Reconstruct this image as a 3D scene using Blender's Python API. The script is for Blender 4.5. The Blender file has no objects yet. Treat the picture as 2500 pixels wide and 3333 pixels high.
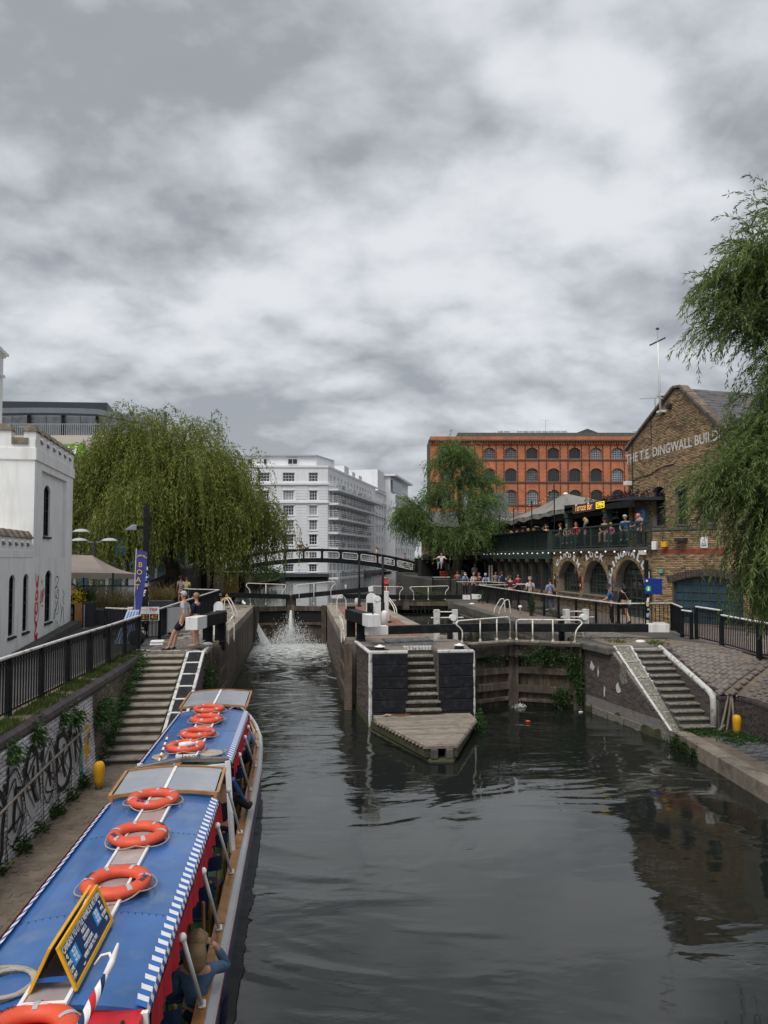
import bpy, bmesh, math, random
import numpy as np
from mathutils import Vector, Matrix
R = math.radians; PI = math.pi
sc = bpy.context.scene; C = sc.collection
rnd = random.Random(7)

# ------------------------------------------------------------------ camera
cam = bpy.data.cameras.new('camera'); camo = bpy.data.objects.new('camera', cam); C.objects.link(camo)
camo.location = (0, 0, 2.8); camo.rotation_euler = (R(92.6), 0, R(-6.412))
cam.sensor_fit = 'VERTICAL'; cam.sensor_height = 36; cam.lens = 2400/3333*36
cam.shift_y = 0.01185; cam.clip_start = .1; cam.clip_end = 5000
sc.camera = camo
# ------------------------------------------------------------------ sky, sun, exposure
SUN_EL, SUN_AZ = 58, 215          # degrees: elevation, compass direction the light comes from (behind, left)
world = bpy.data.worlds.new('World'); sc.world = world; world.use_nodes = True
def build_sky():
 nt = world.node_tree; n = nt.nodes; L = nt.links.new; n.clear()
 def N(t, **k):
  o = n.new(t)
  for a, b in k.items(): setattr(o, a, b)
  return o
 def M(op, a, b=None, c=None):
  o = N('ShaderNodeMath', operation=op)
  for i, v in enumerate((a, b, c)):
   if v is None: continue
   if isinstance(v, (int, float)): o.inputs[i].default_value = v
   else: L(v, o.inputs[i])
  return o.outputs[0]
 tc = N('ShaderNodeTexCoord'); sx = N('ShaderNodeSeparateXYZ'); L(tc.outputs['Generated'], sx.inputs[0])
 z = M('MAXIMUM', sx.outputs[2], 0.0); zz = M('ADD', z, 0.40)
 u = M('DIVIDE', sx.outputs[0], zz); v = M('DIVIDE', sx.outputs[1], zz)
 cx = N('ShaderNodeCombineXYZ'); L(u, cx.inputs[0]); L(v, cx.inputs[1])
 def noise(scale, off, detail=8, rough=.55, dist=.4, sy=1.0):
  mp = N('ShaderNodeMapping'); L(cx.outputs[0], mp.inputs[0])
  mp.inputs['Location'].default_value = off; mp.inputs['Scale'].default_value = (1, sy, 1)
  mp.inputs['Rotation'].default_value = (0, 0, R(12))
  t = N('ShaderNodeTexNoise'); L(mp.outputs[0], t.inputs['Vector'])
  t.inputs['Scale'].default_value = scale; t.inputs['Detail'].default_value = detail
  t.inputs['Roughness'].default_value = rough; t.inputs['Distortion'].default_value = dist
  return t.outputs[0]
 def puff(off):        # fields of soft billows: fbm for the masses, folded noise for the rounded lumps
  o = lambda p: (p[0]+off[0], p[1]+off[1], p[2])
  A = noise(1.75, o((3.1, 1.7, 0)), 9, .52, .1, 1.15); B = noise(4.0, o((7.7, 2.3, 4)), 6, .5, .15, 1.25)
  fold = M('SUBTRACT', 1.0, M('MULTIPLY', M('ABSOLUTE', M('SUBTRACT', B, .5)), 4.0))
  return M('ADD', M('MULTIPLY', A, .80), M('MULTIPLY', fold, -.085))
 a, a2 = puff((0, 0)), puff((.025, -.07)); b = noise(.8, (8.2, 4.4, 2), 3, .5, .2)
 s = M('ADD', M('ADD', M('ADD', a, .015), M('MULTIPLY', b, .22)), M('MULTIPLY', M('SUBTRACT', a, a2), .7))
 cr = N('ShaderNodeValToRGB'); L(s, cr.inputs[0]); e = cr.color_ramp; e.interpolation = 'B_SPLINE'
 e.elements[0].position = .36; e.elements[0].color = (.268, .285, .308, 1)
 e.elements[1].position = .63; e.elements[1].color = (.64, .655, .68, 1)
 for p, c in ((.41, (.348, .367, .394)), (.475, (.43, .452, .48)), (.54, (.535, .556, .583))):
  x = e.elements.new(p); x.color = c + (1,)
 hz = M('POWER', M('SUBTRACT', 1.0, M('MINIMUM', M('MULTIPLY', z, 3.2), 1.0)), 2.2)   # thinner, paler air low down
 mx = N('ShaderNodeMix', data_type='RGBA'); L(M('MULTIPLY', hz, .42), mx.inputs[0]); L(cr.outputs[0], mx.inputs[6]); mx.inputs[7].default_value = (.43, .455, .495, 1)
 sky = N('ShaderNodeTexSky', sky_type='NISHITA'); sky.sun_disc = False
 sky.sun_elevation = R(SUN_EL); sky.sun_rotation = R(SUN_AZ); sky.altitude = 30; sky.air_density = 1.2; sky.dust_density = 2
 b1 = N('ShaderNodeBackground'); L(sky.outputs[0], b1.inputs[0]); b1.inputs[1].default_value = .06
 b2 = N('ShaderNodeBackground'); L(mx.outputs[2], b2.inputs[0]); b2.inputs[1].default_value = .74
 ms = N('ShaderNodeMixShader'); ms.inputs[0].default_value = .93; L(b1.outputs[0], ms.inputs[1]); L(b2.outputs[0], ms.inputs[2])
 out = N('ShaderNodeOutputWorld'); L(ms.outputs[0], out.inputs[0])
build_sky()
sl = bpy.data.lights.new('sun', 'SUN'); so = bpy.data.objects.new('sun', sl); C.objects.link(so)
sl.energy = 1.5; sl.angle = R(38); sl.color = (1, .965, .92)
_a = R(SUN_AZ)
so.rotation_euler = Vector((math.sin(_a)*math.cos(R(SUN_EL)), math.cos(_a)*math.cos(R(SUN_EL)), math.sin(R(SUN_EL)))).to_track_quat('Z', 'Y').to_euler()
vs = sc.view_settings; vs.view_transform = 'Standard'; vs.look = 'None'; vs.exposure = 0.8; vs.gamma = 1; vs.use_curve_mapping = False
sc.cycles.max_bounces = 6; sc.cycles.diffuse_bounces = 4; sc.cycles.glossy_bounces = 3; sc.cycles.transparent_max_bounces = 8; sc.cycles.use_denoising = True

# ------------------------------------------------------------------ materials
def mat(name, col, rough=.7, var=.18, scale=2.5, bump=0., bscale=25., metal=0., dirt=None, dscale=1.3, damt=.5, isl=0., spec=.35,
  streak=False, coat=0., trans=0., emit=0., sheen=0.):
 m = bpy.data.materials.new(name); m.use_nodes = True; nt = m.node_tree; n = nt.nodes; L = nt.links.new
 bs = n['Principled BSDF']
 tc = n.new('ShaderNodeTexCoord'); oi = n.new('ShaderNodeObjectInfo')
 ad = n.new('ShaderNodeVectorMath'); ad.operation = 'MULTIPLY_ADD'
 L(oi.outputs['Random'], ad.inputs[0]); ad.inputs[1].default_value = (37, 53, 71); L(tc.outputs['Object'], ad.inputs[2])
 vec = ad.outputs[0]
 def noise(s, d=5, st=None):
  t = n.new('ShaderNodeTexNoise'); v = vec
  if st:
   mp = n.new('ShaderNodeMapping'); L(vec, mp.inputs[0]); mp.inputs['Scale'].default_value = st; v = mp.outputs[0]
  L(v, t.inputs['Vector']); t.inputs['Scale'].default_value = s; t.inputs['Detail'].default_value = d; t.inputs['Roughness'].default_value = .6
  return t.outputs[0]
 def rng(s, a, b, lo, hi):
  r = n.new('ShaderNodeMapRange'); L(s, r.inputs[0])
  for i, v in enumerate((a, b, lo, hi)): r.inputs[i+1].default_value = v
  return r.outputs[0]
 hs = n.new('ShaderNodeHueSaturation'); hs.inputs['Color'].default_value = (*col, 1)
 val = rng(noise(scale), .3, .7, 1-var, 1+var)
 if isl:
  ge = n.new('ShaderNodeNewGeometry'); a1 = n.new('ShaderNodeMath'); a1.operation = 'ADD'; L(ge.outputs['Random Per Island'], a1.inputs[0]); L(oi.outputs['Random'], a1.inputs[1])
  fr = n.new('ShaderNodeMath'); fr.operation = 'FRACT'; L(a1.outputs[0], fr.inputs[0])
  pw = n.new('ShaderNodeMath'); pw.operation = 'POWER'; L(fr.outputs[0], pw.inputs[0]); pw.inputs[1].default_value = .8
  v2 = rng(pw.outputs[0], 0, 1, 1-isl, 1+isl*.75)
  ml = n.new('ShaderNodeMath'); ml.operation = 'MULTIPLY'; L(val, ml.inputs[0]); L(v2, ml.inputs[1]); val = ml.outputs[0]
  wn = n.new('ShaderNodeTexWhiteNoise'); wn.noise_dimensions = '1D'; L(fr.outputs[0], wn.inputs['W'])
  L(rng(wn.outputs['Value'], 0, 1, .5-.03*isl, .5+.03*isl), hs.inputs['Hue'])
 L(val, hs.inputs['Value']); out = hs.outputs[0]
 if dirt is not None:
  mx = n.new('ShaderNodeMix'); mx.data_type = 'RGBA'
  L(rng(noise(dscale, 7, (3, 3, .35) if streak else None), .5, .68, 0, damt), mx.inputs[0]); L(out, mx.inputs[6]); mx.inputs[7].default_value = (*dirt, 1); out = mx.outputs[2]
 L(out, bs.inputs['Base Color'])
 bs.inputs['Roughness'].default_value = rough; bs.inputs['Metallic'].default_value = metal; bs.inputs['Specular IOR Level'].default_value = spec
 if coat: bs.inputs['Coat Weight'].default_value = coat; bs.inputs['Coat Roughness'].default_value = .12
 if trans: bs.inputs['Transmission Weight'].default_value = trans
 if emit: L(out, bs.inputs['Emission Color']); bs.inputs['Emission Strength'].default_value = emit
 if bump:
  bp = n.new('ShaderNodeBump'); bp.inputs['Strength'].default_value = bump; bp.inputs['Distance'].default_value = .02
  L(noise(bscale, 6), bp.inputs['Height']); L(bp.outputs[0], bs.inputs['Normal'])
 return m
def leafmat(name, c1, c2, c3=None):
 m = bpy.data.materials.new(name); m.use_nodes = True; nt = m.node_tree; n = nt.nodes; L = nt.links.new; bs = n['Principled BSDF']
 ge = n.new('ShaderNodeNewGeometry'); cr = n.new('ShaderNodeValToRGB'); L(ge.outputs['Random Per Island'], cr.inputs[0])
 cr.color_ramp.elements[0].color = (*c1, 1); cr.color_ramp.elements[1].color = (*c2, 1)
 if c3: x = cr.color_ramp.elements.new(.93); x.color = (*c2, 1); cr.color_ramp.elements[2].color = (*c3, 1)
 tc = n.new('ShaderNodeTexCoord'); t = n.new('ShaderNodeTexNoise'); L(tc.outputs['Object'], t.inputs['Vector']); t.inputs['Scale'].default_value = .9; t.inputs['Detail'].default_value = 3
 mr = n.new('ShaderNodeMapRange'); L(t.outputs[0], mr.inputs[0])
 for i, v in enumerate((.35, .65, .72, 1.3)): mr.inputs[i+1].default_value = v
 hs = n.new('ShaderNodeHueSaturation'); L(cr.outputs[0], hs.inputs['Color']); L(mr.outputs[0], hs.inputs['Value']); L(hs.outputs[0], bs.inputs['Base Color'])
 bs.inputs['Roughness'].default_value = .5; bs.inputs['Specular IOR Level'].default_value = .3
 td = n.new('ShaderNodeBsdfTranslucent'); L(hs.outputs[0], td.inputs[0]); mx = n.new('ShaderNodeMixShader'); mx.inputs[0].default_value = .4
 L(bs.outputs[0], mx.inputs[1]); L(td.outputs[0], mx.inputs[2]); L(mx.outputs[0], n['Material Output'].inputs[0])
 return m
def glassmat(name, col, rough=.06):
 m = mat(name, col, rough, .3, 1.2, bump=.12, bscale=1.5, spec=.7); return m
MT = dict(
 white=mat('white_paint', (.78, .78, .77), .5, .05, 1.5, dirt=(.42, .39, .34), dscale=2.2, damt=.45, streak=True),
 worn=mat('worn_white_paint', (.62, .61, .58), .75, .15, 6, bump=.6, bscale=30, dirt=(.17, .15, .125), dscale=6, damt=1.),
 cream=mat('pipe_white', (.74, .72, .66), .45, .06, 5, dirt=(.36, .2, .1), dscale=9, damt=.7),
 black=mat('black_gloss_paint', (.011, .012, .014), .55, .2, 3, spec=.15, bump=.15, bscale=60, dirt=(.045, .045, .045), dscale=4, damt=.4),
 tarblack=mat('black_bitumen_paint', (.012, .013, .017), .5, .25, 2, bump=.7, bscale=9, dirt=(.06, .06, .06), dscale=6, damt=.4, spec=.25),
 render=mat('white_render', (.80, .80, .785), .85, .06, .8, bump=.2, bscale=10, dirt=(.58, .56, .51), dscale=1.1, damt=.5, streak=True),
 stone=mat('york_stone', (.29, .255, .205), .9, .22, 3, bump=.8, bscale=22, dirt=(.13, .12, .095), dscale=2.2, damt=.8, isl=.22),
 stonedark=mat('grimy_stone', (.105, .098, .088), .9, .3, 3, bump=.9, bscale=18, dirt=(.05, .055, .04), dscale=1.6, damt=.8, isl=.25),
 lichen=mat('lichen_stone', (.165, .155, .135), .95, .3, 6, bump=.9, bscale=30, dirt=(.38, .38, .27), dscale=13, damt=.85, isl=.15),
 cobble=mat('cobble', (.20, .18, .16), .8, .2, 5, bump=.7, bscale=25, dirt=(.13, .10, .075), dscale=2, damt=.7, isl=.22),
 setts=mat('blue_grey_setts', (.15, .155, .165), .75, .2, 5, bump=.6, bscale=25, dirt=(.10, .09, .07), dscale=2, damt=.6, isl=.35),
 earth=mat('earth', (.175, .142, .11), 1, .35, 3, bump=1, bscale=12, dirt=(.2, .16, .1), dscale=2.5, damt=.7),
 stock=mat('london_stock_brick', (.30, .205, .112), .9, .2, 5, bump=.6, bscale=35, dirt=(.07, .05, .035), dscale=.55, damt=.6, isl=.58),
 engine=mat('dark_brick', (.10, .08, .074), .75, .25, 5, bump=.5, bscale=30, dirt=(.15, .135, .12), dscale=1.2, damt=.6, isl=.4),
 greybrick=mat('grimy_brick', (.15, .118, .095), .9, .3, 4, bump=.6, bscale=30, dirt=(.05, .048, .04), dscale=1.1, damt=.8, isl=.4),
 paintbrick=mat('whitewashed_brick', (.55, .55, .57), .85, .15, 5, bump=.6, bscale=30, dirt=(.13, .11, .1), dscale=1.8, damt=.85, isl=.18),
 redbrick=mat('red_brick', (.50, .175, .085), .9, .2, 1.1, bump=.2, bscale=8, dirt=(.30, .125, .08), dscale=.4, damt=.7),
 bluebrick=mat('blue_brick', (.055, .042, .045), .7, .2, 6, bump=.4, bscale=30, isl=.3),
 mortar=mat('mortar', (.22, .19, .155), 1, .2, 6, bump=.5, bscale=50, dirt=(.09, .08, .065), dscale=1.5, damt=.7),
 kerb=mat('kerb_stone', (.235, .198, .155), .95, .3, 3, bump=1, bscale=16, dirt=(.11, .10, .075), dscale=2.5, damt=.8, isl=.15), darkmortar=mat('dark_mortar', (.20, .185, .17), 1, .2, 6, bump=.5, bscale=50),
 slate=mat('slate', (.10, .098, .10), .7, .25, 3, bump=.5, bscale=12, dirt=(.16, .13, .08), dscale=1.2, damt=.5, isl=.3),
 tile=mat('stone_coping', (.155, .125, .10), .95, .3, 4, bump=.8, bscale=18, dirt=(.26, .22, .16), dscale=4, damt=.6, isl=.25),
 wetwood=mat('wet_lock_timber', (.08, .063, .048), .75, .4, 2.5, bump=.8, bscale=14, dirt=(.20, .16, .125), dscale=1.6, damt=.75, isl=.3, streak=True),
 plank=mat('weathered_plank', (.21, .18, .145), .9, .25, 4, bump=.8, bscale=18, dirt=(.32, .29, .24), dscale=5, damt=.6, isl=.25),
 varnish=mat('varnished_wood', (.40, .19, .06), .35, .25, 6, bump=.2, bscale=20, coat=.4, dirt=(.2, .08, .03), dscale=4, damt=.5),
 asphalt=mat('asphalt', (.075, .072, .070), .95, .2, 1.2, bump=.5, bscale=60, dirt=(.09, .085, .075), dscale=.7, damt=.6),
 paving=mat('paving', (.20, .165, .145), .9, .15, 1.5, bump=.3, bscale=40, dirt=(.13, .11, .10), dscale=.8, damt=.5),
 glass=glassmat('dark_glass', (.02, .023, .027)), darkpane=mat('dark_pane', (.012, .013, .015), .15, .3, 2, spec=.15), curtain=mat('window_curtain', (.16, .165, .17), .3, .35, 1.5, spec=.6), paleglass=glassmat('pale_glass', (.30, .33, .36), .12), blueglass=glassmat('blue_glass', (.035, .07, .10)),
 steel=mat('steel', (.5, .5, .5), .35, .1, 4, metal=.8), iron=mat('dark_iron', (.025, .026, .028), .55, .3, 4, bump=.2),
 dkgreen=mat('dark_green_paint', (.035, .058, .052), .5, .15, 3, dirt=(.05, .06, .055), dscale=2, damt=.4),
 grnframe=mat('green_frame_paint', (.05, .068, .055), .5, .15, 3),
 canvas=mat('grey_canvas', (.23, .225, .20), .9, .12, 1.2, bump=.5, bscale=3, dirt=(.12, .12, .11), dscale=.9, damt=.5),
 brown=mat('brown_canvas', (.25, .21, .185), .9, .1, 1.2, bump=.5, bscale=3),
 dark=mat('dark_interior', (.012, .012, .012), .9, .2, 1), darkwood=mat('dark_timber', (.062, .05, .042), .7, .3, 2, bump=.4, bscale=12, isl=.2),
 yellow=mat('yellow_paint', (.80, .42, .015), .4, .08, 4, dirt=(.5, .27, .03), dscale=6, damt=.4),
 orange=mat('lifebuoy_orange', (.72, .095, .042), .5, .14, 5, bump=.2, bscale=30, dirt=(.48, .07, .045), dscale=5, damt=.7),
 roofblue=mat('blue_roof_paint', (.03, .118, .335), .28, .22, 1.7, bump=.05, bscale=2.2, dirt=(.10, .17, .30), dscale=3.1, damt=.7, coat=.35),
 navy=mat('navy_paint', (.012, .028, .085), .35, .15, 3), red=mat('red_paint', (.52, .012, .018), .4, .1, 3, coat=.2), redcloth=mat('red_canvas', (.50, .018, .03), .85, .15, 4, bump=.4, bscale=10),
 blue=mat('blue_cloth', (.03, .13, .42), .8, .08, 3), bluestripe=mat('blue_vinyl', (.025, .14, .46), .4, .05, 3), whitevinyl=mat('white_vinyl', (.80, .80, .80), .4, .04, 4),
 grey=mat('grey_paint', (.42, .43, .44), .5, .08, 3), hullred=mat('hull_red', (.45, .02, .03), .4, .1, 3),
 perspex=mat('pale_perspex', (.27, .30, .34), .25, .08, 2, spec=.6, dirt=(.38, .36, .36), dscale=2, damt=.6), skylight=mat('skylight_perspex', (.36, .30, .29), .22, .2, 3, spec=.6, dirt=(.55, .54, .52), dscale=2.2, damt=.7),
 rope=mat('rope', (.46, .41, .33), .95, .15, 8, bump=1, bscale=70), seat=mat('blue_seat', (.012, .03, .075), .5, .15, 3),
 grnfloor=mat('green_floor', (.03, .10, .045), .9, .2, 4), banner=mat('banner_blue', (.055, .06, .26), .8, .08, 2, bump=.2, bscale=4),
 signblue=mat('sign_blue', (.008, .035, .22), .4, .05, 3), boardblue=mat('board_blue', (.012, .045, .14), .55, .08, 3), cyan=mat('cyan_panel', (.03, .36, .72), .5, .1, 8),
 letter=mat('white_lettering', (.82, .82, .82), .6, .05, 9), letterworn=mat('worn_white_lettering', (.58, .57, .54), .8, .1, 9, dirt=(.3, .22, .13), dscale=3, damt=.6), letteryellow=mat('yellow_lettering', (.80, .52, .05), .6, .05, 9),
 letterred=mat('red_lettering', (.55, .05, .03), .6, .05, 9), letterblack=mat('black_lettering', (.02, .02, .025), .6, .05, 9), letterorange=mat('orange_lettering', (.85, .33, .04), .6, .05, 9),
 sprayred=mat('red_spray', (.70, .03, .045), .7, .1, 4), sprayblack=mat('black_spray', (.015, .015, .017), .7, .1, 4), spraygreen=mat('green_spray', (.06, .5, .2), .7, .1, 4), sprayyellow=mat('yellow_spray', (.62, .36, .02), .8, .15, 5, dirt=(.3, .18, .04), dscale=4, damt=.7),
 sprayteal=mat('teal_spray', (.10, .36, .30), .8, .2, 4, dirt=(.2, .2, .18), dscale=3, damt=.7), sprayblue=mat('faded_blue_mural', (.13, .18, .32), .9, .15, 3), spraypink=mat('pink_spray', (.52, .36, .34), .85, .15, 4), skyblue=mat('pale_blue_paint', (.28, .50, .72), .8, .1, 4),
 neon=mat('neon_orange', (1., .45, .13), .5, 0, 1, emit=.7), neony=mat('neon_yellow', (1., .72, .04), .5, 0, 1, emit=.75), bulb=mat('bulb', (.9, .87, .8), .4, 0, 1, emit=.35),
 hotelgreen=mat('hotel_green', (.16, .36, .02), .5, .1, 2, dirt=(.30, .50, .05), dscale=1, damt=.5), green=mat('letter_green', (.02, .30, .06), .5, .05, 2),
 skin=mat('skin', (.52, .29, .20), .55, .06, 6), skindark=mat('dark_skin', (.12, .06, .04), .5, .06, 6),
 concrete=mat('concrete', (.36, .35, .33), .9, .12, 1, bump=.3, bscale=14, dirt=(.22, .21, .19), dscale=.8, damt=.6),
 beige=mat('beige_panel', (.55, .50, .42), .8, .06, .4), darkgrey=mat('dark_grey_metal', (.04, .045, .055), .5, .1, 1), midgrey=mat('mid_grey_metal', (.17, .19, .22), .5, .1, 1),
 grasses=leafmat('dry_grass', (.10, .12, .035), (.27, .19, .08), (.35, .13, .05)), grass=leafmat('grass_blades', (.045, .085, .018), (.12, .15, .035), (.23, .20, .08)),
 weeds=leafmat('weed_leaves', (.02, .055, .012), (.05, .105, .025), (.09, .12, .03)), willow=leafmat('willow_leaves', (.11, .145, .026), (.24, .265, .06), (.25, .21, .07)),
 willow2=leafmat('willow_leaves_green', (.08, .145, .038), (.175, .255, .08), (.2, .24, .09)), willow3=leafmat('willow_leaves_near', (.085, .135, .035), (.19, .245, .08), (.25, .27, .11)), purple=leafmat('purple_leaves', (.03, .016, .022), (.07, .032, .045)), flowers=leafmat('yellow_flowers', (.7, .5, .02), (.8, .65, .04)),
 bark=mat('bark', (.085, .068, .05), .95, .3, 4, bump=1, bscale=14), algae=mat('algae_stone', (.055, .06, .03), .8, .4, 3, bump=.8, bscale=16, dirt=(.10, .075, .04), dscale=2, damt=.6),
)

# ------------------------------------------------------------------ mesh building
class MB:
 def __init__(s): s.v = []; s.f = []
 def add(s, vs_, fs):
  b = len(s.v); s.v += [tuple(p) for p in vs_]; s.f += [tuple(i+b for i in f) for f in fs]; return s
 def bb(s, x0, y0, z0, x1, y1, z1):
  return s.hexa([(x0, y0, z0), (x1, y0, z0), (x1, y1, z0), (x0, y1, z0)], [(x0, y0, z1), (x1, y0, z1), (x1, y1, z1), (x0, y1, z1)])
 def hexa(s, lo, hi):
  return s.add(list(lo)+list(hi), [(3, 2, 1, 0), (4, 5, 6, 7), (0, 1, 5, 4), (1, 2, 6, 5), (2, 3, 7, 6), (3, 0, 4, 7)])
 def box(s, c, size, yaw=0, m=None):
  x, y, z = (d/2 for d in size); ca, sa = math.cos(yaw), math.sin(yaw); P = []
  for dz in (-z, z):
   for dx, dy in ((-x, -y), (x, -y), (x, y), (-x, y)):
    p = Vector((dx, dy, dz))
    p = m @ p if m else Vector((dx*ca-dy*sa, dx*sa+dy*ca, dz))
    P.append(Vector(c)+p)
  return s.hexa(P[:4], P[4:])
 def beam(s, a, b, w, h, up=(0, 0, 1)):
  a, b = Vector(a), Vector(b); d = (b-a).normalized(); r = d.cross(Vector(up)).normalized(); u = r.cross(d)
  q = lambda p: [p-r*w/2-u*h/2, p+r*w/2-u*h/2, p+r*w/2+u*h/2, p-r*w/2+u*h/2]
  return s.hexa(q(a), q(b))
 def tube(s, pts, r, n=6, rad=None, closed=False, caps=True):
  P = [Vector(p) for p in pts]; k = len(P); base = len(s.v); up = None
  for i, p in enumerate(P):
   t = (P[(i+1) % k]-P[i-1]) if closed else (P[min(i+1, k-1)]-P[max(i-1, 0)])
   t = t.normalized() if t.length > 1e-9 else Vector((0, 0, 1))
   if up is None or abs(up.dot(t)) > .97: up = Vector((0, 0, 1)) if abs(t.z) < .9 else Vector((1, 0, 0))
   a = t.cross(up).normalized(); b = a.cross(t); up = b
   rr = rad[i] if rad else r
   for j in range(n):
    th = 2*PI*j/n; s.v.append(tuple(p+(a*math.cos(th)+b*math.sin(th))*rr))
  for i in range(k if closed else k-1):
   i2 = (i+1) % k
   for j in range(n):
    j2 = (j+1) % n; s.f.append((base+i*n+j, base+i*n+j2, base+i2*n+j2, base+i2*n+j))
  if caps and not closed:
   s.f.append(tuple(base+j for j in reversed(range(n)))); s.f.append(tuple(base+(k-1)*n+j for j in range(n)))
  return s
 def cyl(s, a, b, r, r2=None, n=10): return s.tube([a, b], r, n, rad=[r, r if r2 is None else r2])
 def lathe(s, prof, c=(0, 0, 0), n=14, sx=1, sy=1):
  base = len(s.v); k = len(prof)
  for r, z in prof:
   for j in range(n):
    th = 2*PI*j/n; s.v.append((c[0]+r*math.cos(th)*sx, c[1]+r*math.sin(th)*sy, c[2]+z))
  for i in range(k-1):
   for j in range(n):
    j2 = (j+1) % n; s.f.append((base+i*n+j, base+i*n+j2, base+(i+1)*n+j2, base+(i+1)*n+j))
  s.f.append(tuple(base+j for j in reversed(range(n)))); s.f.append(tuple(base+(k-1)*n+j for j in range(n)))
  return s
 def ball(s, c, r, sx=1, sy=1, sz=1, n=10, k=7):
  return s.lathe([(max(r*math.sin(PI*i/(k-1)), .0005), -r*math.cos(PI*i/(k-1))*sz) for i in range(k)], c, n, sx, sy)
 def ext(s, poly, o, u, v, w):
  """extrude a 2D polygon (in the frame o,u,v) along the vector w"""
  o, u, v, w = map(Vector, (o, u, v, w)); P = [o+u*a+v*b for a, b in poly]; k = len(P)
  return s.add(P+[p+w for p in P], [tuple(reversed(range(k))), tuple(range(k, 2*k))]+[(i, (i+1) % k, k+(i+1) % k, k+i) for i in range(k)])
 def prism(s, poly, z0, z1): return s.ext(poly, (0, 0, z0), (1, 0, 0), (0, 1, 0), (0, 0, z1-z0))
 def quad(s, *p): return s.add(p, [tuple(range(len(p)))])
 def sheet(s, fn, nu, nv):
  base = len(s.v)
  for i in range(nu+1):
   for j in range(nv+1): s.v.append(tuple(fn(i/nu, j/nv)))
  for i in range(nu):
   for j in range(nv):
    a = base+i*(nv+1)+j; s.f.append((a, a+1, a+nv+2, a+nv+1))
  return s
 def mesh(s, name, m, smooth=False, norm=True):
  me = bpy.data.meshes.new(name); me.from_pydata(s.v, [], s.f)
  if m: me.materials.append(MT[m] if isinstance(m, str) else m)
  if norm:
   bm = bmesh.new(); bm.from_mesh(me); bmesh.ops.recalc_face_normals(bm, faces=bm.faces); bm.to_mesh(me); bm.free()
  if smooth: me.polygons.foreach_set('use_smooth', [True]*len(me.polygons))
  me.update(); return me
 def build(s, name, m, parent=None, loc=None, rz=0, smooth=False, kind=None, bevel=0, norm=True, label=None):
  o = link(name, s.mesh(name, m, smooth, norm), parent, loc, rz, kind)
  if bevel:
   b = o.modifiers.new('bevel', 'BEVEL'); b.width = bevel; b.segments = 2; b.limit_method = 'ANGLE'
  if label: o['label'] = label
  return o
def link(name, me, parent=None, loc=None, rz=0, kind=None):
 o = bpy.data.objects.new(name, me); C.objects.link(o)
 if parent is not None:
  o.parent = parent
 if loc is not None: o.location = loc
 if rz: o.rotation_euler.z = rz
 if kind: o['kind'] = kind
 return o
def wpar(o, parent):
 """parent an object that was modelled in world coordinates (parents are Empties or meshes placed by location and z rotation)"""
 o.parent = parent; o.matrix_parent_inverse = (Matrix.Translation(parent.location) @ parent.rotation_euler.to_matrix().to_4x4()).inverted()
 return o
def tag(o, label, cat, group=None):
 o['label'] = label; o['category'] = cat
 if group: o['group'] = group
 return o
def thing(name, label, cat, loc=(0, 0, 0), rz=0, group=None):
 o = bpy.data.objects.new(name, None); C.objects.link(o); o.location = loc; o.rotation_euler.z = rz; o.empty_display_size = .2
 return tag(o, label, cat, group)
def dup(o, loc=None, rz=None, label=None, parent=None, scale=None):
 c = o.copy(); C.objects.link(c)
 if parent is not None: c.parent = parent
 if loc is not None: c.location = loc
 if rz is not None: c.rotation_euler.z = rz
 if label: c['label'] = label
 if scale: c.scale = scale
 for ch in o.children: dup(ch, parent=c)
 return c
WS = bpy.data.scenes.new('workshop')          # modifiers and curves are turned into meshes here, then the scene is removed
def baked(o):
 WS.collection.objects.link(o); vl = WS.view_layers[0]; vl.update()
 return bpy.data.meshes.new_from_object(o.evaluated_get(vl.depsgraph))
def text_mesh(txt, size, name='lettering', depth=.004, shear=0., spacing=1.0, bold=0.):
 cu = bpy.data.curves.new(name, 'FONT'); cu.body = txt; cu.size = size; cu.align_x = 'CENTER'; cu.align_y = 'CENTER'; cu.extrude = depth/2; cu.shear = shear; cu.space_character = spacing; cu.offset = bold; cu.resolution_u = 3
 o = bpy.data.objects.new(name, cu); me = baked(o)
 bpy.data.objects.remove(o); bpy.data.curves.remove(cu); me.name = name
 return me
def text(txt, size, m, pos, u, v, parent=None, name='lettering', sx=1., **k):
 """lettering lying in the plane u (reading direction), v (up); local coordinates of the parent"""
 me = text_mesh(txt, size, name, **k); me.materials.clear(); me.materials.append(MT[m])
 u = Vector(u).normalized(); v = Vector(v).normalized(); w = u.cross(v)
 me.transform(Matrix(((u.x*sx, v.x, w.x, pos[0]), (u.y*sx, v.y, w.y, pos[1]), (u.z*sx, v.z, w.z, pos[2]), (0, 0, 0, 1))))
 return link(name, me, parent)
def ribbon(mb, pts, w, o, u, v, off=.004, taper=True):
 """flat paint stroke on the plane o,u,v"""
 o, u, v = map(Vector, (o, u, v)); nrm = u.cross(v).normalized(); k = len(pts); Lp = []; Rp = []
 for i, (a, b) in enumerate(pts):
  a0, b0 = pts[max(i-1, 0)]; a1, b1 = pts[min(i+1, k-1)]; dx, dy = a1-a0, b1-b0; l = math.hypot(dx, dy) or 1
  ww = w*(.35+.65*math.sin(PI*(i+.6)/(k+.2))) if taper else w
  px_, py_ = -dy/l*ww/2, dx/l*ww/2
  Lp.append(o+u*(a+px_)+v*(b+py_)+nrm*off); Rp.append(o+u*(a-px_)+v*(b-py_)+nrm*off)
 base = len(mb.v); mb.v += [tuple(p) for p in Lp]+[tuple(p) for p in Rp]
 for i in range(k-1): mb.f.append((base+i, base+i+1, base+k+i+1, base+k+i))
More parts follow.
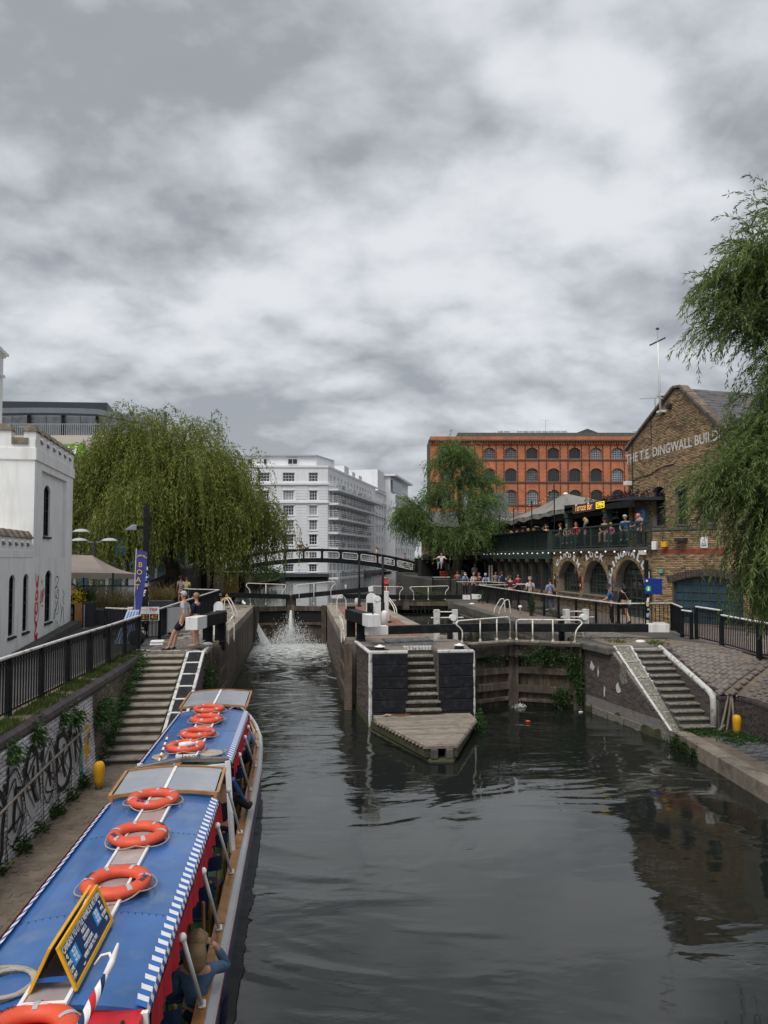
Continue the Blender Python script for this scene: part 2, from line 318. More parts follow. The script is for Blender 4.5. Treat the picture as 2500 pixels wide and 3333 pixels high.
def spline(pts, n=6):
 """Catmull-Rom through points of any dimension"""
 P = [np.array(p, float) for p in pts]; out = []
 for i in range(len(P)-1):
  p0, p1, p2, p3 = P[max(i-1, 0)], P[i], P[i+1], P[min(i+2, len(P)-1)]
  for t in np.linspace(0, 1, n, endpoint=False):
   out.append(.5*(2*p1+(p2-p0)*t+(2*p0-5*p1+4*p2-p3)*t*t+(3*p1-p0-3*p2+p3)*t**3))
 out.append(P[-1]); return out
# --- walls with openings
def arch_top(o, s):
 """height of an opening's head at u=s; opening = (u0,u1,v0,v1,rise)"""
 u0, u1, v0, v1, rise = o
 if rise <= 0: return v1
 h = (u1-u0)/2; x = (s-(u0+u1)/2)/h
 if rise >= h*.98: return v1-rise+rise*math.sqrt(max(0, 1-x*x))
 rad = (h*h+rise*rise)/(2*rise); return v1-rad+math.sqrt(max(rad*rad-(x*h)**2, 0))
def facade(mb, O, U, N, W, H, openings, depth=.2, V=(0, 0, 1), seg=10):
 O, U, N, V = map(Vector, (O, U, N, V))
 P = lambda a, b, d=0: O+U*a+V*b-N*d
 us = sorted({0, W, *[x for o in openings for x in o[:2]]}); vs_ = sorted({0, H, *[x for o in openings for x in o[2:4]]})
 for i in range(len(us)-1):
  for j in range(len(vs_)-1):
   a, b, c, d = us[i], us[i+1], vs_[j], vs_[j+1]; m = ((a+b)/2, (c+d)/2)
   if any(o[0] < m[0] < o[1] and o[2] < m[1] < o[3] for o in openings): continue
   mb.quad(P(a, c), P(b, c), P(b, d), P(a, d))
 for o in openings:
  u0, u1, v0, v1, rise = o; n = seg if rise > 0 else 1
  xs = [u0+(u1-u0)*k/n for k in range(n+1)]; ys = [arch_top(o, x) for x in xs]
  for k in range(n):
   if rise > 0: mb.quad(P(xs[k], ys[k]), P(xs[k+1], ys[k+1]), P(xs[k+1], v1), P(xs[k], v1))
   mb.quad(P(xs[k], ys[k]), P(xs[k+1], ys[k+1]), P(xs[k+1], ys[k+1], depth), P(xs[k], ys[k], depth))
  for x, y in ((u0, ys[0]), (u1, ys[-1])): mb.quad(P(x, v0), P(x, y), P(x, y, depth), P(x, v0, depth))
  mb.quad(P(u0, v0), P(u1, v0), P(u1, v0, depth), P(u0, v0, depth))
_unit = {}
def unit_brick(m):
 if m not in _unit:
  b = MB(); b.add([(-.5, 0, -.5), (.5, 0, -.5), (.5, 0, .5), (-.5, 0, .5), (-.47, 1, -.44), (.47, 1, -.44), (.47, 1, .44), (-.47, 1, .44)],
      [(0, 1, 5, 4), (1, 2, 6, 5), (2, 3, 7, 6), (3, 0, 4, 7), (4, 5, 6, 7)])
  _unit[m] = b.mesh('brick', m)
 return _unit[m]
def bricks(parent, m, O, U, N, W, H, V=(0, 0, 1), keep=None, openings=(), L=.225, h=.075, gap=.011, proud=.014, cap=300, name='brick', rag=.35, near=None, world=True, jit=.0):
 """running-bond pieces proud of a wall face; the ones nearest the camera are objects, the rest one 'stuff' part"""
 O, U, N, V = map(Vector, (O, U, N, V)); items = []
 def inside(a, b):
  if keep and not keep(a, b): return False
  return not any(o[0]-.005 < a < o[1]+.005 and o[2]-.01 < b < arch_top(o, min(max(a, o[0]), o[1]))+.01 for o in openings)
 rows = int(H/h)
 for r in range(rows):
  y = (r+.5)*h; x0 = -(r % 2)*L/2
  for k in range(int(W/L)+2):
   a, b = max(x0+k*L, 0), min(x0+(k+1)*L, W)
   if b-a < .04: continue
   ss = [a+(b-a)*(t+.5)/7 for t in range(7)]; ok = [inside(q, y-h*.3) and inside(q, y+h*.3) for q in ss]
   if not any(ok): continue
   i0 = ok.index(True); i1 = i0
   while i1+1 < 7 and ok[i1+1]: i1 += 1
   aa = a if i0 == 0 else a+(b-a)*i0/7; b2 = b if i1 == 6 else a+(b-a)*(i1+1)/7
   if b2-aa < .05: continue
   p = proud*(1-rag+2*rag*rnd.random())
   items.append(((aa+b2)/2, y, b2-aa-gap, h-gap, p))
 eye = Vector(near or (0, 0, 2.8))
 items.sort(key=lambda t: (O+U*t[0]+V*t[1]-eye).length)
 me = unit_brick(m); rot = Matrix((U, N, V)).transposed().to_4x4()
 pinv = (Matrix.Translation(parent.location) @ parent.rotation_euler.to_matrix().to_4x4()).inverted() if world else Matrix()
 for (u, v, w, hh, p) in items[:cap]:
  o = bpy.data.objects.new(name, me); C.objects.link(o); o.parent = parent
  o.matrix_local = pinv @ (Matrix.Translation(O+U*u+V*v) @ rot @ Matrix.Diagonal((w, p, hh, 1)))
 rest = items[cap:]
 if rest:
  q = np.array([[-.5, 0, -.5], [.5, 0, -.5], [.5, 0, .5], [-.5, 0, .5], [-.47, 1, -.44], [.47, 1, -.44], [.47, 1, .44], [-.47, 1, .44]])
  T = np.array([(t[0], t[1], t[2], t[3], t[4]) for t in rest]); n = len(T)
  A = (T[:, None, 0]+q[None, :, 0]*T[:, None, 2]); B = (T[:, None, 1]+q[None, :, 2]*T[:, None, 3]); D = q[None, :, 1]*T[:, None, 4]
  X = np.array(O)+A[..., None]*np.array(U)+B[..., None]*np.array(V)+D[..., None]*np.array(N)
  F = np.array([(0, 1, 5, 4), (1, 2, 6, 5), (2, 3, 7, 6), (3, 0, 4, 7), (4, 5, 6, 7)])
  o = link('brickwork' if name == 'brick' else name+'_field', npmesh(name+'s', X.reshape(-1, 3), (F[None]+8*np.arange(n)[:, None, None]).reshape(-1, 4), m), None, kind='stuff')
  if world: wpar(o, parent)
  else: o.parent = parent
def npmesh(name, V, F, m, smooth=False):
 me = bpy.data.meshes.new(name); V = np.asarray(V, np.float32); F = np.asarray(F, np.int32); k = F.shape[1]
 me.vertices.add(len(V)); me.vertices.foreach_set('co', V.ravel()); me.loops.add(F.size); me.loops.foreach_set('vertex_index', F.ravel())
 me.polygons.add(len(F)); me.polygons.foreach_set('loop_start', np.arange(len(F), dtype=np.int32)*k)
 if smooth: me.polygons.foreach_set('use_smooth', np.ones(len(F), bool))
 me.materials.append(MT[m] if isinstance(m, str) else m); me.update(calc_edges=True); return me
def leaves(name, P, D, L, W, m, parent=None, kind=None, rng=None):
 """P points, D directions (n,3), L lengths, W widths -> one diamond leaf each"""
 rng = rng or np.random.default_rng(3); n = len(P); D = D/np.linalg.norm(D, axis=1, keepdims=True)
 S = np.cross(D, rng.normal(size=(n, 3))); S /= np.linalg.norm(S, axis=1, keepdims=True)+1e-9
 L = np.broadcast_to(L, (n,))[:, None]; W = np.broadcast_to(W, (n,))[:, None]
 V = np.stack([P, P+D*L*.4+S*W/2, P+D*L, P+D*L*.4-S*W/2], 1).reshape(-1, 3)
 F = np.arange(4*n).reshape(-1, 4)
 o = link(name, npmesh(name, V, F, m), None, kind=kind)
 if parent is not None: wpar(o, parent)
 return o

# ------------------------------------------------------------------ people
def skin_mesh(name, J, E, rad, m, root, sub=1):
 ks = list(J); me = bpy.data.meshes.new(name); me.from_pydata([tuple(J[k]) for k in ks], [(ks.index(a), ks.index(b)) for a, b in E], [])
 o = bpy.data.objects.new(name, me); md = o.modifiers.new('skin', 'SKIN'); md.use_smooth_shade = True; md.branch_smoothing = .6
 sv = me.skin_vertices[0].data
 for i, k in enumerate(ks):
  r = rad[k]; sv[i].radius = r if isinstance(r, tuple) else (r, r); sv[i].use_root = (k == root)
 sb = o.modifiers.new('smooth', 'SUBSURF'); sb.levels = sub; sb.render_levels = sub
 out = baked(o); bpy.data.objects.remove(o); out.name = name; out.materials.clear(); out.materials.append(MT[m] if isinstance(m, str) else m); return out

HAIR = {k: mat('hair_'+k, c, .6, .25, 9, bump=.5, bscale=60) for k, c in dict(brown=(.07, .04, .022), black=(.012, .01, .01), grey=(.42, .41, .39), blonde=(.45, .30, .13), ginger=(.20, .06, .02), fair=(.26, .17, .085), pink=(.60, .16, .17)).items()}
CL = {}
def cloth(c):
 if isinstance(c, str): return c
 k = tuple(c)
 if k not in CL: CL[k] = mat('cloth', k, .9, .2, 9, bump=.8, bscale=8)
 return CL[k]
def joints(h=1.72, pose='stand', arms='down', lean=0., twist=0., stride=.0, W=1.0):
 J = dict(pelvis=(0, 0, .96), spine=(0, .0, 1.14), chest=(0, .0, 1.33), neck=(0, -.005, 1.475), chin=(0, .02, 1.555), head=(0, .03, 1.63), crown=(0, .015, 1.72))
 for s, q in ((-1, 'l'), (1, 'r')):
  J.update({'sh'+q: (s*.175*W, 0, 1.40), 'el'+q: (s*.235*W, -.03, 1.12), 'wr'+q: (s*.235*W, .06, .89), 'ha'+q: (s*.225*W, .09, .81),
                  'hip'+q: (s*.095, 0, .90), 'kn'+q: (s*.105, .03, .50), 'an'+q: (s*.11, -.02, .085), 'to'+q: (s*.125, .14, .035)})
 if stride:
  for s, q in ((-1, 'l'), (1, 'r')):
   d = stride*s; J['kn'+q] = (s*.1, .06+d*.55, .50); J['an'+q] = (s*.1, d-.03, .10 if d > 0 else .16); J['to'+q] = (s*.11, d+.12, .05 if d > 0 else .06)
 if pose == 'sit':
  for q, s in (('l', -1), ('r', 1)):
   J['hip'+q] = (s*.1, .02, .92); J['kn'+q] = (s*.14, .43, .94); J['an'+q] = (s*.13, .42, .53); J['to'+q] = (s*.14, .58, .48)
 def arm(q, s, mode):
  if mode == 'rail': J['el'+q] = (s*.24, .16, 1.16); J['wr'+q] = (s*.15, .38, 1.10); J['ha'+q] = (s*.10, .46, 1.10)
  elif mode == 'hold': J['el'+q] = (s*.25, .0, 1.12); J['wr'+q] = (s*.14, .22, 1.12); J['ha'+q] = (s*.08, .29, 1.17)
  elif mode == 'phone': J['el'+q] = (s*.23, .12, 1.17); J['wr'+q] = (s*.10, .30, 1.33); J['ha'+q] = (s*.06, .34, 1.41)
  elif mode == 'hip': J['el'+q] = (s*.38, -.06, 1.16); J['wr'+q] = (s*.22, .04, 1.02); J['ha'+q] = (s*.15, .07, 1.0)
  elif mode == 'out': J['el'+q] = (s*.38, .12, 1.26); J['wr'+q] = (s*.52, .30, 1.22); J['ha'+q] = (s*.55, .37, 1.22)
  elif mode == 'lap': J['el'+q] = (s*.24, .03, 1.14); J['wr'+q] = (s*.12, .24, 1.04); J['ha'+q] = (s*.07, .31, 1.02)
  elif mode == 'face': J['el'+q] = (s*.24, .28, 1.26); J['wr'+q] = (s*.12, .22, 1.44); J['ha'+q] = (s*.08, .17, 1.54)
 if isinstance(arms, str): arms = (arms, arms)
 arm('l', -1, arms[0]); arm('r', 1, arms[1])
 J = {k: Vector(v)*(h/1.74) for k, v in J.items()}
 if lean:
  pz = J['pelvis'].z; m = Matrix.Rotation(-lean, 3, 'X')
  for k in J:
   if k in ('spine', 'chest', 'neck', 'chin', 'head', 'crown') or k[:2] in ('sh', 'el', 'wr', 'ha'):
    v = J[k]-Vector((0, 0, pz)); J[k] = m @ v+Vector((0, 0, pz))
 if pose == 'sit':
  dz = J['pelvis'].z-.53*h/1.74
  for k in J: J[k] = J[k]-Vector((0, 0, dz-.03))
  for q in 'lr':
   J['an'+q].z = max(J['an'+q].z, .09); J['to'+q].z = .04
 return J
def person(label, loc, rz, h=1.72, top=(.2, .2, .2), bottom=(.03, .035, .05), skin='skin', hair='brown', long=False, legs='long', sleeves='short', pose='stand', arms='down', lean=0., stride=0., hat=None, bag=None, shoes=(.03, .03, .03), group=None, J=None, turn=0., detail=False, dress=None, W=1.0, low=False, bald=False, edit=None, glasses=False, cut=None):
 t = thing('person', label, 'person', loc, rz, group); J = J or joints(h, pose, arms, lean, 0, stride, W)
 if edit:
  for k, v in edit.items(): J[k] = Vector(v)
 k_ = h/1.74; r = lambda a: a*k_
 E = [('pelvis', 'spine'), ('spine', 'chest'), ('chest', 'neck'), ('neck', 'chin'), ('chin', 'head'), ('head', 'crown')]
 for q in 'lr': E += [('chest', 'sh'+q), ('sh'+q, 'el'+q), ('el'+q, 'wr'+q), ('wr'+q, 'ha'+q), ('pelvis', 'hip'+q), ('hip'+q, 'kn'+q), ('kn'+q, 'an'+q), ('an'+q, 'to'+q)]
 rad = dict(pelvis=(.135*W, .10), spine=(.125*W, .09), chest=(.14*W, .10), neck=.052, chin=.066, head=.094, crown=.05)
 for q in 'lr': rad.update({'sh'+q: .058*W, 'el'+q: .042, 'wr'+q: .03, 'ha'+q: .036, 'hip'+q: .085*W, 'kn'+q: .058, 'an'+q: .04, 'to'+q: .036})
 R_ = {a: tuple(r(x) for x in b) if isinstance(b, tuple) else r(b) for a, b in rad.items()}
 body = skin_mesh('body', J, E, R_, skin, 'pelvis')
 bm = bmesh.new(); bm.from_mesh(body)
 fm = MB()
 for q, s in (('l', -1), ('r', 1)):                                   # four fingers and a thumb on each hand
  d = (J['ha'+q]-J['wr'+q]).normalized(); side = d.cross(Vector((s, 0, .3))).normalized(); nrm = d.cross(side)
  for i, ln in enumerate((.066, .078, .072, .056)):
   a = J['ha'+q]+side*r(.017*(i-1.5))+d*r(.015); b = a+d*r(ln*.55); c = b+(d*.75+nrm*.55*s).normalized()*r(ln*.5); fm.tube([a, b, c], 0, 5, rad=[r(.0095), r(.0085), r(.006)])
  a = J['ha'+q]-side*r(.024)-d*r(.02); b = a+(d*.6-side*.7).normalized()*r(.032); fm.tube([a, b, b+d*r(.028)], 0, 5, rad=[r(.0105), r(.0095), r(.007)])
 hd = J['head']; fr = Matrix.Rotation(turn, 3, 'Z'); up_ = (J['crown']-J['chin']).normalized(); F = (fr @ Vector((0, 1, 0))); F = (F-up_*F.dot(up_)).normalized(); S = F.cross(up_)
 fm.tube([hd+F*r(.085)+up_*r(.012), hd+F*r(.108)-up_*r(.022), hd+F*r(.092)-up_*r(.03)], 0, 5, rad=[r(.008), r(.013), r(.012)])      # nose
 for s in (-1, 1): fm.ball(hd+S*s*r(.094)-up_*r(.005), r(.022), sx=.5, n=6, k=5)                                                    # ears
 me2 = fm.mesh('x', None); bm.from_mesh(me2); bm.to_mesh(body); bm.free(); bpy.data.meshes.remove(me2)
 body.polygons.foreach_set('use_smooth', [True]*len(body.polygons)); link('body', body, t)
 if detail:
  e = MB()
  for s in (-1, 1): e.ball(hd+F*r(.086)+S*s*r(.034)+up_*r(.012), r(.011), n=6, k=5)
  e.build('eyes', 'letterblack', t); MB().tube([hd+F*r(.083)+S*r(x)-up_*r(.055-.004*abs(x)/.02) for x in (-.024, 0, .024)], r(.006), 5).build('mouth', mat('lips', (.38, .13, .11), .5), t)
 if glasses:
  e = MB()
  for s in (-1, 1): e.ball(hd+F*r(.092)+S*s*r(.036)+up_*r(.014), r(.027), sx=1, sy=.45, sz=.8, n=8, k=5).beam(hd+F*r(.09)+S*s*r(.06)+up_*r(.016), hd+S*s*r(.098)+up_*r(.01), r(.008), r(.012))
  e.build('sunglasses', 'letterblack', t)
 g = .014
 # shirt
 if cut != 'none':
  JS = {k: J[k] for k in ('pelvis', 'spine', 'chest', 'shl', 'shr', 'ell', 'elr', 'wrl', 'wrr')}; JS['pelvis'] = J['pelvis'].lerp(J['spine'], .1); JS['nk'] = J['chest'].lerp(J['neck'], .72)
  ES = [('pelvis', 'spine'), ('spine', 'chest'), ('chest', 'nk'), ('chest', 'shl'), ('chest', 'shr')]
  RS = dict(pelvis=(r(.152*W), r(.122)), spine=(r(.146*W), r(.112)), chest=(r(.158*W), r(.120)), nk=r(.066), shl=r(.080*W), shr=r(.080*W), ell=r(.058), elr=r(.058), wrl=r(.044), wrr=r(.044))
  for q in 'lr':
   if sleeves == 'none': continue
   if sleeves == 'short': JS['el'+q] = J['sh'+q].lerp(J['el'+q], .78); RS['el'+q] = r(.068)
   ES.append(('sh'+q, 'el'+q))
   if sleeves == 'long': ES.append(('el'+q, 'wr'+q))
  used = {x for e in ES for x in e}
  link('shirt' if not dress else 'dress', skin_mesh('shirt', {k: v for k, v in JS.items() if k in used}, ES, RS, cloth(top), 'chest'), t)
 # trousers, shorts or skirt
 if not low:
  JT = {'pelvis': J['pelvis'].lerp(J['spine'], .25), 'p2': J['pelvis']-Vector((0, 0, r(.02))), **{a+q: J[a+q] for a in ('hip', 'kn', 'an') for q in 'lr'}}; ET = [('pelvis', 'p2')]
  RT = dict(pelvis=(r(.146*W), r(.112)), p2=(r(.15*W), r(.122)))
  for q in 'lr':
   JT['kn'+q] = J['kn'+q] if legs == 'long' else J['hip'+q].lerp(J['kn'+q], .8 if legs == 'short' else .55); ET += [('p2', 'hip'+q), ('hip'+q, 'kn'+q)]
   RT.update({'hip'+q: r(.104*W), 'kn'+q: r(.076 if legs == 'long' else .104), 'an'+q: r(.062)})
   if legs == 'long': JT['an'+q] = J['an'+q]+Vector((0, 0, r(.02))); ET.append(('kn'+q, 'an'+q))
  used = {x for e in ET for x in e}
  link('trousers' if legs == 'long' else 'shorts', skin_mesh('trousers', {k: v for k, v in JT.items() if k in used}, ET, RT, cloth(bottom), 'p2'), t)
  for q in 'lr':
   a = J['an'+q]; b = J['to'+q]; d = (b-a).normalized(); MB().tube([a-d*r(.05)-Vector((0, 0, r(.03))), a.lerp(b, .4)-Vector((0, 0, r(.02))), b+d*r(.01), b+d*r(.07)], 0, 7, rad=[r(.043), r(.05), r(.047), r(.025)]).build('shoe', cloth(shoes), t, smooth=True)
 # hair, hat
 if not bald:
  hm = MB(); c = hd+up_*r(.022)-F*r(.016)
  def hp(a, b):
   th = PI*b*.60; ph = 2*PI*a; d = S*math.cos(ph)*math.sin(th)+F*math.sin(ph)*math.sin(th)+up_*math.cos(th)
   dn = max(0, math.sin(ph))*max(0, b-.52)*1.0
   k = .108+.006*math.sin(9*ph+5*b)
   q = c+d*r(k); return q+up_*r(dn*.16)-F*r(dn*.02)
  hm.sheet(hp, 14, 7)
  if long: hm.tube([c-F*r(.05), c-F*r(.085)-up_*r(.09), c-F*r(.095)-up_*r(.17), c-F*r(.07)-up_*r(.25)], 0, 9, rad=[r(.09), r(.115), r(.12), r(.07)])
  hm.build('hair', HAIR[hair], t, smooth=True)
 if hat:
  c = hd+up_*r(.055)-F*r(.008); q = MB(); col, kind = hat
  ax = Matrix((S, F, up_)).transposed(); hb = MB().lathe([(.104, -.01), (.108, .03), (.095, .075), (.05, .098), (.001, .10)], n=12) if kind == 'cap' else MB().lathe([(.19, -.012), (.185, .0), (.112, .006), (.108, .05), (.09, .09), (.001, .10)], n=14)
  if kind == 'cap': hb.hexa([(-.07, .08, -.008), (.07, .08, -.008), (.05, .19, -.02), (-.05, .19, -.02)], [(-.07, .08, .008), (.07, .08, .008), (.05, .19, -.008), (-.05, .19, -.008)])
  q.add([c+ax @ (Vector(v)*k_) for v in hb.v], hb.f); q.build('hat', cloth(col), t, smooth=True)
 if bag == 'backpack' or (isinstance(bag, tuple) and bag[0] == 'backpack'):
  col = bag[1] if isinstance(bag, tuple) else (.03, .03, .04); c = J['chest'].lerp(J['spine'], .4)-Vector((0, r(.2), 0)); b = MB().box(c, (r(.3), r(.16), r(.42)))
  for s in (-1, 1): b.tube([c+Vector((s*r(.1), r(.06), r(.2))), J['chest']+Vector((s*r(.11), r(.0), r(.13))), J['chest']+Vector((s*r(.12), r(.125), r(.02))), J['spine']+Vector((s*r(.14), r(.06), r(.0)))], r(.017), 5)
  o = b.build('backpack', cloth(col), t, bevel=r(.04))
 elif isinstance(bag, tuple):
  col = bag[1]; s = bag[2]; c = J['pelvis']+Vector((s*r(.22), -r(.02), -r(.02))); b = MB().box(c, (r(.1), r(.26), r(.22))).tube([c+Vector((0, -.03, r(.1))), J['chest']+Vector((-s*r(.06), -r(.135), r(.02))), J['shl' if s > 0 else 'shr']+Vector((s*r(.06), 0, r(.075))), J['chest']+Vector((s*r(.0), r(.13), -r(.04))), c+Vector((0, .06, r(.1)))], r(.013), 5)
  b.build('shoulder_bag', cloth(col), t)
 return t
# ================================================================== GROUND AND WATER
ZW, ZU, ZC, ZQ = -2.2, -.3, -.5, -1.85        # lower pool, upper pound, right chamber, quays
g = MB()
def flat(poly, z=0): g.quad(*[(x, y, z) for x, y in poly])
flat([(-2500, -200), (-4.75, -200), (-4.75, 22.25), (-4.75, 44), (-2500, 44)])
flat([(-4.75, 22.25), (-2.75, 22.25), (-2.75, 44), (-4.75, 44)])
flat([(-2500, 44), (-2.75, 44), (-5, 47), (-5.2, 60), (-6.3, 76), (-3.2, 92), (-2.4, 109), (-2500, 109)])
flat([(-2500, 109), (3.9, 109), (3.9, 110.2), (15.5, 143), (60, 260), (60, 3000), (-2500, 3000)])
flat([(9.25, 24), (9.25, 46), (9.7, 52), (9.4, 60), (10.5, 75), (18, 95), (30, 140), (70, 260), (70, 3000), (2500, 3000), (2500, 24)])
flat([(9.25, 24), (9.6, 22), (13.15, 22), (13.3, 24)]); flat([(13.3, 24), (13.15, 22), (13.0, 19.6), (13.2, 15.4), (14.4, -200), (2500, -200), (2500, 24)])
g.build('ground', 'asphalt', kind='structure')
def water_mat(name, col, foam=False, calm=1.0):
 m = bpy.data.materials.new(name); m.use_nodes = True; nt = m.node_tree; n = nt.nodes; L = nt.links.new; bs = n['Principled BSDF']
 tc = n.new('ShaderNodeTexCoord'); sp = n.new('ShaderNodeSeparateXYZ'); L(tc.outputs['Object'], sp.inputs[0])
 def M(op, a, b=None, c=None):
  o = n.new('ShaderNodeMath'); o.operation = op
  for i, v in enumerate((a, b, c)):
   if v is None: continue
   if isinstance(v, (int, float)): o.inputs[i].default_value = v
   else: L(v, o.inputs[i])
  return o.outputs[0]
 def rng(s, a, b, lo, hi):
  r = n.new('ShaderNodeMapRange'); r.interpolation_type = 'SMOOTHSTEP'; L(s, r.inputs[0])
  for i, v in enumerate((a, b, lo, hi)): r.inputs[i+1].default_value = v
  return r.outputs[0]
 def noise(s, sc3, d=4, ro=.5, dist=0.):
  mp = n.new('ShaderNodeMapping'); L(tc.outputs['Object'], mp.inputs[0]); mp.inputs['Scale'].default_value = sc3
  t = n.new('ShaderNodeTexNoise'); L(mp.outputs[0], t.inputs['Vector']); t.inputs['Scale'].default_value = s; t.inputs['Detail'].default_value = d; t.inputs['Roughness'].default_value = ro; t.inputs['Distortion'].default_value = dist
  return t.outputs[0]
 bs.inputs['Roughness'].default_value = .035; bs.inputs['IOR'].default_value = 1.33; bs.inputs['Specular IOR Level'].default_value = .95
 h1 = noise(1.5, (.55, 1.5, 1), 3, .45, .6); h2 = noise(5.5, (.6, 1.5, 1), 3, .5, .4); h3 = noise(.45, (1, 1.2, 1), 2, .5, .3)
 if foam:
  X, Y = sp.outputs[0], sp.outputs[1]
  chan = M('MULTIPLY', rng(X, 1.0, 4.5, 1, .0), rng(Y, 8, 34, .16, 1.0))          # churned stream that leaves the lock on the left
  right = M('MULTIPLY', rng(X, 3.5, 6.5, 0, 1), rng(Y, 12, 19, .06, .3))
  amp = M('ADD', M('MAXIMUM', chan, right), .04)
  hh = M('ADD', M('MULTIPLY', h1, .9), M('ADD', M('MULTIPLY', h2, .20), M('MULTIPLY', h3, 1.2)))
  patch = rng(noise(.22, (1, 1.6, 1), 3, .6, .8), .40, .62, .25, 1.35); hgt = M('MULTIPLY', hh, M('MULTIPLY', amp, patch))
  near = M('MULTIPLY', rng(X, 1.3, 1.9, 1, 0), rng(Y, 27, 42.5, 0, 1))
  fn = noise(3.2, (.8, 1.5, 1), 8, .68, 1.2)
  fm = rng(M('ADD', fn, M('MULTIPLY', near, .30)), .71, .82, 0, 1); fm = M('MULTIPLY', fm, rng(near, .02, .25, 0, .95))
  arc = n.new('ShaderNodeTexNoise'); mp = n.new('ShaderNodeMapping'); L(tc.outputs['Object'], mp.inputs[0]); mp.inputs['Scale'].default_value = (.5, 2.2, 1); mp.inputs['Rotation'].default_value = (0, 0, R(18))
  L(mp.outputs[0], arc.inputs['Vector']); arc.inputs['Scale'].default_value = 1.3; arc.inputs['Detail'].default_value = 9; arc.inputs['Roughness'].default_value = .7; arc.inputs['Distortion'].default_value = 1.5
  sc2 = M('MULTIPLY', rng(arc.outputs[0], .60, .74, 0, .22), right); fm = M('MAXIMUM', fm, sc2)
  mx = n.new('ShaderNodeMix'); mx.data_type = 'RGBA'; L(fm, mx.inputs[0]); mx.inputs[6].default_value = (*col, 1); mx.inputs[7].default_value = (.62, .64, .62, 1); L(mx.outputs[2], bs.inputs['Base Color'])
  L(rng(fm, 0, 1, .035, .7), bs.inputs['Roughness'])
 else:
  bs.inputs['Base Color'].default_value = (*col, 1)
  hgt = M('MULTIPLY', M('ADD', h1, M('MULTIPLY', h2, .3)), .12*calm)
 bp = n.new('ShaderNodeBump'); bp.inputs['Strength'].default_value = 1.0; bp.inputs['Distance'].default_value = .058; L(hgt, bp.inputs['Height']); L(bp.outputs[0], bs.inputs['Normal'])
 return m
MT['water'] = water_mat('canal_water', (.011, .0135, .0115), True); MT['water2'] = water_mat('still_water', (.012, .016, .012), False, 1.0)
MB().quad((-3.4, -60, ZW), (14.5, -60, ZW), (14.5, 44.2, ZW), (-3.4, 44.2, ZW)).build('water', 'water', kind='structure')
MB().quad((4.5, 24.2, ZC), (9.6, 24.2, ZC), (9.6, 46.5, ZC), (4.5, 46.5, ZC)).build('chamber_water', 'water2', kind='structure')
MB().quad((-12, 43.6, ZU), (10.5, 43.6, ZU), (80, 260, ZU), (-12, 260, ZU)).build('upper_water', 'water2', kind='structure')

# ================================================================== LOCK WALLS
def coping(parent, a, b, w, n, side, z0=-.32, z1=.03, m='stone', name='coping_stone'):
 """coping stones in a row from a to b (x,y), each a little uneven, reaching w towards `side` (+1 left of the direction)"""
 a, b = Vector(a), Vector(b); d = (b-a); l = d.length/n; u = d.normalized(); s = Vector((-u.y, u.x))*side
 for i in range(n):
  p = a+u*(l*i+.006); q = a+u*(l*(i+1)-.006); k = .012*rnd.random(); e = .012*rnd.random()
  c = [p-s*e, q-s*e, q+s*w, p+s*w]
  o = MB().hexa([(x, y, z0) for x, y in c], [(x, y, z1+k) for x, y in c]).build(name, m, bevel=.02); wpar(o, parent)
lw = MB()
lw.bb(-3.3, 24.2, -3.2, -2.72, 44, -.30)                        # left chamber wall
lw.bb(-3.3, 17.4, -3.2, -2.90, 23.6, -1.88).bb(-3.3, 23.5, -3.2, -2.78, 24.2, -.02)
left_wall = lw.build('lock_wall', 'wetwood', kind='structure'); left_wall['label'] = 'dark wet left wall of the left lock chamber'
coping(left_wall, (-2.70, 24.25), (-2.70, 43.6), .62, 14, 1)
f = MB(); 
for i in range(11):                                             # fender planks down the chamber side
 y = 24.5+i*1.7; o = MB().bb(-2.72, y, -3, -2.66+.02*rnd.random(), y+1.66, -.34).build('fender_plank', 'wetwood'); wpar(o, left_wall)
# island between the chambers
isl = MB()
isl.prism([(2.06, 21.93), (3.17, 21.93), (3.22, 23.05), (4.10, 23.05), (4.10, 21.93), (5.17, 21.95), (5.4, 24.5), (5.4, 26.6), (4.98, 26.8), (4.45, 46.3), (1.62, 46.3), (1.52, 43.4), (1.52, 25.6), (1.86, 25.3), (1.86, 24.6)], -3.2, -.02)
island = isl.build('lock_island', 'mortar', kind='structure'); island['label'] = 'paved island between the two lock chambers'
# black painted front faces of big coursed stone
for x0, x1 in ((2.05, 3.17), (4.10, 5.17)):
 zs = [-2.30, -1.78, -1.42, -1.08, -.74, -.39, -.05]
 for j in range(6):
  o = MB().bb(x0, 21.86-.01*rnd.random(), zs[j]+.006, x1, 21.94, zs[j+1]-.006).build('black_stone_course', 'tarblack', bevel=.015); wpar(o, island)
 o = MB().bb(x0-.02, 21.85, -.05, x1+.005, 22.0, .035).build('white_edge', 'worn', bevel=.02); wpar(o, island)
# white painted arrises and the brick flank on the left
o = MB().tube([(2.05, 21.88, z) for z in np.linspace(-2.25, 0, 12)], .05, 6, rad=[.05+.02*rnd.random() for _ in range(12)]).build('white_edge', 'worn'); wpar(o, island)
o = MB().tube([(5.18, 21.88, z) for z in np.linspace(-2.25, 0, 14)], .03, 6, rad=[.022+.02*rnd.random() for _ in range(14)]).build('white_edge', 'worn'); wpar(o, island)
o = MB().beam((2.02, 21.9, .0), (1.83, 24.7, .0), .12, .07).build('white_edge', 'worn', bevel=.02); wpar(o, island)
dL = (Vector((1.86, 24.6, 0))-Vector((2.06, 21.93, 0))); 
bricks(island, 'engine', (2.06, 21.93, -2.25), dL.normalized(), (-1, -.075, 0), 2.6, 2.15, cap=300, proud=.02)
bricks(island, 'engine', (4.10, 23.05, -1.85), (0, -1, 0), (-1, 0, 0), 1.05, 1.8, cap=80)
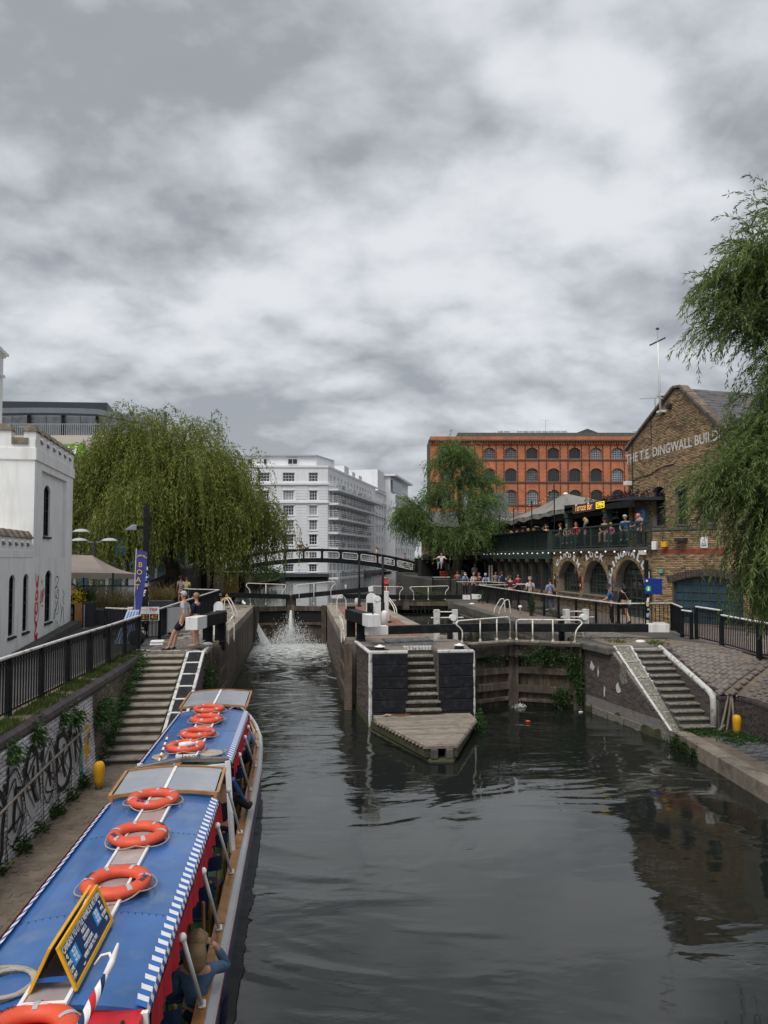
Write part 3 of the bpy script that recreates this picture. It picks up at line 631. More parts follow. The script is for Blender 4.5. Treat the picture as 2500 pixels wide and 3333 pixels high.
bricks(island, 'engine', (1.52, 43.0, -2.25), (0, -1, 0), (-1, 0, 0), 17.3, 1.9, L=.45, h=.15, gap=.016, cap=200, name='wall_block')
# stone copings round the island
coping(island, (1.50, 25.7), (1.50, 43.3), .55, 13, -1, m='stone'); coping(island, (4.98, 26.9), (4.62, 43), .55, 12, 1)
o = MB().prism([(2.1, 22.0), (3.13, 22.0), (3.2, 23.1), (2.6, 24.4), (1.9, 24.5)], -.03, .012).build('paving_slab', 'paving'); wpar(o, island)
o = MB().prism([(4.14, 22.0), (5.12, 22.02), (5.3, 24.3), (4.6, 24.5), (4.12, 23.1)], -.03, .014).build('paving_slab', 'paving'); wpar(o, island)
o = MB().prism([(2.12, 22.02), (2.75, 22.02), (2.45, 23.1), (1.98, 23.2)], .012, .018).build('black_patch', 'tarblack'); wpar(o, island)
def pieces(parent, m, O, U, V, nu, nv, su, sv, h=.05, cap=300, name='cobble', keep=None, skip=0, jit=.12, hj=.02, bond=True):
 """cobbles, setts or slabs in courses on a plane, each its own raised piece"""
 O, U, V = Vector(O), Vector(U).normalized(), Vector(V).normalized(); N = U.cross(V); base = MB().add([(-.5, -.5, -.5), (.5, -.5, -.5), (.5, .5, -.5), (-.5, .5, -.5), (-.42, -.42, .5), (.42, -.42, .5), (.42, .42, .5), (-.42, .42, .5)],
  [(4, 5, 6, 7), (0, 1, 5, 4), (1, 2, 6, 5), (2, 3, 7, 6), (3, 0, 4, 7)]).mesh(name, m, norm=False)
 its = []
 for j in range(nv):
  for i in range(nu):
   a = (i+.5+(.5 if bond and j % 2 else 0))*su; b = (j+.5)*sv
   if (keep and not keep(a, b)) or rnd.random() < skip: continue
   its.append((a+su*jit*(rnd.random()-.5), b+sv*jit*(rnd.random()-.5), su*(.9-jit*rnd.random()), sv*(.9-jit*rnd.random()), hj*(rnd.random()-.5), .06*(rnd.random()-.5), .05*(rnd.random()-.5)))
 its.sort(key=lambda t: (O+U*t[0]+V*t[1]-Vector((0, 0, 2.8))).length)
 pinv = (Matrix.Translation(parent.location) @ parent.rotation_euler.to_matrix().to_4x4()).inverted(); rot = Matrix((U, V, N)).transposed().to_4x4(); big = MB()
 for k, (a, b, w, d, dz, t1, t2) in enumerate(its):
  mt = Matrix.Translation(O+U*a+V*b+N*dz) @ rot @ Matrix.Rotation(t1, 4, 'X') @ Matrix.Rotation(t2, 4, 'Y') @ Matrix.Diagonal((w, d, h, 1))
  if k < cap:
   o = bpy.data.objects.new(name, base); C.objects.link(o); o.parent = parent; o.matrix_local = pinv @ mt
  else:
   big.add([mt @ v.co for v in base.vertices], [tuple(p.vertices) for p in base.polygons])
 if big.v: wpar(big.build(name+'_field', m, norm=False, kind='stuff'), parent)
pieces(island, 'setts', (2.75, 23.15, .0), (1, 0, 0), (0, 1, 0), 8, 22, .2, .11, h=.05, cap=200, name='sett')
pieces(island, mat('red_paver', (.28, .13, .10), .85, .2, 4, bump=.4, dirt=(.16, .11, .09), dscale=2, damt=.6, isl=.25), (2.08, 26.5, .0), (1, 0, 0), (0, 1, 0), 5, 48, .47, .33, h=.05, cap=240, name='red_paver', jit=.05, bond=False)
# island stairs
for i in range(9):
 z = -.205*i-.02; y = 23.05-.155*i; w0, w1 = 3.19-.012*i, 4.09+.008*i
 if i:
  st = MB().bb(w0, y-.18, z-.062, w1, y+.14, z).build('step', 'lichen', bevel=.012); wpar(st, island)
 o = MB().bb(w0+.01, y-.02, z-.26, w1-.01, y+.14, z-.063).build('riser', 'mortar'); wpar(o, island)
 bricks(island, 'engine', (w0+.01, y-.02, z-.205), (1, 0, 0), (0, -1, 0), w1-w0-.02, .15, L=.2, h=.07, cap=20, proud=.012)
for i in range(9):
 o = MB().bb(3.2+i*.1, 22.98, -.10, 3.285+i*.1, 23.12, .03).build('white_edge_brick', 'worn', bevel=.01); wpar(o, island)
# pointed timber landing at the foot
land = MB().prism([(2.0, 21.5), (3.15, 18.05), (3.75, 18.0), (5.1, 21.5), (5.1, 22), (2.0, 22)], -3, -2.14).build('landing_base', 'algae', kind='structure', bevel=.06)
for k in range(19):
 y = 21.82-.196*k; t0 = max(0, (21.1-y)/3.0); xl = 2.13+.96*t0 if y < 21.1 else 2.13; xr = 5.03-1.25*max(0, (21.1-y)/3.0)
 if xr-xl < .15: continue
 o = MB().hexa([(xl-.02, y-.186, -1.90), (xr+.03, y-.186, -1.90), (xr, y, -1.90), (xl, y, -1.90)], [(xl-.02+.06, y-.186, -1.83), (xr, y-.186, -1.83), (xr, y, -1.83), (xl, y, -1.83)]).build('deck_board', 'plank', bevel=.006); wpar(o, land)
for x in (3.28, 3.66):
 o = MB().bb(x-.09, 18.05, -2.14, x+.09, 19.2, -1.9).build('bearer', 'stonedark', bevel=.02); wpar(o, land)
for a, b in (((2.12, 21.5), (3.18, 18.15)), ((5.0, 21.5), (3.76, 18.15))):
 o = MB().beam((*a, -2.02), (*b, -2.02), .22, .22).build('bearer', 'algae', bevel=.02); wpar(o, land)
# right chamber: far wall, abutment with splayed brick face
rw = MB().bb(9.25, 24, -3.2, 9.9, 46, -.3).build('chamber_wall', 'greybrick', kind='structure'); rw['label'] = 'brick right wall of the right lock chamber'
coping(rw, (9.22, 24.3), (9.22, 46), .6, 16, -1, m='stonedark')
bricks(rw, 'greybrick', (9.25, 46, -.6), (0, -1, 0), (-1, 0, 0), 21, .3, L=.45, h=.15, gap=.015, cap=60, name='wall_block')
pieces(rw, 'cobble', (9.85, 24.2, .0), (1, 0, 0), (0, 1, 0), 6, 55, .28, .2, h=.05, cap=200, name='sett', skip=.12, keep=lambda a, b: b < 10.5 or a < .9)
ab = MB().prism([(9.24, 24), (9.72, 20.6), (9.95, 19.0), (10.30, 19.0), (10.28, 24)], -3.2, -1.9)
A0, A1 = Vector((9.24, 24, 0)), Vector((9.96, 19.0, 0)); dA = (A1-A0).normalized(); nA = Vector((dA.y, -dA.x, 0)); 
ab.ext([(0, -2.3), (5.05, -2.3), (5.05, -1.93), (2.05, -.08), (0, -.08)], A0, dA, (0, 0, 1), -nA*.4 if nA.x < 0 else nA*.4)
abut = ab.build('abutment', 'darkmortar', kind='structure'); abut['label'] = 'dark brick abutment below the right lock gate'
if nA.x > 0: nA = -nA
bricks(abut, 'engine', A0+Vector((0, 0, -1.95)), dA, nA, 5.0, 1.9, keep=lambda a, b: b < 1.86-max(0, a-2.05)*.62 and not (b < .25), L=.235, cap=300)
bricks(abut, 'lichen', A0+Vector((0, 0, -2.28)), dA, nA, 5.0, .34, L=.9, h=.32, cap=30, name='stone_block', proud=.03)
for (a, b, w, h) in ((.9, -.85, .32, .34), (1.35, -1.0, .1, .45), (1.7, -1.55, .12, .4), (2.6, -1.0, .55, .7), (2.4, -1.3, .3, .4)):     # flaking white paint
 pts = [(a+w*(.5+.5*math.cos(t))*(.6+.4*rnd.random()), b+h*(.5+.5*math.sin(t))*(.6+.4*rnd.random())) for t in np.linspace(0, 2*PI, 13)[:-1]]
 o = MB().ext([(x-.1, y) for x, y in pts], A0+nA*.022, dA, (0, 0, 1), nA*.004).build('flaking_paint', 'worn' if w < .5 else 'lichen'); wpar(o, abut)
o = MB().beam(A0+Vector((0, .1, -.09)), A0+dA*2.1+Vector((0, 0, -.09)), .34, .24).build('coping_stone', 'stonedark', bevel=.05); wpar(o, abut)
# sloping stone cheek of the right stairs: five lichened stones edged in worn white paint
for i in range(5):
 t0, t1 = i/5+.004, (i+1)/5-.004; P = lambda t, s: Vector((9.62+.30*t+(.60-.24*t)*s, 22.05-2.95*t, .05-1.93*t))
 q = [P(t0, 0), P(t1, 0), P(t1, 1), P(t0, 1)]
 o = MB().hexa([p+Vector((0, 0, -.22)) for p in q], q).build('cheek_stone', 'lichen', bevel=.03); wpar(o, abut)
 for s in (.06, .96):
  o = MB().beam(P(t0, s)+Vector((0, 0, .002)), P(t1, s)+Vector((0, 0, .002)), .075, .03).build('white_edge', 'worn', bevel=.01); wpar(o, abut)
 o = MB().beam(P(t0, 0)+Vector((0, .03, .004)), P(t0, 1)+Vector((0, .03, .004)), .05, .02, up=(0, .55, .8)).build('white_edge', 'worn'); wpar(o, abut)
for i in range(12):
 z = -.02-.155*i; y = 22.02-.255*i; o = MB().bb(10.2, y-.30, z-.055, 11.12, y+.02, z).build('step', 'lichen', bevel=.02); wpar(o, abut); o = MB().bb(10.2, y-.25, z-.2, 11.11, y+.02, z-.056).build('riser', 'stonedark'); wpar(o, abut)
# the right cheek: brick wall with a white rounded edge
ck = MB().ext([(0, -.02), (2.95, -.92), (2.95, -1.95), (0, -1.95)], (11.1, 22.05, 0), (0, -1, 0), (0, 0, 1), (.22, 0, 0)).build('stair_wall', 'darkmortar', kind='structure')
bricks(ck, 'engine', (11.1, 22.0, -1.9), (0, -1, 0), (-1, 0, 0), 2.85, 1.9, keep=lambda a, b: b < 1.83-a*.31, cap=200)
o = MB().tube([(11.16, 22.1, .0), (11.15, 21, -.33), (11.14, 20, -.63), (11.13, 19.25, -.86), (11.12, 19.1, -.95), (11.12, 19.06, -1.1), (11.12, 19.06, -1.85)], .085, 8).build('white_edge', 'worn', smooth=True); wpar(o, ck)
# quay on the right with its kerb stones
qy = MB().prism([(9.95, 19.1), (9.45, 14), (9.2, 8), (9.2, -20), (15, -20), (15, 16), (12.3, 17.5), (11.9, 19.4), (11.1, 19.3)], -3.2, -1.90).build('quay', 'earth', kind='structure'); qy['label'] = 'cobbled quay on the right of the pool'
coping(qy, (9.92, 18.95), (9.43, 13.9), .42, 4, 1, z0=-2.35, z1=-1.84, m='kerb', name='kerb_stone'); coping(qy, (9.43, 13.88), (9.2, 6), .42, 6, 1, z0=-2.35, z1=-1.83, m='kerb', name='kerb_stone')
pieces(qy, 'setts', (10.3, 12.0, -1.9), (1, -.06, 0), (.06, 1, 0), 7, 47, .24, .15, h=.06, cap=280, name='sett', keep=lambda a, b: 10.3+a < 11.85-max(0, 4.8-b)*.15)
# curved low brick wall behind the quay
cw = [(11.25, 19.02), (11.6, 19.06), (11.82, 18.85), (11.86, 18.3), (11.75, 17.6), (11.5, 16.9), (11.3, 16.3), (11.35, 15.4), (11.6, 14.4)]
cws = [tuple(p) for p in spline(cw, 4)]; m1 = MB()
for (x0, y0), (x1, y1) in zip(cws, cws[1:]):
 d = Vector((x1-x0, y1-y0, 0)); nn = Vector((-d.y, d.x, 0)).normalized()*-.28
 m1.hexa([(x0, y0, -1.95), (x1, y1, -1.95), (x1-nn.x, y1-nn.y, -1.95), (x0-nn.x, y0-nn.y, -1.95)], [(x0, y0, -1.05), (x1, y1, -1.05), (x1-nn.x, y1-nn.y, -1.05), (x0-nn.x, y0-nn.y, -1.05)])
cwo = m1.build('curved_wall', 'darkmortar'); tag(cwo, 'low curved dark brick wall behind the yellow bollard on the right quay', 'wall')
for (x0, y0), (x1, y1) in zip(cws, cws[1:]):
 d = Vector((x1-x0, y1-y0, 0)); l = d.length; d.normalize(); nn = Vector((d.y, -d.x, 0))
 bricks(cwo, 'engine', Vector((x0, y0, -1.95)), d, nn, l, .9, L=.23, cap=15, proud=.02, rag=.3)
 o = MB().hexa([Vector((x0, y0, -1.06))+nn*.05, Vector((x1, y1, -1.06))+nn*.05, Vector((x1, y1, -1.06))-nn*.3, Vector((x0, y0, -1.06))-nn*.3], [Vector((x0, y0, -.96))+nn*.02, Vector((x1, y1, -.96))+nn*.02, Vector((x1, y1, -.94))-nn*.3, Vector((x0, y0, -.94))-nn*.3]).build('coping_brick', 'bluebrick', bevel=.025); wpar(o, cwo)
# cobbled bank sloping from the railings to that wall
def bank(u, v):      # u along Y far->near, v from the low to the high side
 y = 22.1-u*7.2; lo = Vector((11.3, 22.05, -.03)).lerp(Vector((11.3, 19.05, -.93)), min(1, u*7.2/3.05)) if y > 19.05 else Vector((0, y, -.95))
 if y <= 19.05:
  xs = [p for p in cws if p[1] <= 19.06]; lo.x = np.interp(y, [p[1] for p in reversed(cws)], [p[0] for p in reversed(cws)])+.1 if y < 18.85 else 11.5
 hi = Vector((13.25-.1*u, y+.3, -.02)); return lo.lerp(hi, v)+Vector((0, 0, .10*math.sin(PI*v)+.02*rnd.random()))
bk = MB().sheet(bank, 22, 8).build('cobbled_bank', 'earth', kind='structure'); bk['label'] = 'sloping cobbled bank below the right railings'
its = []; cb = MB().add([(-.5, -.5, -.5), (.5, -.5, -.5), (.5, .5, -.5), (-.5, .5, -.5), (-.42, -.42, .5), (.42, -.42, .5), (.42, .42, .5), (-.42, .42, .5)], [(4, 5, 6, 7), (0, 1, 5, 4), (1, 2, 6, 5), (2, 3, 7, 6), (3, 0, 4, 7)]).mesh('cobble', 'cobble', norm=False)
for a in range(40):
 for b in range(9):
  u = (a+.5)/40; v = (b+.3+.5*(a % 2)*.9)/9.2
  if v > .97 or (v > .55 and rnd.random() < .45): continue
  p = bank(u, v); du = bank(min(u+.01, 1), v)-bank(u-.005, v); dv = bank(u, min(v+.05, 1))-bank(u, v-.01); n_ = du.cross(dv).normalized(); n_ = n_ if n_.z > 0 else -n_
  dd = dv.normalized(); its.append((p, dd, n_, dv.length/.06/9.2*.9*.9))
its.sort(key=lambda t: t[0].length)
for k, (p, dd, n_, w) in enumerate(its[:330]):
 o = bpy.data.objects.new('cobble', cb); C.objects.link(o); o.parent = bk
 s = n_.cross(dd); o.matrix_local = Matrix.Translation(p+n_*.01) @ Matrix((dd, s, n_)).transposed().to_4x4() @ Matrix.Rotation(.12*(rnd.random()-.5), 4, 'Z') @ Matrix.Diagonal((min(w*1.12, .27)*(.92+.12*rnd.random()), .175*(.9+.12*rnd.random()), .035, 1))
for i in range(22):
 t = i/22; o = MB().box((11.37, 21.95-2.9*t, -.04-.87*t), (.2, .105, .08), m=Matrix.Rotation(R(17), 3, 'X')).build('edge_brick', 'bluebrick' if i % 3 else 'greybrick', bevel=.01); wpar(o, bk)

# ================================================================== LEFT BANK: retaining wall, steps, quay
rwall = [(-4.62, 22.5), (-4.50, 21), (-4.45, 19), (-4.45, 17), (-4.45, 14), (-4.40, 11), (-4.4, 6), (-4.4, -6)]
RW = MB(); cp = []
for (x0, y0), (x1, y1) in zip(rwall, rwall[1:]): RW.hexa([(x0, y0, -2), (x1, y1, -2), (x1-.5, y1, -2), (x0-.5, y0, -2)], [(x0-.12, y0, -.16), (x1-.12, y1, -.16), (x1-.5, y1, -.16), (x0-.5, y0, -.16)])
ret = RW.build('retaining_wall', 'mortar'); tag(ret, 'brick retaining wall with black and white graffiti beside the quay', 'wall')
for (x0, y0), (x1, y1), zone in zip(rwall, rwall[1:], range(9)):
 d = Vector((x1-x0, y1-y0, 0)); l = d.length; d.normalize(); N_ = Vector((-d.y, d.x, 0)); N_ = N_ if N_.x > 0 else -N_
 if y1 < 4: continue
 slope = Vector((-.12, 0, 1.74)).normalized()
 if y0 > 17.5: bricks(ret, 'greybrick', Vector((x0, y0, -1.9)), d, N_, l, 1.74, V=slope, cap=70)
 else: bricks(ret, 'paintbrick', Vector((x0, y0, -1.9)), d, N_, l, 1.74, V=slope, cap=90)
cpp = [(-4.62, 22.6), (-4.60, 21), (-4.58, 19), (-4.58, 17), (-4.6, 14), (-4.62, 11), (-4.6, 8)]
cs = [Vector((p[0], p[1], -.12)) for p in spline([(x-.06, y) for x, y in cpp], 7)]
for a, b in zip(cs, cs[1:]):
 d = (b-a).normalized(); o = MB().tube([a+d*.006, b-d*.006], .14, 10).build('bullnose_brick', 'bluebrick', smooth=False); wpar(o, ret)
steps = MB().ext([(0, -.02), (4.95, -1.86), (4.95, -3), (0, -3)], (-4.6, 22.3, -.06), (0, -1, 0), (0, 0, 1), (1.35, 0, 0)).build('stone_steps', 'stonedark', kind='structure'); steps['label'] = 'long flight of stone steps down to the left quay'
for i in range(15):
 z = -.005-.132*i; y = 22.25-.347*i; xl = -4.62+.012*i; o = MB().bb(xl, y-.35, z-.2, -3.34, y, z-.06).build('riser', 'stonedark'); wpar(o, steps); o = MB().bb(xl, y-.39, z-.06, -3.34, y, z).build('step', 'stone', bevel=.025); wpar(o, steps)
rc = MB()
P = lambda t: Vector((-3.05, 22.2-4.75*t, .02-1.84*t))
rc.ext([(0, .0), (4.75, -1.84), (4.75, -3), (-1.2, -3), (-1.2, -.02)], (-3.34, 22.2, -.03), (0, -1, 0), (0, 0, 1), (.52, 0, 0))
ramp = rc.build('stair_cheek', 'darkmortar', kind='structure'); ramp['label'] = 'sloping wall beside the left steps with black panels framed in white paint'
bricks(ramp, 'engine', (-2.82, 23.3, -2.2), (0, -1, 0), (1, 0, 0), 5.8, 2.2, keep=lambda a, b: b < 2.13-max(0, a-1.1)*.387, cap=150)
prev = 0
for i in range(8):
 t0, t1 = i/8, (i+1)/8; a, b = P(t0), P(t1); n_ = Vector((0, 1.84, 4.75)).normalized()
 o = MB().beam(a.lerp(b, .05)+n_*.01, a.lerp(b, .95)+n_*.01, .34, .05, up=n_).build('black_slab', 'tarblack', bevel=.006); wpar(o, ramp)
 o = MB().beam(a.lerp(b, -.05)+n_*.012, a.lerp(b, .05)+n_*.012, .43, .056, up=n_).build('white_band', 'worn'); wpar(o, ramp)
 for s in (-.22, .22):
  o = MB().beam(a+Vector((s, 0, 0))+n_*.012, b+Vector((s, 0, 0))+n_*.012, .085, .07, up=n_).build('white_edge', 'worn', bevel=.02); wpar(o, ramp)
for y in (22.35, 22.85):
 o = MB().bb(-3.26, y, -.02, -2.9, y+.42, .03).build('black_slab', 'tarblack'); wpar(o, ramp)
o = MB().bb(-2.92, 22.2, -.06, -2.80, 23.5, .04).build('white_edge', 'worn', bevel=.02); wpar(o, ramp)
lq = MB().bb(-4.5, -30, -3.2, -2.78, 17.55, ZQ).build('left_quay', 'earth', kind='structure'); lq['label'] = 'worn narrow quay between the boat and the graffiti wall'
for i in range(16):
 y = 17.2-i*1.25; o = MB().bb(-3.25, y-1.23, -2.4, -2.75, y, ZQ+.02).build('kerb_stone', 'stonedark', bevel=.03); wpar(o, lq)
pieces(lq, 'earth', (-4.35, 5, ZQ-.022), (1, 0, 0), (0, 1, 0), 8, 70, .15, .17, h=.05, cap=200, name='sett', jit=.3, hj=.015)
# paving on top of the left bank
MB().quad((12.0, 27, .008), (13.9, 26.6, .008), (13.35, 24.6, .008), (13.25, 20.2, .008), (16.8, 20.2, .008), (16, 47, .008), (11.3, 47, .008)).build('towpath', 'paving', kind='structure')
MB().quad((9.9, 22.3, .004), (13.2, 22.3, .004), (11.5, 27, .004), (9.9, 27, .004)).quad((9.9, 27, .004), (11.8, 27, .004), (11.3, 46, .004), (9.9, 46, .004)).build('right_lockside', 'earth', kind='structure')
pv = MB().bb(-4.55, 22.3, -.05, -2.75, 26, .004).build('lockside_paving', 'earth', kind='structure')
pieces(pv, 'cobble', (-4.6, 22.32, .012), (1, 0, 0), (0, 1, 0), 8, 18, .22, .2, h=.04, cap=150, name='sett')
pieces(pv, 'stone', (-4.55, 26.0, .0), (1, 0, 0), (0, 1, 0), 2, 24, .6, .75, h=.03, cap=60, name='slab', jit=.03, hj=.01)
for (x, y, r) in ((-4.35, 22.75, 0), (-3.75, 22.65, .1), (-3.2, 22.6, 0), (-4.7, 22.95, 0)):                     # worn white step markings
 o = MB().box((x, y, .035), (.42, .07, .012), r).build('painted_mark', 'worn'); wpar(o, pv)
for s_, (x0, y0, x1, y1) in (('verge', (-5.35, 6, -4.7, 22.8)),):
 vg = MB().bb(x0, y0, -.1, x1, y1, .0+.006).build('verge', 'earth', kind='structure')
rg = np.random.default_rng(5)
n = 15000; P3 = np.stack([rg.uniform(-5.05, -4.66, n), 6+16.6*rg.random(n)**.9, np.full(n, .0)], 1); clump = np.sin(P3[:, 1]*3.1)+np.sin(P3[:, 1]*7.7+1)+rg.normal(size=n)*.5
P3 = P3[clump > -.5]; n = len(P3)
D = np.stack([rg.normal(size=n)*.5+.15, rg.normal(size=n)*.5, np.ones(n)], 1)
gv = leaves('verge_grass', P3, D, rg.uniform(.06, .17, n), .014, 'grass', kind='stuff'); gv['label'] = 'ragged strip of grass and weeds at the foot of the left railings'; gv['category'] = 'grass'
def weeds(label, pts, n, sx, sz, m='weeds', name='wall_weeds', l=(.05, .12), hang=0.):
 """one straggling weed: leaves round a few stems"""
 P = []; D = []
 for (x, y, z) in pts:
  k = n//len(pts); q = rg.normal(size=(k, 3))*np.array([sx, sx*1.3, sz]); P.append(np.array([x, y, z])+q); D.append(q+np.array([.3, 0, .1-hang]))
 P = np.concatenate(P); D = np.concatenate(D)+rg.normal(size=P.shape)*.08
 o = leaves(name, P, D, rg.uniform(*l, len(P)), rg.uniform(.02, .05, len(P)), m); o['kind'] = 'stuff'; o['label'] = label; o['category'] = 'weeds'; return o
weeds('weeds growing from the brick wall beside the steps', [(-4.42, 17.3+.35*i, -1.75+.13*i+.25*(i % 2)) for i in range(13)], 1700, .08, .13)
weeds('bushy weed clinging under the coping of the graffiti wall', [(-4.42, 17.6, -.62), (-4.44, 17.2, -.72)], 900, .12, .15, hang=.3)
weeds('weeds trailing over the whitewashed wall', [(-4.5, 13.4, -.22), (-4.48, 12.3, -.25), (-4.5, 14.9, -.25), (-4.48, 15.6, -.4)], 1000, .07, .10, hang=.4)
weeds('weeds along the foot of the whitewashed wall', [(-4.38, 9.2+.55*i+.2*(i%3), -1.80) for i in range(13)], 1400, .07, .09)
weeds('weeds on the dark wall beside the left chamber', [(-2.75, 22.6, -.7), (-2.75, 23.2, -1.0), (-2.75, 22.2, -.9)], 900, .10, .25, hang=.3)
weeds('green weeds at the foot of the right stairs', [(10.6+.12*i, 18.95-.1*i, -1.84) for i in range(8)]+[(11.4, 18.4, -1.84), (10.4, 18.7, -1.84), (11.5, 17.9, -1.84), (10.9, 17.8, -1.84)], 2600, .13, .03, l=(.04, .09))
weeds('weeds hanging from the right kerb above the water', [(9.78, 18.7, -2.0), (9.75, 18.2, -2.05), (9.7, 17.6, -2.1)], 700, .07, .09, hang=.4)
weeds('leafy weed on the corner of the timber landing', [(5.14, 21.3, -1.95), (5.12, 21.0, -2.05)], 500, .07, .14, hang=.4)
weeds('dry grass along the right lockside', [(9.9+.25*i+.5*rnd.random(), 26+1.1*i, .02) for i in range(14)]+[(10.4, 23.6, .02), (11.6, 23.2, .02), (11.3, 22.7, .02)], 2200, .16, .02, m='grass', name='dry_grass', l=(.05, .12))
# slimy tide lines where the walls meet the water
for par, a, b in ((left_wall, (-2.655, 24.3), (-2.655, 42.9)), (island, (1.50, 25.7), (1.50, 42.9)), (island, (2.03, 21.95), (1.85, 24.6)), (abut, (9.25, 23.9), (9.93, 19.1))):
 a, b = Vector((*a, 0)), Vector((*b, 0)); d = (b-a).normalized(); s = Vector((-d.y, d.x, 0)); s = -s if par in (island, abut) and s.x > 0 else s; s = -s if par == left_wall and s.x < 0 else s; n = int((b-a).length/.25)
 o = MB().sheet(lambda u, v: a.lerp(b, u)+s*(.012+.02*(1-v))+Vector((0, 0, ZW-.1+v*(.28+.09*math.sin(u*n*.9)+.07*math.sin(u*n*2.3)))), n, 2).build('tide_line', 'algae'); wpar(o, par)
o = MB().hexa([(11.55, -25, -3), (14.6, -25, -3), (13.45, 15.3, -3), (11.55, 15.0, -3)], [(11.55, -25, -.95), (14.6, -25, -.02), (13.45, 15.3, -.02), (11.55, 15.0, -.95)]).build('near_bank', 'earth', kind='structure')
o = wpar(MB().bb(11.45, -25, -1.95, 11.75, 14.4, -.96).build('plain_length', 'engine'), cwo)
# ================================================================== THE TRIP BOAT
def half(y):       # half beam of the gunwale at y
 ys = [2.6, 3.2, 4, 15.5, 17, 18, 19, 19.8, 20.4, 20.75]; ws = [.35, .72, .94, .94, .89, .82, .66, .46, .24, .03]; return float(np.interp(y, ys, ws))
def sheer(y): return -1.5+.0*y+(max(0, y-14.5)/6.2)**2*.26
BX = -1.72
boat = thing('narrowboat', 'long blue roofed trip boat with striped fringe and red canvas moored at the left quay', 'boat', (BX, 12, ZW))
def bp(o): return wpar(o, boat)
ys = list(np.linspace(2.6, 15.5, 14))+list(np.linspace(16, 20.75, 20))
def strip(name, m, prof, side=(1, -1)):
 """lofted band round the hull: prof gives (inset from the gunwale, z above the gunwale) pairs"""
 b = MB()
 for s in side:
  def fn(u, v):
   y = np.interp(u, np.linspace(0, 1, len(ys)), ys); k = v*(len(prof)-1); i = min(int(k+1e-6), len(prof)-2); f_ = k-i
   ins = prof[i][0]*(1-f_)+prof[i+1][0]*f_; z = prof[i][1]*(1-f_)+prof[i+1][1]*f_
   return (BX+s*max(half(y)-ins, .0), y, sheer(y)+z)
  b.sheet(fn, len(ys)-1, len(prof)-1)
 return bp(b.build(name, m, smooth=False))
strip('hull', 'navy', [(.0, -.085), (.01, -.3), (.05, -.7), (.12, -1.1)])
strip('red_line', 'hullred', [(-.006, -.045), (-.008, -.085)])
strip('side_deck', 'grey', [(.085, .0), (.02, -.012), (-.004, -.045)])
bp(MB().quad(*[(BX+half(y)-.05, y, -2.0) for y in ys], *[(BX-half(y)+.05, y, -2.0) for y in reversed(ys)]).build('deck', 'grnfloor'))
for y0, y1 in ((4.3, 6.9), (6.93, 8.95), (8.98, 11.2), (11.23, 13.35), (13.4, 15.9), (15.95, 17.5), (17.55, 19.3)):          # varnished coaming in lengths
 for s in (1, -1):
  n = 5; b = MB(); L_ = []
  for i in range(n+1):
   y = y0+(y1-y0)*i/n; x = BX+s*(half(y)-.085); xi = x-s*.115; L_.append((x, xi, y, sheer(y)))
  for p, q in zip(L_, L_[1:]):
   b.hexa([(p[0], p[2], p[3]-.05), (q[0], q[2], q[3]-.05), (q[1], q[2], q[3]-.05), (p[1], p[2], p[3]-.05)], [(p[0], p[2], p[3]+.035), (q[0], q[2], q[3]+.035), (q[1], q[2], q[3]+.04), (p[1], p[2], p[3]+.04)])
  bp(b.build('coaming', 'varnish'))
strip('inner_side', 'navy', [(.2, .0), (.2, -.5)])
# roof: two cambered lengths, in panels
RX0, RX1 = -2.37, -1.06; rcx = (RX0+RX1)/2
def rz(x): return -.22-.07*((x-rcx)/.66)**2
def roof(name, m, y0, y1, x0=RX0, x1=RX1, dz=0, t=.03):
 b = MB(); n = 10; q = [x0+(x1-x0)*i/n for i in range(n+1)]
 b.ext([(x, rz(x)+dz) for x in q]+[(x, rz(x)+dz-t) for x in reversed(q)], (0, y0, 0), (1, 0, 0), (0, 0, 1), (0, y1-y0, 0)); return bp(b.build(name, m))
for y0, y1 in ((5.34, 6.66), (6.665, 8.52), (8.525, 9.95)): roof('roof_panel', 'roofblue', y0, y1)
for y0, y1 in ((11.5, 13.4), (13.405, 15.2)): roof('roof_panel', 'roofblue', y0, y1)
for yy in (6.66, 8.52, 13.4):
 for x in np.linspace(RX0+.06, RX1-.06, 9): pass
 bp(MB().bb(RX0+.03, yy-.012, -.285, RX1-.03, yy+.012, -.283).build('seam', 'navy'))
 b = MB()
 for i in range(22): x = RX0+.05+i*.058; b.lathe([(.007, 0), (.005, .005), (.001, .006)], (x, yy-.02, rz(x)), 5)
 o = bp(b.build('rivets', 'navy')); o['kind'] = 'stuff'
for y0, y1 in ((5.33, 9.9), (11.6, 15.1)):                                                                            # skylight along the ridge
 n = 4 if y0 < 6 else 3
 for i in range(n):
  a, c = y0+(y1-y0)*i/n, y0+(y1-y0)*(i+1)/n; bp(MB().bb(-1.845, a+.01, -.222, -1.575, c-.01, -.205).build('skylight_pane', 'skylight'))
 for x in (-1.86, -1.565): bp(MB().bb(x-.014, y0, -.225, x+.014, y1, -.19).build('skylight_rail', 'white', bevel=.004))
 bp(MB().bb(-1.87, y0-.03, -.225, -1.55, y0, -.185).build('skylight_end', 'white'))
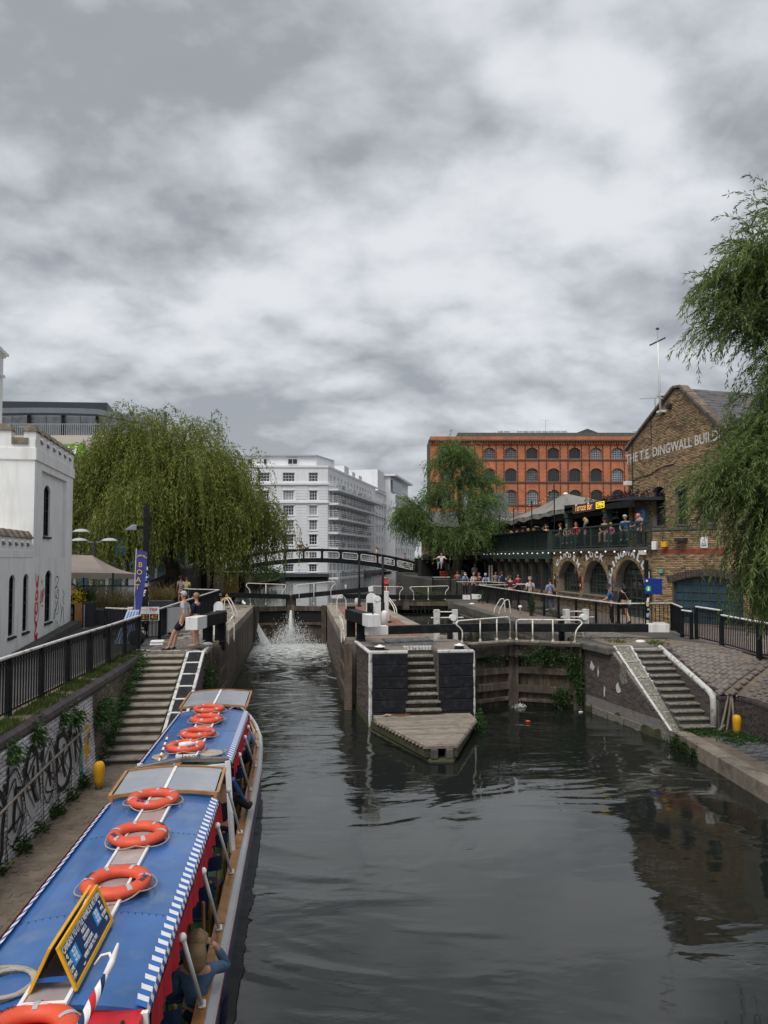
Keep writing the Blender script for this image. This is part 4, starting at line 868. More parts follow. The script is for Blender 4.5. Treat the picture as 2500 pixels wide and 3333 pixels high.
# the raised perspex fronts with their wooden frames
def screen(y0, y1, x0, x1, z0, z1):
 P = lambda u, v, d=0: Vector((x0+(x1-x0)*u, y0+(y1-y0)*v, z0+(z1-z0)*v+d-.05*(2*u-1)**2))
 fr = None
 for u0, u1 in ((.03, .49), (.51, .97)): bp(MB().sheet(lambda a, b: P(u0+(u1-u0)*a, .05+.9*b, .006), 4, 1).build('windscreen_pane', 'perspex'))
 bp(MB().sheet(lambda a, b: P(.485+.03*a, .02+.96*b, .014), 1, 1).build('windscreen_bar', 'white'))
 for a, b in (((0, 0), (1, 0)), ((0, 1), (1, 1)), ((0, 0), (0, 1)), ((1, 0), (1, 1))):
  pts = [P(a[0]+(b[0]-a[0])*t, a[1]+(b[1]-a[1])*t, .0) for t in np.linspace(0, 1, 5)]; m_ = MB()
  for p, q in zip(pts, pts[1:]): m_.beam(p, q, .035, .04)
  bp(m_.build('windscreen_frame', 'varnish'))
 for u in (.02, .98): bp(MB().beam(P(u, 0), P(u, 0, -.12), .04, .04, up=(0, 1, 0)).build('windscreen_post', 'varnish'))
screen(9.78, 10.72, -2.39, -1.05, -.17, -.12); screen(15.3, 16.75, -2.40, -1.08, -.17, -.12)
bp(MB().beam((-2.36, 11.1, -.24), (-1.72, 11.28, -.17), .09, .05).beam((-1.72, 11.28, -.17), (-1.07, 11.46, -.24), .09, .05).build('roof_beam', 'plank'))
text('Jason', .13, 'letterblack', (-1.6-BX, 11.29-12, -.142-ZW), (1, .28, 0), (-.1, .6, .8), boat, name='name_lettering')
bp(MB().beam((-2.3, 11.05, -.33), (-1.1, 11.38, -.33), .05, .10).build('cross_rail', 'white'))
for x in (-2.33, -1.07): bp(MB().beam((x, 11.3, -.22), (x+(.10 if x > -2 else -.1), 11.15, -1.5), .06, .06).build('corner_post', 'white'))
bp(MB().tube([(-1.0, 11.35, -.5), (-.87, 12.95, -1.46)], .03, 7).build('blue_wrapped_pole', 'bluestripe'))
# blue and white edge trim, then the red canvas below it
chk = MB().add([(-.5, -.5, 0), (.5, -.5, 0), (.5, .5, 0), (-.5, .5, 0)], [(0, 1, 2, 3)])
cw_, cb_ = chk.mesh('trim_check', 'whitevinyl', norm=False), chk.mesh('trim_check', 'bluestripe', norm=False)
for y0, y1 in ((5.34, 9.7), (11.5, 15.1)):
 n = int((y1-y0)/.062)
 for i in range(n):
  y = y0+(i+.5)*(y1-y0)/n
  for k, (x, z, w, tilt) in enumerate(((-1.075, -.262, .088, R(28)), (-1.026, -.297, .045, R(66)))):
   o = bpy.data.objects.new('trim_check', cw_ if (i+k) % 2 else cb_); C.objects.link(o); o.parent = boat
   o.matrix_local = Matrix.Translation((x-BX, y-12, z-ZW)) @ Matrix.Rotation(tilt, 4, 'Y') @ Matrix.Rotation(.18, 4, 'Z') @ Matrix.Diagonal((w, (y1-y0)/n*1.02, 1, 1))
 def canv(u, v, s=1, y0=y0, y1=y1):
  y = y0+(y1-y0)*u; return ((-1.0 if s > 0 else -2.43)+s*(.018*math.sin(y*17)*v+.012*math.sin(y*41)*v), y, -.30-v*(.24+.02*abs(math.sin(y*8.5))))
 bp(MB().sheet(canv, int((y1-y0)*26), 3).build('canvas_valance', 'redcloth', smooth=True))
 b = MB(); b2 = MB(); n = int((y1-y0)/.075)
 for i in range(n):
  a, c = y0+(y1-y0)*i/n, y0+(y1-y0)*(i+1)/n; (b if i % 2 else b2).quad((-2.345, a, -.255), (-2.41, a, -.30), (-2.41, c, -.30), (-2.345, c, -.255))
 for q, mm in ((b, 'whitevinyl'), (b2, 'bluestripe')): o = bp(q.build('edge_trim', mm)); o['kind'] = 'stuff'
 bp(MB().sheet(lambda u, v: canv(u, v, -1), 60, 2).build('canvas_valance', 'redcloth', smooth=True))
# roof poles with their white feet
for yt, yb in ((6.57, 7.35), (7.9, 8.81), (9.2, 10.33), (10.56, 11.78), (12.4, 13.9), (13.6, 15.43), (14.4, 16.87), (15.1, 18.2)):
 xb = BX+half(yb)-.135; p = bp(MB().tube([(-.985, yt, -.42), (xb, yb, sheer(yb)+.06)], .02, 8).build('roof_pole', 'white', smooth=True))
 bp(MB().ball((-.985, yt-.01, -.42), .04, n=8, k=6).build('pole_knob', 'white', smooth=True))
 bp(MB().box((xb, yb+.02, sheer(yb)+.055), (.075, .12, .03), .1).build('pole_foot', 'white', bevel=.015))
 yl = yt; bp(MB().tube([(-2.44, yl, -.42), (BX-half(yb)+.135, yb, sheer(yb)+.06)], .02, 6).build('roof_pole', 'white'))
# red stern
bp(MB().hexa([(-2.4, 3.3, -.95), (-1.04, 3.3, -.95), (-1.04, 5.37, -.95), (-2.4, 5.37, -.95)], [(-2.38, 3.3, -.40), (-1.05, 3.3, -.40), (-1.05, 5.37, -.285), (-2.38, 5.37, -.285)]).build('stern_cabin', 'red', bevel=.02))
bp(MB().tube([(-1.16, 5.2, -.36), (-1.16, 5.2, -.28), (-1.16, 5.05, -.28), (-1.16, 5.05, -.36)], .013, 6).build('grab_handle', 'black'))
bp(MB().hexa([(-1.04, 5.34, -.95), (-.98, 5.34, -.95), (-.98, 5.3, -.95), (-1.04, 5.3, -.95)], [(-1.08, 5.34, -.29), (-1.02, 5.34, -.29), (-1.02, 5.3, -.29), (-1.08, 5.3, -.29)]).build('corner_post', 'white'))
bp(MB().bb(-2.4, 4.2, -2.0, -1.0, 4.3, -.9).build('bulkhead', 'navy'))
# barber-striped tiller with its white swan neck
tl = [Vector((-1.37, 4.80, -.16)), Vector((-1.29, 5.26, .0))]
for k, mm in enumerate(('white', 'red', 'white', 'navy')):                # spiral stripes wound round the bar
 def sp(u, v, k=k):
  th = 2*PI*(v/4+k/4)+u*9.5; p = tl[0].lerp(tl[1], u); w = .018+.016*math.sin(PI*u); return p+Vector((math.cos(th), math.sin(th)*.3, math.sin(th)*.95))*w
 bp(MB().sheet(sp, 40, 3).build('tiller_stripe', mm, smooth=True))
bp(MB().tube([(-1.29, 5.26, .0), (-1.265, 5.33, .05), (-1.25, 5.36, .10), (-1.235, 5.36, .155)], 0, 8, rad=[.02, .024, .018, .008]).tube([(-1.265, 5.33, .06), (-1.30, 5.40, .07), (-1.36, 5.42, .05), (-1.40, 5.40, .0)], 0, 7, rad=[.012, .011, .009, .006]).build('tiller_neck', 'white', smooth=True))

# ------------------------------------------------------------------ lifebuoys and other things on the roof
def buoy():
 t = thing('lifebuoy', '', 'lifebuoy', (0, 0, 0))
 b = MB(); n = 40; b.tube([(.29*math.cos(2*PI*i/n), .29*math.sin(2*PI*i/n), .062) for i in range(n)], .084, 12, closed=True); b.v = [(x, y, .062+(z-.062)*.76) for x, y, z in b.v]
 b.build('ring', 'orange', t, smooth=True)
 for k in range(6):
  a0 = k*PI/3+.25; mb = MB()
  def f_(u, v, a0=a0): th = a0+(u-.5)*.15; ph = v*PI*.55+.55; rr = .29+.0865*math.cos(ph); return (rr*math.cos(th), rr*math.sin(th), .062+.0865*.78*math.sin(ph))
  mb.sheet(f_, 2, 6).build('reflective_band', 'grey', t, smooth=True)
 rp = []
 for i in range(49):
  a = 2*PI*i/48; k = abs(math.sin(2*a)); rp.append((math.cos(a)*(.372+.055*k), math.sin(a)*(.372+.055*k), .05-.035*k))
 MB().tube(rp[:-1], .0085, 5, closed=True).build('grab_rope', 'rope', t, smooth=True)
 for s in (0, PI):
  lm = MB()
  for i in range(9):
   a = s+PI/2-(i-4)*.075+.55; u_, v_ = Vector((-math.sin(a), math.cos(a), 0)), Vector((math.cos(a), math.sin(a), -.3)).normalized(); o_ = Vector((.31*math.cos(a), .31*math.sin(a), .1255))
   for p in ([(-.012, -.03), (.004, .03)], [(.004, .03), (.014, -.025)]) if i % 3 else ([(-.01, -.03), (-.008, .03)], [(-.01, 0), (.012, .02)]): ribbon(lm, p, .009, o_, u_, v_, -.001, False)
  lm.build('worn_print', 'navy', t, norm=False)
 return t
bl = [((-1.74, 5.05, -.30), 1.1, .3, 'orange lifebuoy on the red stern roof, nearest the bottom left corner'), ((-1.66, 7.1, -.21), 1, .9, 'orange lifebuoy on the blue boat roof just behind the yellow price board'),
      ((-1.72, 8.29, -.21), 1, 1.7, 'orange lifebuoy lying alone in the middle of the rear blue roof'), ((-1.79, 9.47, -.21), 1, 2.3, 'orange lifebuoy against the wooden framed windscreen of the rear roof'),
      ((-1.79, 12.0, -.205), .97, 3.2, 'orange lifebuoy with a white bottle inside, nearest on the front roof'), ((-1.72, 12.88, -.205), .97, .5, 'orange lifebuoy on the front roof next to the one holding a bottle'),
      ((-1.71, 13.98, -.205), .97, 1.1, 'third orange lifebuoy from the bottle on the front roof'), ((-1.78, 14.9, -.205), .97, 2.0, 'farthest orange lifebuoy, right under the front windscreen')]
b0 = buoy()
for i, (p, s, r_, lb) in enumerate(bl):
 o = b0 if i == 0 else dup(b0); o.location = p; o.rotation_euler = (0, 0, r_); s *= .835; o.scale = (s, s, s); o['label'] = lb; o['group'] = 'lifebuoys on the trip boat roof'
bt = thing('bottle', 'white plastic bottle lying in a lifebuoy on the front roof', 'bottle', (-1.76, 12.0, -.17), R(-62)); bt.scale = (.85, .85, .85)
MB().tube([(0, -.16, .045), (0, -.15, .045), (0, .06, .045), (0, .1, .045), (0, .16, .045)], 0, 10, rad=[.03, .055, .055, .028, .028]).build('body', 'white', bt, smooth=True); MB().tube([(0, .16, .045), (0, .20, .045)], .034, 10).build('cap', 'whitevinyl', bt)
# price board
pb = thing('price_board', 'yellow framed A-board with blue trip prices standing on the boat roof', 'sign', (-1.69, 5.95, -.205))
for s in (1, -1):
 u = Vector((0, 1, 0)) if s > 0 else Vector((0, -1, 0)); v = Vector((-.135*s, 0, .30)).normalized(); o_ = Vector((s*.148, -.5*s, 0)); nn = u.cross(v)
 MB().ext([(.03, .03), (.97, .03), (.97, .31), (.03, .31)], o_, u, v, nn*.012).build('panel', 'boardblue', pb)
 for a in ([(0, 0), (1, 0), (1, .03), (0, .03)], [(0, .30), (1, .30), (1, .33), (0, .33)], [(0, .03), (.03, .03), (.03, .30), (0, .30)], [(.97, .03), (1, .03), (1, .30), (.97, .30)]):
  MB().ext(a, o_, u, v, nn*.022).build('frame', 'yellow', pb, bevel=.003)
 if s > 0:
  T = lambda tx, sz, a, b, m='letter', **k: text(tx, sz, m, o_+u*a+v*b+nn*.016, u, v, pb, **k)
  for a, b, w, h_ in ((.20, .165, .15, .11), (.765, .165, .13, .11)): MB().ext([(a-w/2, b-h_/2), (a+w/2, b-h_/2), (a+w/2, b+h_/2), (a-w/2, b+h_/2)], o_+nn*.0125, u, v, nn*.002).build('cyan_panel', 'cyan', pb)
  T('CAMDEN TO LITTLE VENICE & RETURN', .066, .5, .268, sx=.78, bold=.0008)
  for i, w in enumerate(('45', 'MINS', 'ONE', 'WAY')): T(w, .046, .075, .215-.047*i, sx=.75)
  for i, w in enumerate(('16-50', '10-00', '14-50')): T(w, .04, .20, .199-.034*i, sx=.85)
  for i, w in enumerate(('ADULTS', 'CHILDREN', 'CONCESSIONS', 'UNDER FOUR YRS. FREE')): T(w, .042, .47, .215-.046*i, sx=.72)
  for i, w in enumerate(('12-00', '15-00', '18-00')): T(w, .04, .765, .199-.034*i, sx=.85)
  for i, w in enumerate(('90', 'MINS', 'RETURN', 'TRIP')): T(w, .043, .9, .215-.047*i, sx=.66)
  T('ONLY', .016, .27, .05)
for z in (.06,):
 for y in (-.46, .46): MB().bb(-.13, y-.008, z, .13, y+.008, z+.03).build('tie_bar', 'bluestripe', pb)
# ropes
def coil(name, label, c, turns, r0, r1, w, flat_=True, m='rope'):
 t = thing(name, label, 'rope', c); pts = []; n = int(turns*22)
 for i in range(n+1):
  a = 2*PI*turns*i/n; r_ = r0+(r1-r0)*i/n; pts.append((r_*math.cos(a), r_*math.sin(a)*.95, w+(0 if flat_ else .02*math.sin(a*1.3)+.012*i/22)))
 MB().tube(pts, w, 6).build('coil', m, t, smooth=True); MB().tube([pts[-1], (pts[-1][0]+.05, pts[-1][1]+.1, w), (pts[-1][0]-.02, pts[-1][1]+.16, w)], w, 6).build('rope_end', m, t, smooth=True); return t
coil('rope_mat', 'flat coiled rope mat on the front roof beside the striped pole', (-2.06, 11.75, -.255), 9, .02, .19, .011)
coil('rope_mat', 'flat coiled rope mat on the front roof near the red canvas', (-1.38, 11.85, -.245), 9, .02, .19, .011)
coil('rope_coil', 'loose coil of thick rope on the rear roof beside the price board', (-2.08, 5.62, -.25), 2.6, .20, .24, .017, False)
bpole = thing('striped_pole', 'short red white and blue striped pole leaning on the front roof', 'pole', (-2.1, 11.5, -.25)); a, b = Vector((0, 0, 0)), Vector((.02, .62, .24))
for i in range(10): MB().tube([a.lerp(b, i/10), a.lerp(b, (i+1)/10)], .018, 8).build('band', ('white', 'red', 'white', 'navy')[i % 4], bpole)
# ------------------------------------------------------------------ seats and passengers
def chair():
 t = thing('boat_chair', 'blue seated wooden chair inside the trip boat', 'chair'); MB().lathe([(.17, .40), (.20, .41), (.20, .43), (.17, .445), (.01, .45)], n=14, sy=.95).build('seat', 'seat', t, smooth=True)
 MB().sheet(lambda u, v: ((u-.5)*.38, -.2-.04*v+.05*(2*u-1)**2, .66+.2*v), 6, 2).build('backrest', 'seat', t)
 for x, y in ((-.15, .15), (.15, .15), (-.15, -.16), (.15, -.16)): MB().beam((x, y, 0), (x*.9, y*.9, .42 if y > 0 else .86), .03, .03).build('leg', 'varnish', t)
 return t
ch = chair(); first = True
for i, y in enumerate(np.arange(7.0, 17.3, .83)):
 for x in (-1.22,):
  o = ch if first else dup(ch); first = False; o.location = (x, y, -2.0); o.rotation_euler.z = .15*(rnd.random()-.5)+(PI if i % 4 == 2 else 0); o['label'] = 'blue seated wooden chair inside the boat, %s in the right row counted from the stern' % ('first second third fourth fifth sixth seventh eighth ninth tenth eleventh twelfth thirteenth'.split()[i]); o['group'] = 'chairs inside the trip boat'
Jw = joints(1.68, 'sit', ('lap', 'lap'))
person('woman with shoulder length hair in a denim jacket resting her elbow on the boat gunwale', (-1.0, 7.6, -2.18), R(-12), 1.68, (.075, .13, .22), (.02, .025, .05), hair='fair', long=True, sleeves='long', pose='sit', J=Jw, edit=dict(elr=(.22, .29, .82), wrr=(.14, .20, 1.05), har=(.10, .15, 1.12)), turn=.1)
person('man in a dark jacket with his forearm over the gunwale in mid boat', (-1.22, 12.15, -2.0), R(-8), 1.75, (.014, .016, .022), (.02, .02, .03), hair='brown', sleeves='long', pose='sit', arms='lap', edit=dict(elr=(.32, .42, .70), wrr=(.30, .72, .66), har=(.28, .80, .68)))
person('passenger with long ginger hair seated in the front of the boat', (-1.25, 15.3, -2.0), R(5), 1.65, (.02, .02, .025), hair='ginger', long=True, sleeves='long', pose='sit', arms='lap')
person('grey haired passenger in a pale blue shirt in the bow of the boat', (-1.22, 16.4, -2.0), R(5), 1.72, (.22, .33, .62), hair='grey', pose='sit', arms='lap')
# ================================================================== LOCK GATES AND GEAR
def leaf_gate(name, label, a, b, z0, z1, rails, front=-1, planks=True, plankm='wetwood'):
 a, b = Vector((*a, 0)), Vector((*b, 0)); d = (b-a); L_ = d.length; d.normalize(); nn = Vector((-d.y, d.x, 0))*front; nn = nn if nn.y < 0 else -nn
 t = thing(name, label, 'lock gate', (a.x, a.y, 0)); W_ = lambda mb, nm, m, **k: wpar(mb.build(nm, m, **k), t)
 n = int(L_/.24)
 for i in range(n):
  p, q = a+d*(L_*i/n+.006), a+d*(L_*(i+1)/n-.006); e = nn*(.02*rnd.random())
  W_(MB().hexa([p+e+Vector((0, 0, z0)), q+e+Vector((0, 0, z0)), q-nn*.1+Vector((0, 0, z0)), p-nn*.1+Vector((0, 0, z0))], [p+e+Vector((0, 0, z1)), q+e+Vector((0, 0, z1)), q-nn*.1+Vector((0, 0, z1)), p-nn*.1+Vector((0, 0, z1))]), 'plank', plankm)
 for z, h in rails:
  W_(MB().beam(a+nn*.1+Vector((0, 0, z)), b+nn*.1+Vector((0, 0, z)), .17, h), 'rail', plankm, bevel=.015)
 for p, w in ((a+d*.13, .28), (b-d*.12, .26)):
  W_(MB().beam(p+nn*.1+Vector((0, 0, z0)), p+nn*.1+Vector((0, 0, z1+.06)), w, .26, up=nn), 'post', plankm, bevel=.02)
 return t, a, b, d, nn, W_
def beam(label, a, b, w=.26, h=.27, white=None, m='black', group=None, extra=None):
 a, b = Vector(a), Vector(b); d = (b-a).normalized(); t = thing('balance_beam', label, 'lock beam', (a.x, a.y, a.z), 0, group)
 k = (b-a).length*(0 if not white else white)
 if white: wpar(MB().beam(a, a+d*k, w+.02, h+.02).build('white_end', 'white', bevel=.012), t)
 wpar(MB().beam(a+d*k, b, w, h).build('beam', m, bevel=.012), t); return t
G1 = leaf_gate('lock_gate', 'left leaf of the closed mossy lower gate of the right chamber', (5.32, 24.0), (7.17, 24.78), -2.4, -.03, [(-.42, .2), (-1.0, .22), (-1.52, .24), (-1.95, .12)])
G2 = leaf_gate('lock_gate', 'right leaf of the closed mossy lower gate of the right chamber, overgrown with ferns', (9.28, 23.75), (7.20, 24.78), -2.4, -.03, [(-.42, .2), (-1.0, .22), (-1.62, .24), (-2.0, .1)])
for t, a, b, d, nn, W_ in (G1, G2):
 for i in range(7):
  p, q = a+d*((b-a).length*i/7+.01), a+d*((b-a).length*(i+1)/7-.01); W_(MB().beam(p+nn*.28+Vector((0, 0, -.01)), q+nn*.28+Vector((0, 0, -.01)), .34, .05), 'walkway_plank', 'plank')
 W_(MB().beam(a+nn*.42+Vector((0, 0, -.05)), b+nn*.42+Vector((0, 0, -.05)), .04, .12), 'walkway_edge', 'darkwood')
def rail(label, path, posts, r=.024, m='cream', group=None, name='handrail', foot=True):
 t = thing(name, label, 'handrail', path[0], 0, group); P_ = [Vector(p) for p in path]; pts = [P_[0]]
 for i in range(1, len(P_)-1):                     # rounded bends
  a, b, c = P_[i-1], P_[i], P_[i+1]; k = min(.12, (a-b).length*.4, (c-b).length*.4); p, q = b+(a-b).normalized()*k, b+(c-b).normalized()*k
  pts += [p, p.lerp(b, .5).lerp(b.lerp(q, .5), .5), q]
 pts.append(P_[-1]); wpar(MB().tube(pts, r, 8).build('rail', m, smooth=True), t)
 for a, b in posts:
  wpar(MB().tube([a, b], r*.95, 8).build('post', m, smooth=True), t)
  if foot: wpar(MB().tube([Vector(a), Vector(a)+Vector((0, 0, .09))], r*1.9, 8).build('foot', m), t)
 if foot:
  for p in (path[0], path[-1]): wpar(MB().tube([Vector(p), Vector(p)+Vector((0, 0, .08))], r*1.8, 8).build('foot', m), t)
 return t
rail('white tubular handrail on the left leaf of the right lower gate', [(5.28, 24.0, -.02), (5.32, 24.05, .40), (5.06, 23.95, .62), (5.15, 23.98, .72), (7.10, 24.7, .78), (7.12, 24.72, -.02)], [((5.97, 24.3, -.02), (5.97, 24.3, .74)), ((6.60, 24.52, -.02), (6.60, 24.52, .76))])
rail('white tubular handrail on the right leaf of the right lower gate', [(7.28, 24.5, -.02), (7.27, 24.5, .70), (9.2, 23.7, .73), (9.28, 23.66, .64), (9.02, 23.6, .40), (8.97, 23.6, -.02)], [((7.72, 24.12, -.02), (7.72, 24.12, .70)), ((8.35, 23.92, -.02), (8.35, 23.92, .72))])
beam('long black balance beam across the island with a plain white end, right lower gate', (2.08, 23.72, .46), (7.05, 24.75, .44), white=.14)
beam('long black balance beam reaching right over the bank with a white end', (12.58, 24.3, .38), (7.28, 24.8, .40), white=.135)
for x in (11.95, 12.3): pass
tb = thing('grab_handle', 'small white grab handle on the right balance beam end', 'handle', (12.25, 24.3, .51)); MB().tube([(-.2, 0, 0), (-.2, 0, .06), (.2, 0, .06), (.2, 0, 0)], .014, 6).build('bar', 'cream', tb)
bl1 = beam('thick black balance beam beside the left steps with a stained white end, leant on by a couple', (-3.24, 22.6, .83), (-2.62, 25.2, .83), .36, .36, white=.3)
bl2 = beam('thick black balance beam on the island with a white cube end and a small handle', (2.27, 22.95, .83), (1.72, 25.7, .84), .40, .36, white=.22)
wpar(MB().tube([(2.25, 23.05, 1.02), (2.25, 23.05, 1.10), (2.25, 23.3, 1.10), (2.25, 23.3, 1.02)], .014, 6).build('handle', 'black'), bl2)
for (x, y, z, w, lab) in ((-3.0, 24.6, .66, .3, 'short dark timber post under the left balance beam'), (-2.68, 25.35, 1.02, .34, 'taller dark timber gate post at the back of the left balance beam'), (2.02, 25.0, .66, .28, 'short dark timber post under the island balance beam'), (1.75, 25.95, 1.1, .3, 'taller dark timber gate post at the back of the island balance beam')):
 t = thing('timber_post', lab, 'post', (x, y, 0)); MB().bb(-w/2, -w/2, -.3, w/2, w/2, z).build('shaft', 'black', t, bevel=.02); MB().bb(-w/2-.01, -w/2-.01, -.02, w/2+.01, w/2+.01, .05).build('shoe', 'iron', t)
for lab, a, b in (('left open gate leaf folded against the wall of the left chamber', (-2.70, 24.3), (-2.62, 26.9)), ('right open gate leaf folded against the island wall of the left chamber', (1.56, 24.6), (1.48, 27.0))):
 t = thing('lock_gate', lab, 'lock gate', (a[0], a[1], 0)); s = 1 if a[0] < 0 else -1
 for i in range(10):
  y0 = a[1]+(b[1]-a[1])*i/10; x = a[0]+(b[0]-a[0])*i/10; wpar(MB().bb(x-.04, y0+.005, -2.6, x+.05+.015*rnd.random(), y0+(b[1]-a[1])/10-.005, -.12).build('plank', 'wetwood'), t)
 for z in (-.35, -.95, -1.6): wpar(MB().bb(a[0]+s*.05-.08, a[1], z-.1, a[0]+s*.05+.08, b[1], z+.1).build('rail', 'wetwood', bevel=.01), t)
 wpar(MB().bb(a[0]-.12, a[1]-.14, -2.6, a[0]+.14, a[1]+.16, -.03).build('post', 'wetwood', bevel=.02), t)
# upper gates of the left chamber
G3 = leaf_gate('lock_gate', 'left leaf of the leaking upper gate of the left chamber', (-2.68, 43.05), (-.60, 43.6), -2.4, -.02, [(-.15, .28), (-1.02, .14)], plankm='wetwood')
G4 = leaf_gate('lock_gate', 'right leaf of the leaking upper gate of the left chamber', (1.5, 43.05), (-.55, 43.6), -2.4, -.02, [(-.15, .28), (-1.02, .14)], plankm='wetwood')
for G in (G3, G4):
 t, a, b, d, nn, W_ = G; p = b-d*.15; W_(MB().beam(p+nn*.08+Vector((0, 0, -.3)), p+nn*.08+Vector((0, 0, .62)), .26, .26, up=nn), 'mitre_post', 'darkwood', bevel=.02)
 W_(MB().hexa([a+nn*.09+d*.1+Vector((0, 0, -1.0)), b+nn*.09-d*.3+Vector((0, 0, -1.0)), b+nn*.02-d*.3+Vector((0, 0, -1.0)), a+nn*.02+d*.1+Vector((0, 0, -1.0))], [a+nn*.09+d*.1+Vector((0, 0, -.3)), b+nn*.09-d*.3+Vector((0, 0, -.3)), b+nn*.02-d*.3+Vector((0, 0, -.3)), a+nn*.02+d*.1+Vector((0, 0, -.3))]), 'dark_panel', 'dark')
sill = MB().bb(-2.8, 43.7, -3, 1.6, 44.4, -1.4).build('lock_sill', 'stonedark', kind='structure')
beam('black balance beam of the left upper gate leaf, with a yellow warning triangle', (-4.6, 40.95, .80), (-.72, 43.35, .53), white=None)
beam('black balance beam of the right upper gate leaf rising to a white end', (4.2, 43.0, .98), (-.5, 43.35, .53), white=.06)
wt = thing('warning_sign', 'small yellow warning triangle on the far left lock beam', 'sign', (-4.02, 41.12, .76)); MB().ext([(-.1, -.09), (.1, -.09), (0, .09)], (0, 0, 0), (.85, .53, 0), (0, 0, 1), (.008, -.012, 0)).build('panel', 'yellow', wt)
t = thing('notice', 'black notice with white lines on the far left lock beam', 'sign', (-4.36, 40.92, .79)); MB().ext([(-.14, -.1), (.14, -.1), (.14, .1), (-.14, .1)], (0, 0, 0), (.85, .53, 0), (0, 0, 1), (.008, -.012, 0)).build('panel', 'black', t)
for i in range(3): MB().ext([(-.11, .05-.05*i), (.11-.05*(i % 2), .05-.05*i), (.11-.05*(i % 2), .065-.05*i), (-.11, .065-.05*i)], (.009, -.014, 0), (.85, .53, 0), (0, 0, 1), (.002, -.003, 0)).build('line', 'letter', t)
rail('white handrail on the left leaf of the far upper gate', [(-2.85, 42.9, .1), (-2.9, 42.9, .95), (-3.12, 42.9, 1.2), (-3.05, 42.9, 1.34), (-.9, 43.2, 1.24), (-.85, 43.2, 1.1), (-1.06, 43.2, .85), (-1.08, 43.2, .1)], [((-2.0, 43.05, .1), (-2.0, 43.05, 1.29))], .022)
rail('white handrail on the right leaf of the far upper gate', [(-.1, 43.2, .1), (-.1, 43.2, .85), (-.3, 43.2, 1.1), (-.24, 43.2, 1.22), (1.9, 42.9, 1.43), (2.0, 42.9, 1.3), (1.72, 42.9, 1.05), (1.74, 42.9, .1)], [((.75, 43.05, .1), (.75, 43.05, 1.32))], .022)
# upper gates of the right chamber
G5 = leaf_gate('lock_gate', 'left leaf of the far upper gate of the right chamber', (4.6, 44.9), (6.42, 45.5), -1.2, .1, [(-.05, .25), (-.36, .12)])
G6 = leaf_gate('lock_gate', 'right leaf of the far upper gate of the right chamber', (9.3, 44.9), (6.46, 45.5), -1.2, .1, [(-.05, .25), (-.36, .12)])
beam('black balance beam of the far right chamber with its white end on the island', (1.85, 44.55, .50), (6.4, 45.3, .36), white=.14)
beam('black balance beam over the far right lockside with two white blocks, scribbled on one', (11.1, 44.9, .38), (6.5, 45.3, .36), white=.13)
wpar(MB().bb(9.92, 44.75, .22, 10.38, 45.1, .50).build('white_block', 'white'), bpy.data.objects[[o.name for o in C.objects if o.name.startswith('balance_beam')][-1]])
rail('left white handrail over the far right chamber gate', [(4.25, 44.9, .2), (4.2, 44.9, 1.07), (6.2, 45.0, 1.0), (6.24, 45, .9), (6.03, 45, .7), (6.02, 45, .2)], [((5.2, 44.95, .2), (5.2, 44.95, 1.03))], .022)
rail('right white handrail over the far right chamber gate', [(6.9, 45, .2), (6.88, 45, .72), (6.64, 45, .93), (6.7, 45, 1.0), (9.05, 45, 1.05), (9.1, 45, .92), (8.88, 45, .7), (8.86, 45, .2)], [((7.8, 45, .2), (7.8, 45, 1.03))], .022)
# falling water and foam
jm = water_mat('jet', (.55, .58, .56), False, 3.); jm.node_tree.nodes['Principled BSDF'].inputs['Roughness'].default_value = .5
wj = thing('water_jet', 'white jet of water spurting through the middle of the leaking upper gate', 'water jet', (-.57, 43.3, -.3))
pts = [(-.57, 43.15-.75*t, -.28-1.95*t*t*.75-.48*t) for t in np.linspace(0, 1, 12)]
wpar(MB().tube(pts, 0, 8, rad=[.05+.11*i/11+.02*rnd.random() for i in range(12)]).build('jet', jm, smooth=True), wj)
def spray(name, label, c, n, sx, h, r, seed=2):
 g_ = np.random.default_rng(seed); P = []; 
 m_ = MB()
 for i in range(n):
  a = g_.uniform(0, 2*PI); v = abs(g_.normal()); x = c[0]+math.cos(a)*sx*v*.6; y = c[1]+math.sin(a)*sx*.6*v*.6; z = c[2]+abs(g_.normal())*h*.55*math.exp(-(v*.6)**2)+(.35*h if rnd.random() < .3 else 0)*math.exp(-((v-.8)*2)**2)
  s = r*g_.uniform(.3, 1.1); m_.add([(x, y, z+s*1.5), (x+s, y, z), (x-s*.5, y+s*.9, z), (x-s*.5, y-s*.9, z), (x, y, z-s*1.2)], [(0, 1, 2), (0, 2, 3), (0, 3, 1), (4, 2, 1), (4, 3, 2), (4, 1, 3)])
 o = m_.build(name, FOAM, norm=False, kind='stuff'); o['label'] = label; o['category'] = 'spray'; return o
FOAM = mat('foam', (.80, .82, .82), .5, .1, 5)
spray('spray', 'white splash thrown up where the jet hits the water', (-.57, 42.3, ZW), 4200, 1.5, 1.15, .024)
spray('spray', 'low white foam at the foot of the leaking gate', (-.3, 41.9, ZW), 1500, 1.9, .12, .03, 4)
sheet = MB().sheet(lambda u, v: (-2.62+1.25*u*(.25+.75*v)+.06*math.sin(9*v+5*u), 43.0-.25*v, -.45-.1*u-1.75*v**(1.2)*(1 if u < .9 else 1)+.55*u*v*(1-v)), 8, 14)
wpar(spray('side_spray', 'thin sheet of white water leaking beside the left lock wall', (-2.1, 42.9, ZW), 900, .6, .5, .018, 9), wj) if False else spray('spray', 'thin white spray leaking beside the left lock wall', (-2.25, 42.9, ZW), 900, .55, .75, .018, 9)
lk = thing('water_leak', 'slanting leak of white water at the left side of the far gate', 'water leak', (-2.6, 43, -.4)); g_ = np.random.default_rng(8); m_ = MB()
